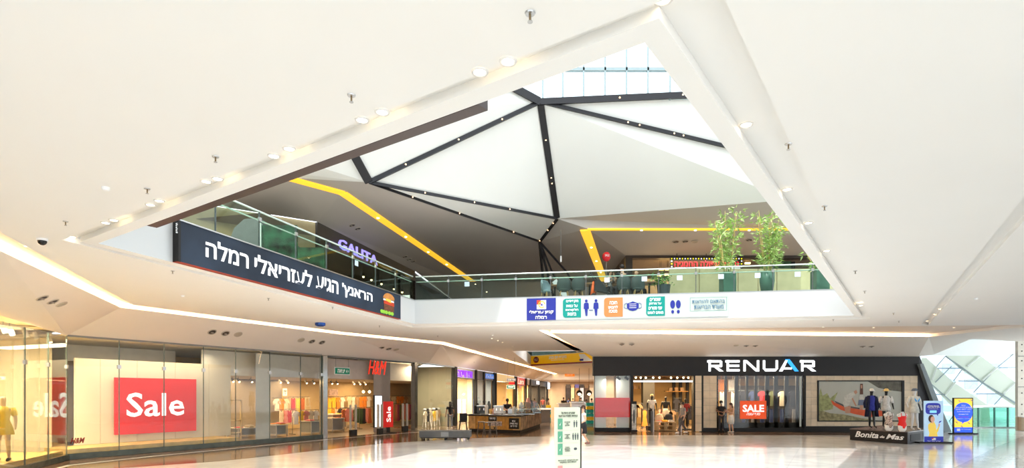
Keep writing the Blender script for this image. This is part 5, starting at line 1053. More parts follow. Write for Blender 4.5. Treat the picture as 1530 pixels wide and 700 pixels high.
pic([(1275, 586), (1279, 583), (1281, 587), (1278, 590)], SKIN, 'picture_head', 6); pic([(1272, 596), (1274, 595), (1280, 607), (1278, 608)], SKIN, 'picture_arm', 6); pic([(1261, 609), (1271, 607), (1270, 618), (1263, 618)], SKIN, 'picture_legs', 6)
pic([(1284, 590), (1289, 590), (1291, 600), (1283, 600)], M('pic_shirt'), 'picture_girl_top', 5); pic([(1283, 598), (1291, 598), (1292, 606), (1282, 606)], M('pic_denim', (.16, .19, .27), .6), 'picture_girl_skirt', 6); pic([(1284.5, 590), (1285, 574), (1289, 574), (1289.5, 590)], M('pic_hair', (.12, .05, .03), .6), 'picture_girl_hair', 6); pic([(1286, 576), (1288, 576), (1288, 581), (1286, 581)], SKIN, 'picture_girl_face', 7); pic([(1284.5, 606), (1289.5, 606), (1289, 613), (1285, 613)], SKIN, 'picture_girl_legs', 7)
# end of the shop: slanted dark wall with grey steel edge
b = MB(); b.prism([V((X(1371), RY-.02, 4.33)), V((X(1374), RY-.02, 4.33)), V((X(1414), RY-.02, .01)), V((X(1371), RY-.02, .01))], (0, .5, 0)); b.build('wall_slanted_end', M('charcoal_wall', (.035, .035, .04), .4), kind='structure', keep=True)
b = MB(); b.prism([V((X(1369), RY-.3, zr(545))), V((X(1374), RY-.3, zr(544))), V((X(1416), RY-.3, .01)), V((X(1405), RY-.3, .01))], (0, .27, 0)); b.build('wall_slanted_edge', M('steel_grey_edge', (.24, .29, .31), .35, noise=.05), kind='structure', keep=True)
# ---------------------------------------------------------------- mannequin platform
pf = [FL(1270, 658), FL(1356, 664.5), FL(1396, 657.5), FL(1318, 651.5)]; PH = .54
pb = thing('display_platform', 'black display platform with white script lettering under the mannequins', 'platform', (sum(p.x for p in pf)/4, sum(p.y for p in pf)/4, .006))
b = MB(); b.prism([V((p.x, p.y, .008)) for p in pf], (0, 0, PH-.05)); b.build('box', M('platform_black', (.015, .013, .013), .5), pb)
b = MB(); cc = sum(pf, V((0, 0, 0)))/4; b.prism([V(((cc+(p-cc)*1.01).x, (cc+(p-cc)*1.01).y, PH-.042)) for p in pf], (0, 0, .04)); b.build('top', M('platform_top', (.16, .13, .12), .25), pb)
pfr = Fr(pf[0], pf[1]); L_ = pfr.len
text('Bonita', INKW, pfr.pt(L_*.31, .30, .012), pfr.u, L_*.42, .27, pb, shear=.35, bold=.02); text('de', INKW, pfr.pt(L_*.585, .25, .012), pfr.u, L_*.08, .11, pb, shear=.35, bold=.02); text('Mas', INKW, pfr.pt(L_*.80, .28, .012), pfr.u, L_*.30, .23, pb, shear=.35, bold=.02)
ps = Fr(pf[1], pf[2])
for k in range(2): MB().fbox(ps, ps.len*(.1+.45*k), ps.len*(.45+.45*k), .10, .40, .0, .012).build('side_plate', M('dark_gloss', (.012, .012, .012), .6), pb)
def atp(x, y, z=PH): Y = F*(EH-z)/(y-HY); return V(((x-CX)*Y/F, Y, z))
figure('mannequin', 'black mannequin in a white hat, blue swimsuit and long navy cover-up', atp(1302, 640.5), .1, 1.84, skin=MBk, dress=(gm((.04, .05, .35), 'royal_blue'), .80, -.02), sleeve=0, hat=(gm((.8, .8, .76), 'white_hat'), .05), cat='mannequin', mannequin=True, female=True, hands=False, pose=dict(ankL=(-.06, .03, .09), ankR=(.10, -.06, .09)))
pm = atp(1302, 640.5); o = thing('cover_up', 'long sheer navy cover-up worn open by the white hatted mannequin', 'clothes', pm)
NV = gm((.012, .015, .05), 'navy_sheer')
for s_ in (-1, 1): b = MB(); b.rings([(pm.x+s_*.24, pm.y-.02, PH+.55, .07, .14), (pm.x+s_*.19, pm.y-.02, PH+1.1, .06, .13), (pm.x+s_*.15, pm.y-.0, PH+1.48, .07, .12), (pm.x+s_*.12, pm.y, PH+1.56, .05, .08)], 10); b.build('panel', NV, o, smooth=True)
for s_ in (-1, 1): MB().tube([(pm.x+s_*.22, pm.y, PH+1.50), (pm.x+s_*.31, pm.y+.02, PH+1.2), (pm.x+s_*.33, pm.y-.06, PH+.98)], [.06, .06, .065], 8).build('sleeve', NV, o, smooth=True)
figure('mannequin', 'black mannequin in a yellow sun hat and white shirt dress', atp(1324, 640.0), -.2, 1.84, skin=MBk, dress=(gm((.82, .80, .76), 'white_shirt'), .78, .03), sleeve=1, hat=(gm((.85, .65, .25), 'straw_yellow'), .12), cat='mannequin', mannequin=True, female=True, hands=False)
figure('mannequin', 'white mannequin in a grey cap and pale t-shirt with blue print', atp(1366, 643.5), .1, 1.84, skin=MW, dress=(gm((.80, .76, .66), 'pale_tee'), .74, .04), sleeve=1.0, hat=(gm((.22, .25, .30), 'grey_cap'), .03), cat='mannequin', mannequin=True, hands=False, pose=dict(elL=(-.33, .02, 1.18), haL=(-.38, -.10, 1.02), elR=(.30, .02, 1.14), ankL=(-.13, .0, .09), ankR=(.13, -.05, .09)))
pm = atp(1366, 643.5); b = MB()
for s_ in (-1, 1): b.poly([(pm.x, pm.y-.19, PH+1.30), (pm.x+s_*.16, pm.y-.165, PH+1.46), (pm.x+s_*.15, pm.y-.18, PH+1.34), (pm.x+s_*.06, pm.y-.19, PH+1.24)] if s_ > 0 else [(pm.x+s_*.06, pm.y-.19, PH+1.24), (pm.x+s_*.15, pm.y-.18, PH+1.34), (pm.x+s_*.16, pm.y-.165, PH+1.46), (pm.x, pm.y-.19, PH+1.30)])
for o_ in list(bpy.data.objects):
    if o_.type == 'EMPTY' and o_.get('label', '').startswith('white mannequin in a grey'): tmpm = o_
b = MB()
for s_ in (-1, 1): b.prism([(s_*.01, -.165, 1.25), (s_*.13, -.165, 1.40), (s_*.12, -.165, 1.30), (s_*.05, -.165, 1.21)], (0, -.004, 0))
b.build('blue_print', M('print_blue', (.05, .38, .80), .6), tmpm, local=True)
def torso(p, mat, cloth, lab):
    o = thing('torso_form', lab, 'mannequin torso', p); b = MB(); z = p.z
    b.rings([(p.x, p.y, z+.0, .10, .09), (p.x, p.y, z+.10, .17, .12), (p.x, p.y, z+.28, .175, .125), (p.x, p.y, z+.45, .125, .10), (p.x, p.y, z+.62, .17, .125), (p.x, p.y, z+.76, .20, .10), (p.x, p.y, z+.80, .08, .06), (p.x, p.y, z+.86, .06, .05)], 16); b.build('body', mat, o, smooth=True)
    b = MB(); b.rings([(p.x, p.y, z+.14, .11, .125), (p.x, p.y, z+.28, .182, .132), (p.x, p.y, z+.45, .132, .107), (p.x, p.y, z+.62, .177, .132), (p.x, p.y, z+.68, .15, .125)], 16, cap=False); b.build('swimsuit', cloth, o, smooth=True)
    for s_ in (-1, 1): MB().tube([(p.x+s_*.10, p.y-.11, z+.66), (p.x+s_*.09, p.y-.08, z+.80)], .014, 6).build('strap', cloth, o); MB().ball((p.x+s_*.175, p.y, z+.71), .055, 8, 6, sz=1.2).build('shoulder', mat, o, smooth=True)
torso(atp(1328, 644.5), MW, M('swim_pattern', (.45, .36, .30), .6, noise=1.0, scale=16), 'white torso form in a dark patterned swimsuit on the platform'); torso(atp(1348, 645.5), MW, M('swim_red', (.85, .015, .01), .5), 'white torso form in a plain red swimsuit on the platform')
# ---------------------------------------------------------------- digital signs
def standee(x0, x1, yt, yb, dark, lab):
    p0, p1 = FL(x0, yb), FL(x1, yb); Y = p0.y; fr = Fr((p0.x, Y), ((x1-CX)*Y/F, Y)); z1 = EH+(HY-yt)*Y/F; o = thing('advertising_stand', lab, 'advertising stand', fr.pt(fr.len/2, .005, 0)); return o, fr, z1
o, fr, z1 = standee(1381, 1409.5, 599.5, 663, False, 'pale blue advertising stand showing a woman in yellow'); w_ = fr.len
MB().fbox(fr, 0, w_, .05, z1, -.05, 0).build('screen', M('ad_pale_blue', (.42, .60, .78), .4, emit=.35, noise=.05), o); MB().fbox(fr, -.3, w_+.35, .006, .06, -.25, .12).build('base', BLACK, o)
P = fr.pt
def dsc(cx, cz, rx, rz, m, nm, d, par, fr_=fr, pw=2.6):
    b = MB(); n = 24; q = []
    for i in range(n): t_ = 2*math.pi*i/n; c_, s_ = math.cos(t_), math.sin(t_); q.append(fr_.pt(cx+rx*abs(c_)**(2/pw)*(1 if c_ >= 0 else -1), cz+rz*abs(s_)**(2/pw)*(1 if s_ >= 0 else -1), d))
    b.poly(q); return b.build(nm, m, par)
NVE = M('navy_lit', (.02, .03, .35), .4, emit=.3); YLE = M('dress_yellow_lit', (.90, .62, .10), .5, emit=.25)
def fq(x0, x1, z0, z1, m, nm, d, par, fr_): MB().fbox(fr_, x0, x1, z0, z1, d-.002, d).build(nm, m, par)
fq(0, w_, .06, z1*.16, NVE, 'footer_band', .004, o, fr); dsc(w_*.46, z1*.815, w_*.40, z1*.135, NVE, 'speech_bubble', .006, o, fr, 4)
b = MB(); b.poly([P(w_*.62, z1*.70, .006), P(w_*.70, z1*.64, .006), P(w_*.74, z1*.70, .006)]); b.build('bubble_tail', NVE, o)
text(rtl('מעכשיו ואונליין')+'\n'+rtl('ניתן לרכוש באתר'), INKW, P(w_*.46, z1*.865, .010), fr.u, w_*.66, z1*.065, o, bold=.03); text(rtl('גם בקניון שלכם'), INKW, P(w_*.46, z1*.81, .010), fr.u, w_*.5, z1*.025, o)
fq(w_*.28, w_*.64, z1*.715, z1*.775, M('cyan_lit', (.25, .65, .85), .4, emit=.4), 'bubble_button', .009, o, fr)
b = MB(); b.poly([P(w_*a_, z1*c_, .008) for a_, c_ in ((.22, .16), (.70, .16), (.66, .25), (.72, .28), (.80, .40), (.76, .41), (.62, .31), (.60, .42), (.52, .50), (.36, .50), (.20, .44), (.20, .34), (.26, .24))]); b.build('printed_dress', YLE, o)
dsc(w_*.36, z1*.58, w_*.15, z1*.09, M('hair_brown', (.07, .03, .02), .6), 'printed_hair', .010, o, fr, 2); dsc(w_*.43, z1*.565, w_*.11, z1*.07, M('skin_print', (.75, .42, .30), .6, emit=.15), 'printed_face', .012, o, fr, 2); fq(w_*.38, w_*.46, z1*.47, z1*.52, M('skin_print'), 'printed_neck', .011, o, fr)
b = MB(); b.poly([P(w_*.73, z1*.40, .012), P(w_*.80, z1*.39, .012), P(w_*.82, z1*.46, .012), P(w_*.74, z1*.46, .012)]); b.build('printed_hand', M('skin_print'), o); b = MB(); b.poly([P(w_*.74, z1*.47, .013), P(w_*.86, z1*.50, .013), P(w_*.90, z1*.53, .013), P(w_*.78, z1*.52, .013)]); b.build('printed_phone', NVE, o)
fq(w_*.40, w_*.60, z1*.075, z1*.125, INKW, 'logo_square', .008, o, fr); fq(w_*.40, w_*.47, z1*.10, z1*.125, RED, 'logo_red', .010, o, fr); text(rtl('קניון עזריאלי'), INKW, P(w_*.5, z1*.05, .006), fr.u, w_*.7, .06, o)
o, fr, z1 = standee(1424.5, 1454, 595, 649.5, True, 'dark framed screen with yellow and blue advertising'); w_ = fr.len; P = fr.pt
MB().fbox(fr, 0, w_, .06, z1, -.08, 0).build('frame', BLACK, o); MB().fbox(fr, -.1, w_+.15, .006, .06, -.25, .18).build('base', BLACK, o); fq(.05, w_-.05, .10, z1-.05, M('screen_yellow', (.95, .62, .06), .4, emit=.5, noise=.06), 'screen', .004, o, fr)
BLE = M('screen_blue', (.02, .10, .85), .4, emit=.55); fq(.05, w_-.05, .10, z1*.19, BLE, 'footer_band', .007, o, fr); dsc(w_*.5, z1*.60, w_*.47, z1*.27, BLE, 'blue_bubble', .007, o, fr, 2.2)
b = MB(); b.poly([P(w_*.45, z1*.36, .007), P(w_*.42, z1*.28, .007), P(w_*.62, z1*.36, .007)]); b.build('bubble_tail', BLE, o)
for k, (z, wd, hh, s_) in enumerate(((.79, .2, .03, 'עכשיו'), (.735, .86, .035, 'המתחם החדש נפתח'), (.685, .78, .035, 'בואו לחגוג איתנו'), (.62, .66, .03, 'מבצעים והפתעות'), (.55, .5, .035, 'לכל המשפחה'), (.425, .7, .022, 'בכפוף לתקנון'))): text(rtl(s_), INKW, P(w_*.5, z1*z, .010), fr.u, w_*wd, z1*hh, o, bold=.02)
text(rtl('עד גמר המלאי'), RED, P(w_*.5, z1*.475, .010), fr.u, w_*.5, z1*.02, o, bold=.02)
fq(w_*.17, w_*.34, z1*.09, z1*.155, INKW, 'logo_square', .010, o, fr); text(rtl('קניון עזריאלי רמלה'), INKW, P(w_*.62, z1*.13, .010), fr.u, w_*.5, z1*.03, o, bold=.02)
for a_, c_ in ((.30, .91), (.92, .93), (.15, .33), (.78, .31), (.42, .215)): b = MB(); b.poly([P(w_*a_-.07, z1*c_+.06, .008), P(w_*a_+.02, z1*c_+.03, .008), P(w_*a_+.08, z1*c_-.07, .008), P(w_*a_-.03, z1*c_-.02, .008)]); b.build('printed_bag', M('print_mauve'), o)
# ---------------------------------------------------------------- glazed hall on the right
DY = 46.0; DG = Fr((0, DY), (10, DY)); dX = lambda x: (x-CX)*DY/F; dz = lambda y: EH+(HY-y)*DY/F
PG = M('pale_green_cladding', (.66, .72, .62), .5, noise=.03, scale=.5); PGw = glass('daylight_glass', (.92, .97, 1), 1.35)
wl = MB().box(dX(1355), dX(1600), DY+.30, DY+.33, .01, dz(531)).build('window_1', PGw, kind='structure')
def dpoly(pts, m, nm, d, th=.1): b = MB(); b.prism([V((dX(x), DY-d, dz(y))) for x, y in pts], (0, th, 0)); return b.build(nm, m, wl)
dpoly([(1378, 535), (1384, 535), (1424, 571), (1478, 607), (1480, 640), (1455, 640), (1388, 572), (1375, 550)], PG, 'diagonal_panel', .0)
dpoly([(1414, 532), (1465, 532), (1535, 585), (1600, 630), (1600, 668), (1520, 610), (1464, 571), (1433, 550)], PG, 'diagonal_panel', .0)
def dbar(x0, y0, x1, y1, m, t_=1.2, d=.12): 
    a, c = V((dX(x0), DY-d, dz(y0))), V((dX(x1), DY-d, dz(y1))); MB().tube([a, c], t_*.03, 4).build('bar', m, wl)
BR = M('steel_bar', (.30, .36, .38), .4, metal=.3); BRW = M('pale_bar', (.72, .76, .72), .5)
for q in ((1398, 548, 1411, 533), (1400, 551, 1436, 551), (1423, 570, 1437, 551), (1453, 587, 1478, 560), (1430, 570, 1464, 570), (1457, 589, 1495, 589), (1484, 605, 1500, 588), (1489, 549, 1512, 530), (1490, 550, 1530, 550), (1387, 572, 1425, 605), (1395, 590, 1410, 590), (1396, 572, 1420, 548), (1410, 640, 1437, 600)): dbar(*q, BR, 1.4)
for q in ((1411, 533, 1437, 551), (1437, 551, 1464, 571), (1464, 571, 1495, 590), (1495, 590, 1530, 612)): dbar(*q, BR, 2.2)
for q in ((1391, 569, 1398, 548), (1410, 592, 1426, 571), (1444, 548, 1462, 533), (1466, 569, 1489, 549), (1497, 589, 1517, 571)): dbar(*q, BRW, 2.4, .14)
bldg = thing('office_building', 'pale grey blue building seen faintly through the glazed wall', 'building', (48, 75, 0))
MB().box(36, 62, 72, 80, 0, 6.5).build('wall', M('far_building', (.55, .62, .72), .7), bldg)
for r in range(3):
    for c in range(9): MB().box(37+c*2.8, 38.6+c*2.8, 71.9, 72, 1+r*1.9, 2.2+r*1.9).build('window', M('far_window', (.35, .42, .52), .4), bldg)
b = MB(); b.box(24, 52, 31.5, 46.2, 6.5, 6.6); b.build('ceiling_glazed_hall', M('hall_white', (.85, .87, .86), .6, noise=.01), kind='structure', keep=True)
b = MB(); b.poly([V((dX(1355), DY-.02, dz(532))), V((dX(1600), DY-.02, dz(532))), V((dX(1600), DY-.02, 6.5)), V((dX(1355), DY-.02, 6.5))]); b.build('wall_glazed_upper', M('hall_white'), kind='structure', keep=True)
dp = V((dX(1493), DY-.1, dz(522))); b = MB(); b.box(dX(1478), dX(1503), DY-.08, DY-.04, dz(530.5), dz(512)); b.build('window_2', M('bright_pane', (.95, .96, .97), .4, emit=.6, ecol=(.97, .98, 1), noise=0), kind='structure', keep=True)
b = MB(); b.poly([(*qh1, 5.0), (*qh2, 5.0), (qh2[0], qh2[1]+.5, 6.5), (qh1[0], qh1[1]+.5, 6.5)]); b.poly([(qh2[0], qh2[1], 5.0), (34, 20, 5), (34, 20, 6.5), (qh2[0], qh2[1], 6.5)]); b.build('trim_hall_edge', WARMW, kind='structure', keep=True)
gr = thing('glass_balustrade', 'green glass balustrade in front of the glazed wall', 'railing', (px(1485, 0, 37).x, 37, .01))
xs = [1446, 1462, 1486, 1506, 1522]
for i in range(4):
    a0, a1 = px(xs[i], 0, 37).x, px(xs[i+1], 0, 37).x; MB().box(a0+.01, a1-.01, 37, 37.03, .04, 1.28).build('glass_panel', glass('teal_glass', (.75, .90, .84), 1.45), gr); MB().box(a1-.03, a1+.03, 36.96, 37.06, .01, 1.35).build('post', M('teal_post', (.10, .30, .26), .4), gr)
MB().box(px(1446, 0, 37).x-.04, px(1446, 0, 37).x+.02, 36.96, 37.06, .01, 1.35).build('post', M('teal_post'), gr)
MB().box(px(1444, 0, 37).x, px(1524, 0, 37).x, 36.94, 37.08, 1.30, 1.36).build('handrail', M('rail_pale'), gr); MB().box(px(1446, 0, 37).x, px(1524, 0, 37).x, 36.9, 37.1, .008, .06).build('foot_channel', M('rail_grey'), gr)
for i, y in enumerate((39.5, 42)): 
    o = thing('glass_balustrade', ['nearer', 'farther'][i]+' green glass screen behind the front balustrade', 'railing', (px(1440, 0, y).x, y, .01)); MB().box(px(1400 if i else 1448, 0, y).x, px(1530, 0, y).x, y, y+.03, .02, 1.3).build('glass_panel', glass('teal_glass'), o); MB().box(px(1400 if i else 1448, 0, y).x, px(1530, 0, y).x, y-.03, y+.06, 1.3, 1.35).build('handrail', M('rail_pale'), o)
CON = M('concrete_pale', (.55, .52, .45), .7, noise=.06); x0 = px(1521, 0, 35.6).x
cl_ = thing('concrete_column', 'pale concrete column with round tie holes at the right edge', 'column', (x0+.9, 35.7, .01)); MB().box(x0, x0+1.8, 35.6, 35.8, .01, 5.9).build('shaft', CON, cl_)
for z in (2.6, 4.5): MB().box(x0, x0+1.8, 35.58, 35.6, z, z+.03).build('joint', DGREY, cl_)
for z in (.9, 1.5, 2.2, 3.1, 3.6, 4.2, 4.8, 5.2): MB().box(x0+.2, x0+.26, 35.575, 35.6, z, z+.07).build('tie_hole', BLACK, cl_)
xb = px(1519.5, 0, 34).x; o = thing('waste_bin', 'brushed steel waste bin at the foot of the concrete column', 'bin', (xb+.35, 34, .01)); MB().rings([(xb+.35, 34, .012, .33, .33), (xb+.35, 34, .80, .35, .35)], 20).build('body', M('bin_steel', (.35, .28, .20), .35, metal=.7), o, smooth=False); MB().rings([(xb+.35, 34, .80, .36, .36), (xb+.35, 34, .84, .36, .36)], 20).build('rim', STEEL, o)
# ================================================================ TOTEM
Yt = 14.6; tf = Fr((px(830, 0, Yt).x, Yt), (px(867, 0, Yt+.25).x, Yt+.25)); tz = EH+(HY-609.5)*Yt/F; tw = tf.len
tt = thing('information_totem', 'pale green freestanding health rules totem with green tick boxes', 'sign', tf.pt(tw/2, .006, 0))
MB().fbox(tf, 0, tw, .03, tz, -.08, 0).build('board', M('totem_pale', (.66, .70, .56), .4, noise=.02), tt); MB().fbox(tf, tw, tw+.035, .03, tz+.01, -.10, .005).build('side_edge', BLACK, tt); MB().fbox(tf, -.05, tw+.08, .006, .03, -.3, .22).build('base', BLACK, tt)
P = tf.pt; zz = lambda y: EH+(HY-y)*(Yt+.1)/F
text(rtl('שומרים ביחד על')+'\n'+rtl('הנחיות משרד הבריאות'), M('totem_ink', (.15, .17, .13), .5), P(tw*.5, zz(619.5), .004), tf.u, tw*.76, .135, tt)
TG = M('tick_green', (.11, .36, .22), .5)
rows = [(626, 642, 'שומרים על מרחק', 2), (645, 661, 'מקפידים על כמות הלקוחות', 3), (663.5, 680, 'חובה לעטות מסכה', 0)]
for y0, y1, s_, n in rows:
    MB().fbox(tf, tw*.09, tw*.28, zz(y1), zz(y0), 0, .006).build('tick_box', TG, tt)
    b = MB(); zc = (zz(y0)+zz(y1))/2; b.poly([P(tw*.15, zc, .008), P(tw*.175, zc-.05, .008), P(tw*.225, zc+.05, .008), P(tw*.177, zc-.015, .008)]); b.build('tick_mark', INKW, tt)
    w3 = s_.split(' '); text('\n'.join(rtl(q) for q in w3), M('totem_ink'), P(tw*.47, zc, .004), tf.u, tw*.22, .12, tt)
    for k in range(n):
        c_ = tw*(.80 if n == 2 else .80)+(k-(n-1)/2)*tw*.095; b = MB(); b.poly([P(c_-.012, zc+.06, .004), P(c_+.012, zc+.06, .004), P(c_+.012, zc+.085, .004), P(c_-.012, zc+.085, .004)]); b.poly([P(c_-.02, zc-.01, .004), P(c_-.012, zc-.09, .004), P(c_+.012, zc-.09, .004), P(c_+.02, zc-.01, .004), P(c_+.022, zc+.052, .004), P(c_-.022, zc+.052, .004)]); b.build('person_symbol', INKD, tt)
    if n == 0: dsc(tw*.80, zc, .045, .032, INKD, 'mask_symbol', .004, tt, tf, 3)
    MB().fbox(tf, tw*.09, tw*.93, zz(y1+1.6), zz(y1+1.6)+.003, 0, .003).build('divider', M('totem_line', (.45, .45, .38), .5), tt)
text(rtl('נא להישמע להנחיות')+'\n'+rtl('הסדרנים במקום'), M('totem_ink'), P(tw*.5, zz(690), .004), tf.u, tw*.80, .10, tt)
MB().fbox(tf, tw*.09, tw*.28, zz(712), zz(696), 0, .006).build('tick_box', M('tick_pink', (.70, .30, .28), .5), tt)
# ================================================================ PEOPLE
HB = M('hair_black', (.015, .012, .010), .6); HBR = M('hair_brown')
BKC = gm((.015, .015, .018), 'black_cotton'); JEAN = gm((.13, .17, .24), 'jeans'); 
SKB = M('skin_brown', (.30, .15, .09), .6, noise=.06, scale=20); SKL = M('skin_light', (.62, .36, .24), .6, noise=.05, scale=20)
SHW = M('shoe_white', (.75, .74, .72), .5)
q = FL(1077.5, 646.3); figure('person', 'man in black polo shirt and dark trousers standing by the dark window', (q.x, q.y, .01), .1, 1.76, skin=SKB, top=BKC, bottom=gm((.05, .05, .055), 'charcoal'), hair=HB, shoes=M('shoe_black', (.02, .02, .02), .4), sleeve=.6, mask=M('mask_white', (.8, .82, .82), .6),
       pose=dict(elL=(-.29, .0, 1.18), haL=(-.10, -.24, 1.14), elR=(.29, 0, 1.18), haR=(.10, -.24, 1.12)))
q = FL(1092, 647.5); figure('person', 'woman in tan top and white skirt looking at her phone beside the man', (q.x, q.y, .01), -1.0, 1.64, skin=SKL, top=gm((.62, .36, .20), 'tan_top'), skirt=(gm((.82, .80, .74), 'white_skirt'), .52, .02), hair=HBR, hairlong=True, shoes=gm((.7, .6, .5), 'beige_shoe'), sleeve=.25, female=True,
       pose=dict(elL=(-.20, -.10, 1.16), haL=(-.06, -.32, 1.26), elR=(.20, -.10, 1.16), haR=(.05, -.32, 1.26), ankL=(-.02, -.06, .09), ankR=(.10, .06, .09)))
q = FL(672.5, 641.5); figure('person', 'woman in black t-shirt and grey jeans walking past the tinted glass', (q.x, q.y, .01), math.pi+.4, 1.66, skin=SKB, top=BKC, bottom=gm((.20, .22, .25), 'grey_jeans'), hair=HB, hairlong=True, sleeve=.6, female=True, shoes=SHW,
       pose=dict(ankL=(-.09, .10, .10), ankR=(.09, -.10, .09), kneeR=(.09, -.1, .5)))
q = FL(871.5, 667.5); figure('person', 'woman in a white top and black skirt walking behind the totem', (q.x, q.y, .01), -1.35, 1.66, skin=SKL, top=gm((.75, .74, .72), 'white_top2'), skirt=(BKC, .55, .03), hair=HBR, sleeve=.4, female=True, shoes=gm((.25, .12, .10), 'brown_shoe'),
       pose=dict(ankL=(-.06, .28, .16), kneeL=(-.08, .04, .50), ankR=(.08, -.22, .09), kneeR=(.09, -.16, .50), haR=(.24, -.25, .98), haL=(-.24, .14, .92)))
q = FL(1020, 649.0); figure('person', 'customer in grey top and dark trousers with white shoes walking in the entrance', (q.x, q.y, .01), -1.3, 1.70, skin=SKL, top=gm((.30, .27, .25), 'grey_top'), bottom=gm((.10, .09, .09), 'dark_trousers'), hair=HB, shoes=SHW, sleeve=.6, pose=dict(ankL=(-.08, .30, .12), kneeL=(-.09, .06, .5), ankR=(.08, -.34, .10), kneeR=(.08, -.2, .5)))
figure('person', 'cafe worker in black t-shirt standing inside the wooden kiosk', (px(758, 0, 35.0).x, 35.0, .012), .3, 1.86, skin=SKB, top=BKC, bottom=BKC, hair=HB, sleeve=.6, mask=BKC, pose=dict(elL=(-.24, -.12, 1.2), haL=(-.12, -.32, 1.12), elR=(.24, -.12, 1.2), haR=(.14, -.32, 1.12)))
for k, (x, Y, c, l, rz) in enumerate(((798.5, 60, (.55, .22, .20), 'person in a pink top before the black doorway', .5), (819, 52, (.35, .2, .1), 'person in a brown top beside the low dark display case', 1.2), (842, 60, (.02, .02, .02), 'left dark dressed person behind the far white counter', 0), (856, 64, (.03, .03, .03), 'middle dark dressed person behind the far white counter', 0), (849.5, 66, (.15, .25, .6), 'person in blue behind the far white counter', 1),
                                 (868, 58, (.3, .5, .4), 'person in pale green far along the arcade', 0), (876, 50, (.7, .7, .72), 'left person in white beside the red window banner', .4), (884, 54, (.7, .7, .68), 'right person in white beside the red window banner', 2), (811, 66, (.4, .1, .08), 'person in dark red far along the arcade', 0))):
    figure('person', l, (px(x, 0, Y).x, Y, .01), rz, 1.68+.06*(k % 3), skin=SKL if k % 2 else SKB, top=gm(c, 'crowd%d' % k), bottom=BKC if k % 2 else JEAN, hair=HB, sleeve=.6, hands=False)
# ================================================================ BANNERS ON THE VOID FASCIAS
a0, a1 = frBD.at(258), frBD.at(594); zb0, zt0 = 5.01, 5.90
bn = thing('long_banner', 'long dark blue fascia banner with white lettering and a burger', 'banner', frBD.pt((a0+a1)/2, zb0, .1))
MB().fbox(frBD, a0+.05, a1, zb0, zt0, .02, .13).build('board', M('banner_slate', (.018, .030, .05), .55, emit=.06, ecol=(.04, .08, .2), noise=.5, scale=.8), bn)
MB().fbox(frBD, a0, a0+.06, zb0, zt0+.01, .0, .16).build('end_cap', BLACK, bn); MB().fbox(frBD, a0, a1, zb0-.008, zb0+.008, .0, .14).build('bottom_edge', M('red_edge', (.35, .04, .02), .5), bn); MB().fbox(frBD, a0, a1, zt0, zt0+.03, .0, .16).build('top_edge', STEEL, bn)
def btxt(s, x0, x1, zc, h): c0, c1 = frBD.at(x0, d=.13), frBD.at(x1, d=.13); text(s, LETW, frBD.pt((c0+c1)/2, zc, .133), frBD.u, c1-c0, h, bn, bold=.018)
btxt(rtl('רמלה'), 307, 371, 5.50, .43); btxt(rtl('לעזריאלי'), 380, 466, 5.485, .45); btxt(rtl('הגיע'), 472, 505, 5.47, .40); btxt(rtl("הראנץ'"), 511, 556, 5.47, .43)
c_ = frBD.pt(frBD.at(265, d=.13), 5.72, .133); text(rtl('פרסומת'), INKW, c_, frBD.u, .09, .22, bn, rot90=True)
bu = frBD.at(581, d=.13); P = lambda x, z, d=.135: frBD.pt(bu+x, z, d)
def bl(pts, m, nm, d): b = MB(); b.prism([P(x, z, d) for x, z in pts], frBD.n*.01); b.build(nm, m, bn)
bun = M('bun_brown', (.60, .24, .06), .5, noise=.2, scale=6)
bl([(-.42, 5.62)]+[(-.42*math.cos(i*math.pi/10), 5.62+.22*math.sin(i*math.pi/10)) for i in range(1, 10)]+[(.36, 5.62)], bun, 'bun_top', .135)
bl([(-.42, 5.54), (.36, 5.54), (.34, 5.60), (-.40, 5.60)], INKW, 'onion_ring', .137); bl([(-.30, 5.55), (.15, 5.50), (.10, 5.62), (-.2, 5.63)], M('cheese', (.95, .60, .08), .5), 'cheese', .141)
bl([(-.38, 5.42), (.36, 5.40), (.36, 5.53), (-.38, 5.53)], M('tomato', (.60, .06, .02), .5), 'tomato', .139); bl([(-.36, 5.18), (.33, 5.12), (.35, 5.40), (-.38, 5.40)], M('patty', (.16, .06, .03), .7, noise=.5, scale=20), 'patty', .136)
for x in (-.52, -.38, -.2, 0.02, .22): bl([(x+.11*math.cos(i*math.pi/4), 5.12+.07*math.sin(i*math.pi/4)) for i in range(8)], M('lettuce', (.30, .60, .05), .5), 'lettuce', .140)
# information banner on the back fascia
info = thing('information_banner', 'white information banner with teal and peach boxes on the back fascia', 'banner', frDC.pt(frDC.at(960), 5.05, .05))
def zi(x, y, d=.05): return frDC.at(x, y, d)
_, z1 = zi(940, 443.5); z0 = 5.06; z1 = 5.90
def ib(x0, x1, m, nm, d=.03, za=z0, zb=z1): MB().fbox(frDC, frDC.at(x0, d=d), frDC.at(x1, d=d), za, zb, d-.02, d).build(nm, m, info)
ib(787, 1088, M('banner_white', (.54, .61, .57), .5, noise=.02), 'board')
ib(787, 830.5, NAVY, 'navy_box', .04, 5.05, 5.91)
def it(s, x0, x1, zc, h, m=INKW, bold=.02): c0, c1 = frDC.at(x0, d=.05), frDC.at(x1, d=.05); text(s, m, frDC.pt((c0+c1)/2, zc, .052), frDC.u, c1-c0, h, info, bold=bold)
it(rtl('קניון עזריאלי'), 791, 827, 5.36, .16, bold=.03); it(rtl('רמלה'), 800, 817, 5.17, .14, bold=.03)
ib(802, 816, INKW, 'logo_square', .055, 5.48, 5.83); ib(802, 808, M('logo_red', (.85, .06, .03), .5), 'logo_red', .058, 5.66, 5.83)
fo = frDC; b = MB(); ca = fo.at(809.5, d=.06)
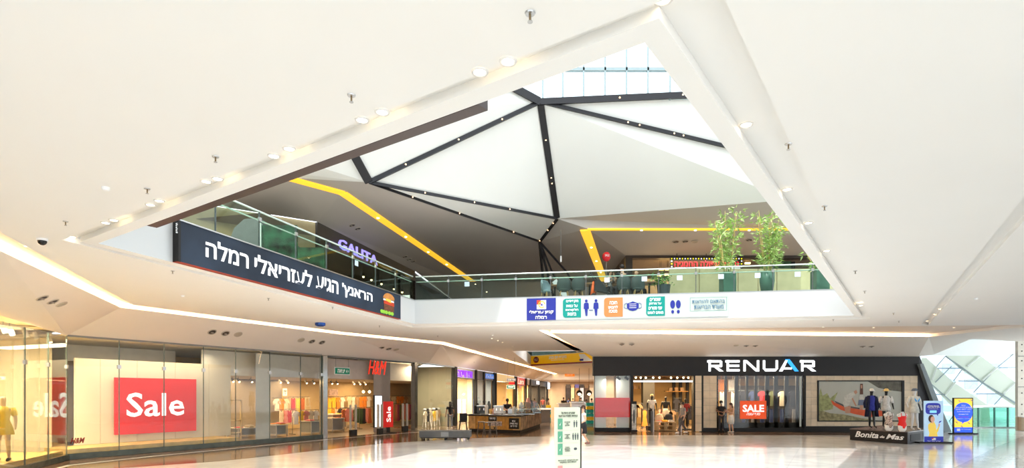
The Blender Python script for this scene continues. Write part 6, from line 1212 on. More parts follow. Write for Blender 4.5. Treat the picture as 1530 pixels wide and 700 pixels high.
for i in range(14):
    t0_, t1_ = 2*math.pi*i/16, 2*math.pi*(i+1)/16; b.prism([fo.pt(ca+r*math.cos(t_), 5.66+r*math.sin(t_), .06) for r, t_ in ((.10, t0_), (.14, t0_), (.14, t1_), (.10, t1_))], fo.n*.004)
b.build('logo_ring', M('logo_orange', (.95, .5, .05), .5), info); b = MB(); b.prism([fo.pt(ca-.05, 5.62, .06), fo.pt(ca+.05, 5.62, .06), fo.pt(ca, 5.71, .06)], fo.n*.004); b.build('logo_triangle', NAVY, info)
def rbox(x0, x1, m, nm):
    a0, a1 = fo.at(x0, d=.05), fo.at(x1, d=.05); r = .10; za, zb = 5.13, 5.86; b = MB(); q = [(a1, za), (a1, zb), (a0+r, zb), (a0+r*.3, zb-r*.3), (a0, zb-r), (a0, za+r), (a0+r*.3, za+r*.3), (a0+r, za)]; b.prism([fo.pt(x, z, .045) for x, z in reversed(q)], -fo.n*.02); b.build(nm, m, info)
rbox(841, 868, TEAL, 'teal_box'); rbox(902.5, 930.5, PEACH, 'peach_box'); rbox(965.5, 993.5, TEAL, 'teal_box')
for s_, x0, x1, z in (('מקפידים', 846, 864, 5.75), ('על כמות', 846, 863, 5.59), ('הלקוחות', 845, 864, 5.42), ('בחנות', 848, 861, 5.26), ('חובה', 911, 922, 5.66), ('לחבוש', 909, 923, 5.50), ('מסכה', 910, 922, 5.34), ('שומרים', 971, 987, 5.75), ('על מרחק', 970, 988, 5.59), ('שני מטרים', 969, 989, 5.42), ('מאדם לאדם', 968, 991, 5.26)): it(rtl(s_), x0, x1, z, .115, LETW, .01)
def isym(pts, nm, m=NAVY): b = MB(); b.prism([fo.pt(x, z, .038) for x, z in pts], fo.n*.006); b.build(nm, m, info)
for x in (876, 890.5):
    a = fo.at(x, d=.04); isym([(a+.055*math.cos(i*math.pi/4), 5.76+.06*math.sin(i*math.pi/4)) for i in range(8)], 'person_head')
    isym([(a-.03, 5.18), (a-.005, 5.18), (a, 5.42), (a+.005, 5.18), (a+.03+.01, 5.18), (a+.055, 5.45), (a+.10, 5.45), (a+.09, 5.66), (a+.05, 5.69), (a-.05, 5.69), (a-.09, 5.66), (a-.10, 5.45), (a-.06, 5.45)], 'person_body')
a = fo.at(883, d=.04); isym([(a-.07, 5.40), (a-.04, 5.37), (a-.04, 5.39), (a+.04, 5.39), (a+.04, 5.37), (a+.07, 5.40), (a+.04, 5.43), (a+.04, 5.41), (a-.04, 5.41), (a-.04, 5.43)], 'double_arrow')
a = fo.at(945.5, d=.04); isym([(a-.22, 5.62), (a-.1, 5.66), (a, 5.70), (a+.1, 5.66), (a+.22, 5.62), (a+.22, 5.44), (a+.12, 5.36), (a, 5.33), (a-.12, 5.36), (a-.22, 5.44)], 'mask_symbol')
for z in (5.45, 5.52, 5.59): MB().fbox(fo, a-.13, a+.13, z, z+.015, .045, .048).build('mask_line', INKW, info)
for s_ in (-1, 1):
    b = MB(); b.tube([fo.pt(a+s_*.22, 5.64, .042), fo.pt(a+s_*.31, 5.60, .042), fo.pt(a+s_*.32, 5.46, .042), fo.pt(a+s_*.22, 5.42, .042)], .010, 4); b.build('mask_loop', NAVY, info)
for x in (1005, 1013.5):
    a = fo.at(x, d=.04); isym([(a+.09*math.cos(i*math.pi/6), 5.55+.16*math.sin(i*math.pi/6)) for i in range(12)], 'footprint'); isym([(a+.055*math.cos(i*math.pi/4), 5.27+.07*math.sin(i*math.pi/4)) for i in range(8)], 'heel')
it(rtl('בהתאם להוראות'), 1034, 1083, 5.64, .15, M('grey_blue_ink', (.14, .25, .35), .5), .01); it(rtl('משרד הבריאות'), 1037, 1081, 5.42, .15, M('grey_blue_ink'), .01)
a0, a1 = fo.at(1031, d=.04), fo.at(1086, d=.04)
for q in ((a0, a1, 5.78, 5.785), (a0, a1, 5.28, 5.285), (a0, a0+.01, 5.28, 5.785), (a1-.01, a1, 5.28, 5.785)): MB().fbox(fo, *q, .033, .036).build('border_line', TEAL, info)
# ================================================================ UPPER FLOOR, LEFT: shop with violet letters
g0, g1 = Fr((-7.6, 22.5), (-5.3, 31.5)), Fr((-13, 19.0), (-7.6, 22.5))
us = thing('upper_shop_front', 'dark upper floor shop front with violet capital letters', 'shop', g0.pt(3, ZU, 0))
GZ = M('dark_header', (.07, .065, .06), .4)
MB().fbox(g0, 0, g0.len, 8.35, 8.9, -.1, 0).build('header', GZ, us); MB().fbox(g0, 0, .12, ZU, 8.35, -.1, .05).build('mullion', BLACK, us)
for s_ in (.3, .55, .8, 1.0): MB().fbox(g0, g0.len*s_-.1, g0.len*s_, ZU, 8.35, -.1, .03).build('mullion', BLACK, us)
MB().fbox(g0, 0, g0.len, ZU, 8.3, -.03, 0).build('glass_pane', glass('upper_glass', (.82, .82, .76), 1.4), us); MB().fbox(g0, -.5, g0.len+3, ZU, 8.9, -4.1, -4).build('back_wall', M('upper_shop_wall', (.12, .09, .06), .6, noise=.3, scale=1), us)
b = MB(); b.poly([g0.pt(-3, 8.36, -.05), g0.pt(g0.len+4, 8.36, -.05), g0.pt(g0.len+4, 8.36, -7), g0.pt(-3, 8.36, -7)]); b.build('shop_ceiling', M('upper_shop_ceiling', (.16, .12, .09), .7), us)
VL = M('violet_letters', (.35, .30, .85), .4, emit=.9, ecol=(.35, .3, 1))
ga, gb_ = g0.at(505, d=.2), g0.at(563, d=.2); zg = g0.at(505, 367, .2)[1]
zg = g0.at(534, 377, .2)[1]; text('GALITA', VL, g0.pt((ga+gb_)/2, zg, .2), g0.u, gb_-ga, .42, us, bold=.01, ext=.05)
area(g0.pt(3, 8.2, -2), 1.5, 60, (1, .8, .5), sy=4); area((-9, 17, 8.8), 2, 260, (1, .9, .7), sy=3)  # second light is a fill, added because the upper left was too dark
for k, x in enumerate((543, 555, 570, 589, 601)):
    p = g0.pt(g0.at(x, d=-.8), 8.2, -.8); o = thing('pendant_lamp', 'small warm pendant in the violet lettered upper shop, %s from left' % ords[k], 'lamp', p-V((0, 0, .35))); MB().tube([p, p-V((0, 0, .25))], .01, 4).build('cord', BLACK, o); MB().tube([p-V((0, 0, .25)), p-V((0, 0, .38))], .06, 8).build('lamp_body', BLACK, o); MB().ball(p-V((0, 0, .40)), .055, 8, 5).build('bulb', BULB, o)
b = MB(); b.fbox(g1, -3, g1.len, ZU, 8.9, -.2, -.1); b.build('wall_upper_left', M('mottled_tan', (.36, .30, .17), .6, noise=.12, scale=1.5), kind='structure', keep=True)
b = MB(); b.fbox(Fr((-13.2, 12), (-13, 19)), 0, 9, ZU, 9.6, -.2, 0); b.build('wall_upper_side', M('mottled_tan'), kind='structure', keep=True)
g2 = Fr((-5.3, 31.5), (-3.6, 46)); b = MB(); b.fbox(g2, 0, g2.len, ZU, 8.9, -.3, -.1); b.build('wall_upper_dark', DARK, kind='structure', keep=True)
GP = M('green_poster', (.012, .06, .03), .35, noise=1.0, scale=3)
for k, (x, w_, h_) in enumerate(((388, 1.5, 1.35), (436, 1.5, 1.25))):
    Yp = 16.8+k*2.2; p = px(x, 0, Yp); o = thing('display_pod', ['nearer', 'farther'][k]+' dark curved display pod with green print behind the railing', 'display', (p.x, Yp, ZU)); prof = [(-.9, 0), (-.9, h_*.5), (-.75, h_*.8), (-.45, h_), (.0, h_*1.02), (0, 0)]
    b = MB(); b.prism([(p.x+q, Yp, ZU+r) for q, r in prof], (0, .7, 0)); b.build('shell', DGREY, o)
    MB().box(p.x+.0, p.x+w_*.72, Yp-.02, Yp+.1, ZU+.1, ZU+h_*.86).build('printed_panel', GP, o); MB().box(p.x-.0, p.x+.07, Yp-.07, Yp+.02, ZU, ZU+h_*.9).build('edge_light', M('rail_pale'), o)
# ================================================================ UPPER FLOOR, RIGHT: food court
UR = Fr((0, UF), (10, UF)); ux = lambda x, d=0: UR.at(x, d=d); uz = lambda y, Y=UF: EH+(HY-y)*Y/F
b = MB(); b.fbox(UR, ux(935), 23, ZU, UZ, -4.2, -4.1); b.build('wall_upper_kitchen', M('kitchen_brown', (.20, .14, .10), .6, noise=.2, scale=1), kind='structure', keep=True)
b = MB(); b.fbox(UR, ux(935), ux(945), ZU, UZ, -.5, 0); b.fbox(UR, ux(945), 23, uz(386), UZ, -.4, 0); b.build('wall_upper_frame', M('dark_bronze', (.05, .04, .035), .4), kind='structure', keep=True)
b = MB(); b.poly([UR.pt(ux(935), ZU, 0), UR.pt(ux(935), UZ, 0), UR.pt(ux(935)+3, UZ, -13), UR.pt(ux(935)+3, ZU, -13)]); b.build('wall_upper_corner', UPB2, kind='structure', keep=True)
area(UR.pt(9, 8.7, -2), 3, 400, (1, .75, .45), sy=6)
pw = thing('partition', 'beige travertine partition panels behind the bamboo planters', 'partition', (px(1118, 0, 25.6).x, 25.6, ZU)); PT = M('travertine', (.66, .57, .34), .45, noise=.10, scale=2); xs = [1000, 1045, 1103, 1133, 1161, 1236, 1262]
for i in range(6): MB().box(px(xs[i], 0, 25.6).x+.01, px(xs[i+1], 0, 25.6).x-.02, 25.6, 25.75, ZU, EH+(HY-402)*25.6/F).build('panel', PT, pw)
o, q_ = board('food_sign', UR, 1002.5, 1109, 386.5, 403, .5, M('sign_brown', (.05, .025, .01), .6), 'long food stall sign with red lettering and yellow white chequer border', 'sign', th=.1, frame=BLACK)
bg_, SY_, SW_ = q_, M('bulb_yellow', (.95, .85, .02), .4, emit=.6), M('bulb_white_sq', (.85, .85, .95), .4, emit=.6)
n = 27; w_ = q_[1]-q_[0]; h_ = q_[3]-q_[2]
MB().fbox(UR, q_[0]-.02, q_[1]+.02, q_[3]-.10, q_[3]+.06, .5, .51).build('border_strip', BLACK, o); MB().fbox(UR, q_[0]-.03, q_[0]+.10, q_[2], q_[3], .5, .51).build('border_strip', BLACK, o); MB().fbox(UR, q_[1]-.10, q_[1]+.03, q_[2], q_[3], .5, .51).build('border_strip', BLACK, o)
for i in range(n): a = q_[0]+.035+(w_-.07)*i/(n-1); MB().fbox(UR, a-.03, a+.03, q_[3]-.05, q_[3]+.015, .51, .52).build('bulb', SY_ if i % 2 == 0 else SW_, o)
for s_ in (q_[0]+.035, q_[1]-.035):
    for i in range(1, 4): z = q_[3]-h_*i/4; MB().fbox(UR, s_-.03, s_+.03, z-.03, z+.03, .51, .52).build('bulb', SW_ if i % 2 else SY_, o)
RDL = M('red_letters_lit', (.85, .02, .05), .4, emit=.8)
text(rtl('גרעיני עפולה החמניה'), RDL, UR.pt((q_[0]+q_[1])/2, q_[2]+h_*.54, .512), UR.u, w_*.90, h_*.56, o, bold=.004)
MB().fbox(UR, q_[0]+.2, q_[1]-.1, q_[2]+.02, q_[2]+.10, .5, .515).build('lower_strip', M('strip_white', (.75, .8, .9), .4, emit=.4), o)
for a in (q_[0]+.3, (q_[0]+q_[1])/2, q_[1]-.3): MB().tube([UR.pt(a, q_[3]+.05, .45), UR.pt(a, UZ-.02, .45)], .015, 4).build('hanger_rod', BLACK, o)
for k, (x, y) in enumerate(((988, 403), (998, 403), (986, 412), (997, 411), (1117, 394))):
    a, z = UR.at(x, y, -1); o = thing('lamp_bar', 'warm oblong lamp in the food stall, '+['upper left', 'upper right', 'lower left', 'lower right', 'right of the red lettering'][k], 'lamp', UR.pt(a, z, -1)); MB().fbox(UR, a-.13, a+.13, z-.03, z+.05, -1.05, -.95).build('shade', M('lamp_amber', (1, .75, .3), .4, emit=4, ecol=(1, .7, .25)), o); MB().tube([UR.pt(a, z+.05, -1), UR.pt(a, UZ-.02, -1)], .008, 4).build('cord', BLACK, o)
o = thing('menu_screen', 'dark green board framed in black behind the right bamboo', 'board', UR.pt(ux(1178), uz(400), -1)); MB().fbox(UR, ux(1160), ux(1194), uz(402), uz(378+7), -.9, -.8).build('board', M('board_green', (.05, .12, .06), .5, noise=.3), o); MB().fbox(UR, ux(1194), ux(1199), ZU, uz(386), -.95, -.75).build('side_post', BLACK, o)
# bamboo planters
LEAF = [M('bamboo_leaf', (.34, .52, .14), .6, noise=.3, scale=8), M('bamboo_leaf_light', (.55, .72, .30), .6, noise=.2, scale=8)]; CANE = M('bamboo_cane', (.62, .48, .18), .5, noise=.1)
def bamboo(x, Y, ytop, shape, lab, n=7, lean=.3, seed=1):
    rnd = random.Random(seed); p = px(x, 0, Y); o = thing('bamboo_planter', lab, 'plant', (p.x, Y, ZU)); PM = M('planter_green', (.10, .20, .16), .4, noise=.08); ph = .86
    if shape == 'square': MB().box(p.x-.24, p.x+.24, Y-.24, Y+.24, ZU, ZU+ph).build('pot', PM, o)
    else: MB().rings([(p.x, Y, ZU, .19, .19), (p.x, Y, ZU+ph*.6, .27, .27), (p.x, Y, ZU+ph, .27, .27)], 18).build('pot', PM, o, smooth=True)
    zt = EH+(HY-ytop)*Y/F; lb = MB()
    for k in range(n):
        a = rnd.uniform(0, 6.28); b0 = V((p.x+.12*math.cos(a), Y+.12*math.sin(a), ZU+ph-.05)); h = (zt-b0.z)*(1 if k == 0 else rnd.uniform(.72, .97)); top = b0+V((math.cos(a)*rnd.uniform(.2, .5)*1.1, math.sin(a)*.25, h))
        MB().tube([b0, b0.lerp(top, .5)+V((0, 0, .05)), top], [.018, .015, .008], 5).build('cane', CANE, o)
        for j in range(int(56*h/2.4)):
            t_ = rnd.uniform(.12, 1); c = b0.lerp(top, t_)
            tw = V((rnd.uniform(-1, 1), rnd.uniform(-1, 1), rnd.uniform(-.1, .5))).normalized()*rnd.uniform(.08, .30)
            for l in range(4):
                d = (tw.normalized()+V((rnd.uniform(-.8, .8), rnd.uniform(-.8, .8), rnd.uniform(-.9, .3)))).normalized(); s = d.cross(V((rnd.uniform(-1, 1), rnd.uniform(-1, 1), 1))).normalized()*.026; q = c+tw; L_ = rnd.uniform(.14, .24)
                lb.add([q, q+d*L_*.4+s, q+d*L_, q+d*L_*.4-s], [(0, 1, 2, 3)], rnd.randrange(2))
    f = lb.build('foliage', LEAF, o); f['kind'] = 'stuff'; return o
bamboo(1087, 21.95, 311, 'square', 'tall bamboo in a square green pot, left of the pair by the railing', seed=3)
bamboo(1146, 21.9, 318, 'round', 'tall bamboo in a rounded green pot, right of the pair by the railing', n=8, seed=5); bamboo(1225, 21.6, 372, 'square', 'shorter bamboo in a green box at the right end of the opening', n=4, seed=8)
p = px(986, 0, 23.3); o = thing('potted_shrub', 'bushy green shrub in a dark pot beside the cafe chairs', 'plant', (p.x, 23.3, ZU)); MB().rings([(p.x+.15, 23.3, ZU, .2, .2), (p.x+.15, 23.3, ZU+.65, .28, .28)], 14).build('pot', M('pot_slate', (.05, .07, .08), .5), o)
rnd = random.Random(2); lb = MB()
for j in range(420):
    d = V((rnd.gauss(0, .18), rnd.gauss(0, .16), abs(rnd.gauss(0, .22)))); q = V((p.x+.02, 23.3, ZU+.62))+d; e = V((rnd.uniform(-1, 1), rnd.uniform(-1, 1), rnd.uniform(-.5, 1))).normalized()*.12; s = e.cross(V((0, 0, 1))).normalized()*.03; lb.add([q, q+e*.5+s, q+e, q+e*.5-s], [(0, 1, 2, 3)], rnd.randrange(2))
f = lb.build('foliage', [M('shrub_leaf', (.04, .22, .05), .5, noise=.3), LEAF[0]], o); f['kind'] = 'stuff'
# chairs, tables and people by the railing
def shell_chair(x, Y, rz, lab, m=None):
    p = px(x, 0, Y); o = thing('shell_chair', lab, 'chair', (p.x, Y, ZU), rz, 'upholstered chairs by the upper railing'); o.scale = (.9, .9, .9); m = m or M('chair_slate', (.055, .075, .075), .8, noise=.08)
    MB().rings([(0, 0, .40, .22, .21), (0, 0, .47, .25, .24), (0, 0, .49, .22, .21)], 14).build('seat', m, o, local=True, smooth=True)
    b = MB(); n = 8; pts = []
    for i in range(n+1):
        t_ = math.pi*(.0+i/n); pts.append((math.cos(t_), math.sin(t_)))
    vs = []
    for z, r in ((.45, .26), (.70, .32), (.95, .31), (1.0, .27)): 
        for c_, s_ in pts: vs.append((c_*r, s_*r*.75-.02, z - (0 if z < .6 else .20*(1-s_)**2)))
    fs = [(k*(n+1)+i, k*(n+1)+i+1, (k+1)*(n+1)+i+1, (k+1)*(n+1)+i) for k in range(3) for i in range(n)]
    vi = [(v[0]*.88, v[1]*.88-.01, v[2]) for v in vs]; N_v = len(vs); fs2 = [tuple(reversed([q+N_v for q in f])) for f in fs]
    rim = [(3*(n+1)+i, 3*(n+1)+i+1, N_v+3*(n+1)+i+1, N_v+3*(n+1)+i) for i in range(n)]; sd = [(k*(n+1)+e, (k+1)*(n+1)+e, N_v+(k+1)*(n+1)+e, N_v+k*(n+1)+e) for k in range(3) for e in (0, n)]
    b.add(vs+vi, fs+fs2+rim+sd); b.build('backrest', m, o, local=True, smooth=True)
    for sx in (-1, 1):
        for sy in (-1, 1): MB().tube([(sx*.14, sy*.13, .42), (sx*.20, sy*.19, .0)], [.02, .012], 6).build('leg', M('leg_oak', (.62, .38, .15), .5), o, local=True)
    return o
shell_chair(842.5, 23.1, math.pi, 'dark grey shell chair, left of the pair beside the black struts'); shell_chair(864, 23.1, math.pi+.1, 'dark grey shell chair, right of the pair beside the black struts')
shell_chair(932, 22.85, math.pi, 'dark grey shell chair holding the dark haired man'); shell_chair(953, 22.85, math.pi, 'dark grey shell chair in front of the bald man')
shell_chair(816, 23.4, .9, 'pale blue grey chair at the left of the cafe seats', M('chair_pale_blue', (.22, .30, .34), .8, noise=.08))
def cafe_table(x, Y, lab): p = px(x, 0, Y); o = thing('cafe_table', lab, 'table', (p.x, Y, ZU)); MB().rings([(p.x, Y, ZU+.72, .38, .38), (p.x, Y, ZU+.76, .38, .38)], 20).build('table_top', M('table_top_brown', (.30, .17, .08), .5), o); MB().tube([(p.x, Y, ZU+.02), (p.x, Y, ZU+.72)], .04, 8).build('pedestal', BLACK, o); MB().rings([(p.x, Y, ZU, .25, .25), (p.x, Y, ZU+.02, .25, .25)], 16).build('base', BLACK, o); return o
cafe_table(881, 23.7, 'brown round cafe table beside the orange cone'); cafe_table(919, 23.9, 'brown round cafe table between the seated people'); cafe_table(970, 23.4, 'brown round cafe table beside the potted shrub'); cafe_table(829, 24.1, 'brown round cafe table between the left chairs')
p = px(886.5, 0, 23.0); o = thing('orange_cone', 'narrow orange cone standing by the brown cafe table', 'cone', (p.x, 23.0, ZU)); OR = M('cone_orange', (.9, .14, .03), .5); MB().rings([(p.x, 23.0, ZU+.02, .16, .16), (p.x, 23.0, ZU+.74, .03, .03)], 14).build('cone_body', OR, o, smooth=True); MB().box(p.x-.19, p.x+.19, 22.8, 23.2, ZU, ZU+.03).build('foot', OR, o)
SEAT = dict(pel=(0, .02, .55), hipL=(-.10, .0, .53), hipR=(.10, 0, .53), kneeL=(-.12, -.42, .55), kneeR=(.12, -.42, .55), ankL=(-.12, -.40, .10), ankR=(.12, -.40, .10), chest=(0, .0, .93), neck=(0, -.02, 1.10), head=(0, -.06, 1.26), shL=(-.19, 0, 1.02), shR=(.19, 0, 1.02), elL=(-.24, -.12, .76), elR=(.24, -.12, .76), haL=(-.16, -.34, .82), haR=(.16, -.34, .82))
p = px(911, 0, 23.35); s_ = dict(SEAT); s_.update(elR=(.24, -.14, .80), haR=(.12, -.20, 1.08)); figure('person', 'woman with black hair in patterned top seated at the railing', (p.x, 23.35, ZU+.0), .3, 1.62, skin=SKL, top=M('patterned_top', (.18, .17, .17), .8, noise=1.0, scale=14), bottom=BKC, hair=HB, hairlong=True, pose=s_, female=True, sleeve=.7)
p = px(930, 0, 23.05); figure('person', 'man with dark hair and black t-shirt seated with his back to the railing', (p.x, 23.05, ZU), math.pi+.2, 1.82, skin=SKL, top=BKC, bottom=BKC, hair=HB, pose=SEAT, sleeve=.6)
p = px(948.5, 0, 23.9); figure('person', 'bald man seated behind the grey shell chair', (p.x, 23.9, ZU), .9, 1.74, skin=SKL, top=gm((.05, .05, .06), 'dark_top'), bottom=BKC, pose=SEAT, sleeve=1)
p = px(897, 0, 22.85); o = thing('pushchair', 'black folded-hood pushchair parked against the railing', 'pushchair', (p.x, 22.9, ZU)); BKM = M('pushchair_black', (.02, .02, .025), .6)
MB().tube([(p.x-.42, 22.78, ZU+1.05), (p.x+.1, 22.78, ZU+.5), (p.x+.4, 22.78, ZU+.12)], .02, 6).build('handle', BKM, o); MB().tube([(p.x-.42, 23.05, ZU+1.05), (p.x+.1, 23.05, ZU+.5), (p.x+.4, 23.05, ZU+.12)], .02, 6).build('handle', BKM, o)
b = MB(); b.prism([(p.x-.25, 22.76, ZU+.35), (p.x+.30, 22.76, ZU+.25), (p.x+.18, 22.76, ZU+.50), (p.x-.05, 22.76, ZU+.78), (p.x-.22, 22.76, ZU+.72)], (0, .28, 0)); b.build('hood_and_seat', BKM, o)
for sx in (-.28, .36):
    for y in (22.78, 23.05): MB().tube([(p.x+sx, y-.02, ZU+.12), (p.x+sx, y+.02, ZU+.12)], .115, 14).build('wheel', BLACK, o)
MB().tube([(p.x-.28, 22.78, ZU+.12), (p.x+.0, 22.78, ZU+.55)], .018, 6).build('frame_tube', BKM, o); MB().tube([(p.x-.28, 23.05, ZU+.12), (p.x+.0, 23.05, ZU+.55)], .018, 6).build('frame_tube', BKM, o)
p = px(906, 384, 26); o = thing('balloon', 'red balloon with white print floating above the seated woman', 'balloon', (p.x, 26, p.z-.2)); MB().ball(p, .19, 14, 10, sz=1.15).build('skin', M('balloon_red', (.80, .03, .04), .25), o, smooth=True); text('SALE', INKW, p+V((0, -.20, .02)), V((1, 0, 0)), .2, .1, o); MB().tube([p-V((0, 0, .22)), V((p.x, 26, ZU+.05))], .004, 4).build('string', INKW, o)
p = px(838, 350, 26); o = thing('hanging_sensor', 'thin cord with a pale cylinder hanging beside the black struts', 'pendant', (p.x, 26, px(838, 392, 26).z)); MB().tube([(p.x, 26, px(838, 383, 26).z), (p.x, 26, 9.6)], .012, 4).build('cord', MGREY, o); MB().tube([(p.x, 26, px(838, 392, 26).z), (p.x, 26, px(838, 383, 26).z)], .035, 8).build('cylinder', INKW, o)
b = MB(); q = [px(825, 0, 25).x, px(850, 0, 25).x]; b.prism([(q[0], 25, ZU+1.1), (q[0]+.18, 25, ZU+1.25), (q[1], 25, ZU+.5), (q[1]-.25, 25, ZU+.45)], (0, .05, 0)); b.build('parasol', INKW, label='folded pale parasol leaning behind the left chairs', cat='parasol')
# ================================================================ CEILING FITTINGS
RIM = M('lamp_rim', (.75, .73, .70), .35)
ordw = ords+['thirteenth', 'fourteenth', 'fifteenth']
def downlight(x, y, z, lab, r=.062, grp='ceiling downlights'):
    p = CE(x, y, z); o = thing('ceiling_downlight', lab, 'ceiling light', (p.x, p.y, z-.012), group=grp); b = MB(); n = 18
    vs = [(p.x+q*math.cos(2*math.pi*i/n), p.y+q*math.sin(2*math.pi*i/n), zz_) for q, zz_ in ((r*1.25, z-.001), (r*1.15, z-.014), (r*.9, z-.012), (r*.85, z-.004)) for i in range(n)]
    b.add(vs, [(k*n+i, k*n+(i+1) % n, (k+1)*n+(i+1) % n, (k+1)*n+i) for k in range(3) for i in range(n)]); b.build('rim', RIM, o, smooth=True)
    MB().rings([(p.x, p.y, z-.005, r*.86, r*.86), (p.x, p.y, z-.003, r*.86, r*.86)], n).build('lens', M('downlight_lens', (1, .85, .6), .4, emit=14, ecol=(1, .78, .48), noise=0), o)
    return p
DL = [(759, 91), (717, 107), (571, 167), (541, 179), (432, 222), (409, 233), (325, 267), (308, 271), (238, 300), (225, 306), (170, 329), (158, 333), (108, 354)]
Af, Bf = V((*FO[0], 0)), V((*FO[1], 0)); dab = (Bf-Af).normalized(); nab = V((dab.y, -dab.x, 0)); nab = -nab if nab.y > 0 else nab
for k, (x, y) in enumerate(DL):
    p = downlight(x, y, 5.0 if k < 12 else CZ, 'round warm downlight by the long left edge of the opening, %s from the top corner' % (ordw+['sixteenth'])[k][:20])
    l = bpy.data.lights.new('lamp_or_fill_light', 'SPOT'); l.energy = 30; l.spot_size = 2.2; l.spot_blend = .8; l.color = (1, .78, .5); l.shadow_soft_size = .06; lo = bpy.data.objects.new('lamp_or_fill_light', l); lo.location = (p.x, p.y, 4.97); COL.objects.link(lo)
for k, (x, y) in enumerate(((991, -2), (1115, 186), (1176, 283), (1208, 333), (1235, 375), (1286, 457))): downlight(x, y, CZ if k < 5 else 5.0, 'round pale downlight by the long right edge of the opening, %s from the top corner' % ords[k])
for k, (x, y) in enumerate(((735, 506), (744, 509.5), (751, 512), (766, 518))): downlight(x, y, 5.0, 'tiny warm downlight in the cluster before the far opening, %s from left' % ords[k], .06)
for k, (x, y) in enumerate(((40, 368), (104, 402), (112, 405), (155, 430), (163, 433), (196, 455), (533, 497), (583, 501), (630, 504.5))): downlight(x, y, RZ, 'small warm downlight inside the left ceiling cove, %s from left' % ords[k], .05)
for k, (x, y) in enumerate(((1230, 488.5), (1305, 489), (1362, 501.5), (1245, 501), (1425, 489), (1520, 488))): downlight(x, y+.8, RZ, 'small warm downlight inside the right ceiling cove, %s of the right group' % ords[k], .06)
for k, (x, y) in enumerate(((1385, 480), (1396, 470), (1404, 462))): downlight(x, y, CZ, 'small downlight in the diagonal ceiling slot, %s from its far end' % ords[k], .05)
def sprinkler(x, y, z, lab, s=.8):
    p = CE(x, y, z); o = thing('sprinkler', lab, 'sprinkler', (p.x, p.y, z-.08)); MB().rings([(p.x, p.y, z-.012, .045*s, .045*s), (p.x, p.y, z-.001, .05*s, .05*s)], 12).build('plate', STEEL, o); MB().tube([(p.x, p.y, z-.01), (p.x, p.y, z-.07)], .009, 8).build('stem', M('brass_dull', (.25, .18, .10), .4, metal=.6), o); MB().rings([(p.x, p.y, z-.072, .02, .02), (p.x, p.y, z-.066, .02, .02)], 10).build('deflector', STEEL, o)
SP = [(792, 19, 'top centre'), (525, 142, 'left of centre'), (322, 234, 'upper left'), (220, 282, 'left'), (98, 331, 'far left'), (1178, 215, 'right of the opening'), (1232, 308, 'right of the opening, lower'), (1278, 405, 'right near the corner'), (1292, 435, 'right nearest the corner'), (1343, 480, 'near the diagonal slot'), (258, 405, 'below the long banner, left'), (401, 446, 'below the long banner, middle'), (497, 459, 'below the long banner, right'), (567, 487, 'under the corner'), (654, 502, 'under the back fascia'), (1335, 468, 'near the diagonal slot, upper'), (1245, 477.5, 'under the back fascia, right')]
for x, y, l in SP: sprinkler(x, y, 5.0, 'small metal sprinkler on the white ceiling, '+l)
p = CE(63, 357, 5.0); o = thing('dome_camera', 'black glass dome camera on the left ceiling', 'camera', (p.x, p.y, 4.86)); MB().rings([(p.x, p.y, 4.96, .09, .09), (p.x, p.y, 4.999, .09, .09)], 16).build('housing', INKW, o); MB().ball((p.x, p.y, 4.955), .075, 14, 8).build('dome', M('dome_black', (.01, .01, .01), .08), o, smooth=True)
p = CE(478.5, 483, 5.0); o = thing('blue_dome', 'round blue ceiling sign disc above the left shops', 'sign', (p.x, p.y, 4.9)); MB().rings([(p.x, p.y, 4.86, .12, .12), (p.x, p.y, 4.90, .20, .20), (p.x, p.y, 4.999, .20, .20)], 20).build('disc', M('dome_blue', (.02, .08, .35), .2, noise=.5, scale=8), o)
def smoke(x, y, l): p = CE(x, y, 5.0); o = thing('smoke_detector', l, 'smoke detector', (p.x, p.y, 4.95)); MB().rings([(p.x, p.y, 4.955, .035, .035), (p.x, p.y, 4.975, .05, .05), (p.x, p.y, 4.999, .05, .05)], 14).build('body', INKW, o)
smoke(158, 280, 'small white smoke detector on the upper left ceiling'); smoke(273, 442, 'small white smoke detector below the long banner'); smoke(1458, 446, 'small white smoke detector on the right ceiling'); smoke(736, 501, 'white smoke detector under the middle of the back fascia')
# spot recesses in the slanted soffits
def on_tri(x, y, A, B, C):
    r = V(((x-CX)/F, 1, (HY-y)/F)); o = V((0, 0, EH)); n = (V(B)-V(A)).cross(V(C)-V(A)).normalized(); t_ = (V(A)-o).dot(n)/r.dot(n); return o+r*t_, (n if n.dot(r) < 0 else -n)
def eyeball(x, y, tri, lab, r=.13, grille=False):
    p, n = on_tri(x, y, *tri); u = n.cross(V((0, 0, 1))).normalized(); v = n.cross(u); o = thing('grille_disc' if grille else 'gimbal_spotlight', lab, 'speaker' if grille else 'spotlight', p, group='round fittings in the shop soffits')
    N_ = 16; b = MB(); vs = [p+(u*math.cos(q)+v*math.sin(q))*rr+n*d for rr, d in ((r, .002), (r*.95, .02), (r*.78, .02), (r*.76, .006)) for q in [2*math.pi*i/N_ for i in range(N_)]]
    b.add(vs, [(k*N_+i, k*N_+(i+1) % N_, (k+1)*N_+(i+1) % N_, (k+1)*N_+i) for k in range(3) for i in range(N_)]); b.build('rim', M('rim_beige', (.50, .45, .38), .5), o)
    b = MB(); b.poly([p+(u*math.cos(q)+v*math.sin(q))*r*.77+n*.007 for q in [2*math.pi*i/N_ for i in range(N_)]]); b.build('grille' if grille else 'recess', M('grille_taupe', (.45, .40, .32), .6) if grille else M('recess_dark', (.07, .055, .045), .5), o)
    if not grille: MB().tube([p+n*.008, p+n*.035+v*.03], .055, 10).build('lamp', M('gimbal_lamp', (.35, .30, .25), .3), o)
z5 = lambda q: V((q[0], q[1], 5.0)); fv = [V(q) for q in fac]
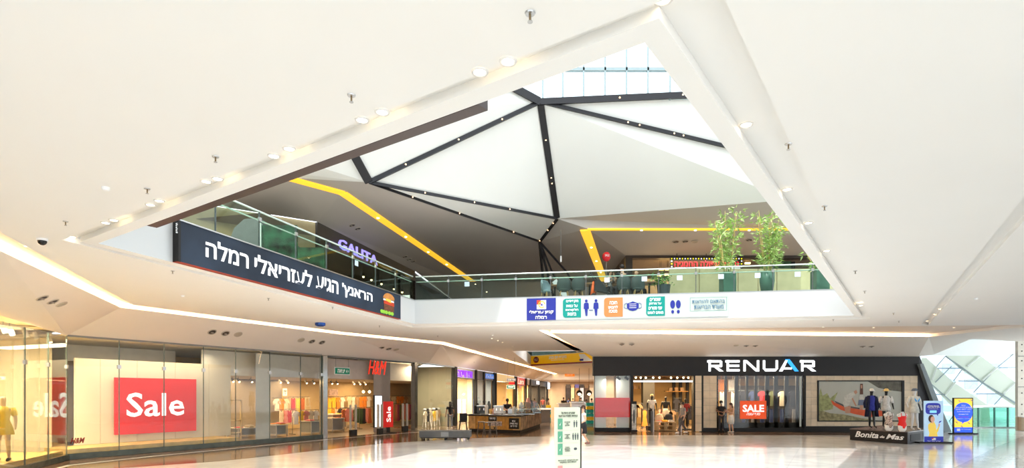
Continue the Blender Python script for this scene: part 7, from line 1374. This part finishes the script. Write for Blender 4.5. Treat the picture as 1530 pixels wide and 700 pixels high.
TL1 = (z5(led[1]), z5(led[2]), fv[2]); TL2 = (z5(led[2]), z5(led[3]), fv[3]); TL3 = (z5(led[3]), z5(led[4]), fv[4]); TL4 = (z5(led[4]), z5(led[5]), fv[5])
for k, (x, y, t_, g) in enumerate(((63, 445.5, TL1, 0), (79, 451, TL1, 0), (92, 455, TL1, 1), (317, 496.5, TL2, 0), (337, 498.5, TL2, 0), (356, 500, TL2, 1), (450, 508.5, TL2, 1), (466, 510.5, TL2, 0), (481, 512, TL2, 0), (570, 520, TL3, 0), (581, 521.7, TL3, 0), (592, 522.5, TL3, 1), (708, 541, TL4, 0))):
    eyeball(x, y, t_, '%s round fitting in the left slanted soffit, %s from left' % (['dark', 'taupe'][g], (ordw)[k]), .15 if k < 3 else .17, bool(g))
TR = (z5(L0), z5(R0), V(A1)); TR2 = (z5(L0), V(A1), V(A0))
for k, (x, y, g) in enumerate(((929, 515, 0), (944, 515, 0), (1100, 516.5, 1), (1115, 517, 0), (1128.5, 517, 0), (1289, 518, 0), (1302, 518, 0))): eyeball(x, y, TR, '%s round fitting above the black fascia, %s from left' % (['dark', 'taupe'][g], ords[k]), .14, bool(g))
# upper ceiling fittings
for k, (x, y) in enumerate(((911-0, 0),)[:0]): pass
def up_eye(x, y, tri, lab, r=.16, g=False): eyeball(x, y, tri, lab, r, g)
TU = (Y9[1], Y9[2], E1); TK = (YR[1]+V((.35, 0, -.02)), YR[0]+V((6, 0, -.02)), V((22, UF, UZ)))
for k, (x, y) in enumerate(((526, 337), (534.5, 342), (605, 384), (611, 388), (617, 391))): up_eye(x, y, (Y9[2], Y9[3], E1), 'dark round fitting in the upper left ceiling, %s from left' % ords[k], .15)
for k, (x, y) in enumerate(((1010, 361.5), (1024, 361), (1038, 361), (1119.5, 359))): up_eye(x, y, TK, 'dark round fitting in the upper right soffit, %s from left' % ords[k], .17, k == 2)
# end blocks behind the camera so that the hall reads as a hall
b = MB(); b.poly([(24.5, -4, 5.0), (24.5, 20, 5.0), (34, 20, 5.0), (34, -4, 5.0)]); b.build('ceiling_right', WHITE, kind='structure', keep=True)
b = MB(); b.poly([(-7.5, -4, 5), (-7.5, 6, 5), (-8.6, 6, 5), (-10.6, 6, 4.3), (-10.6, -4, 4.6)]); b.build('ceiling_left_near', WARMW, kind='structure', keep=True)
b = MB(); b.poly([(-10.6, 6, 0), (-10.6, 6, 4.3), (-10.6, -4, 4.6), (-10.6, -4, 0)]); b.build('wall_left_near', BEIGE, kind='structure', keep=True)
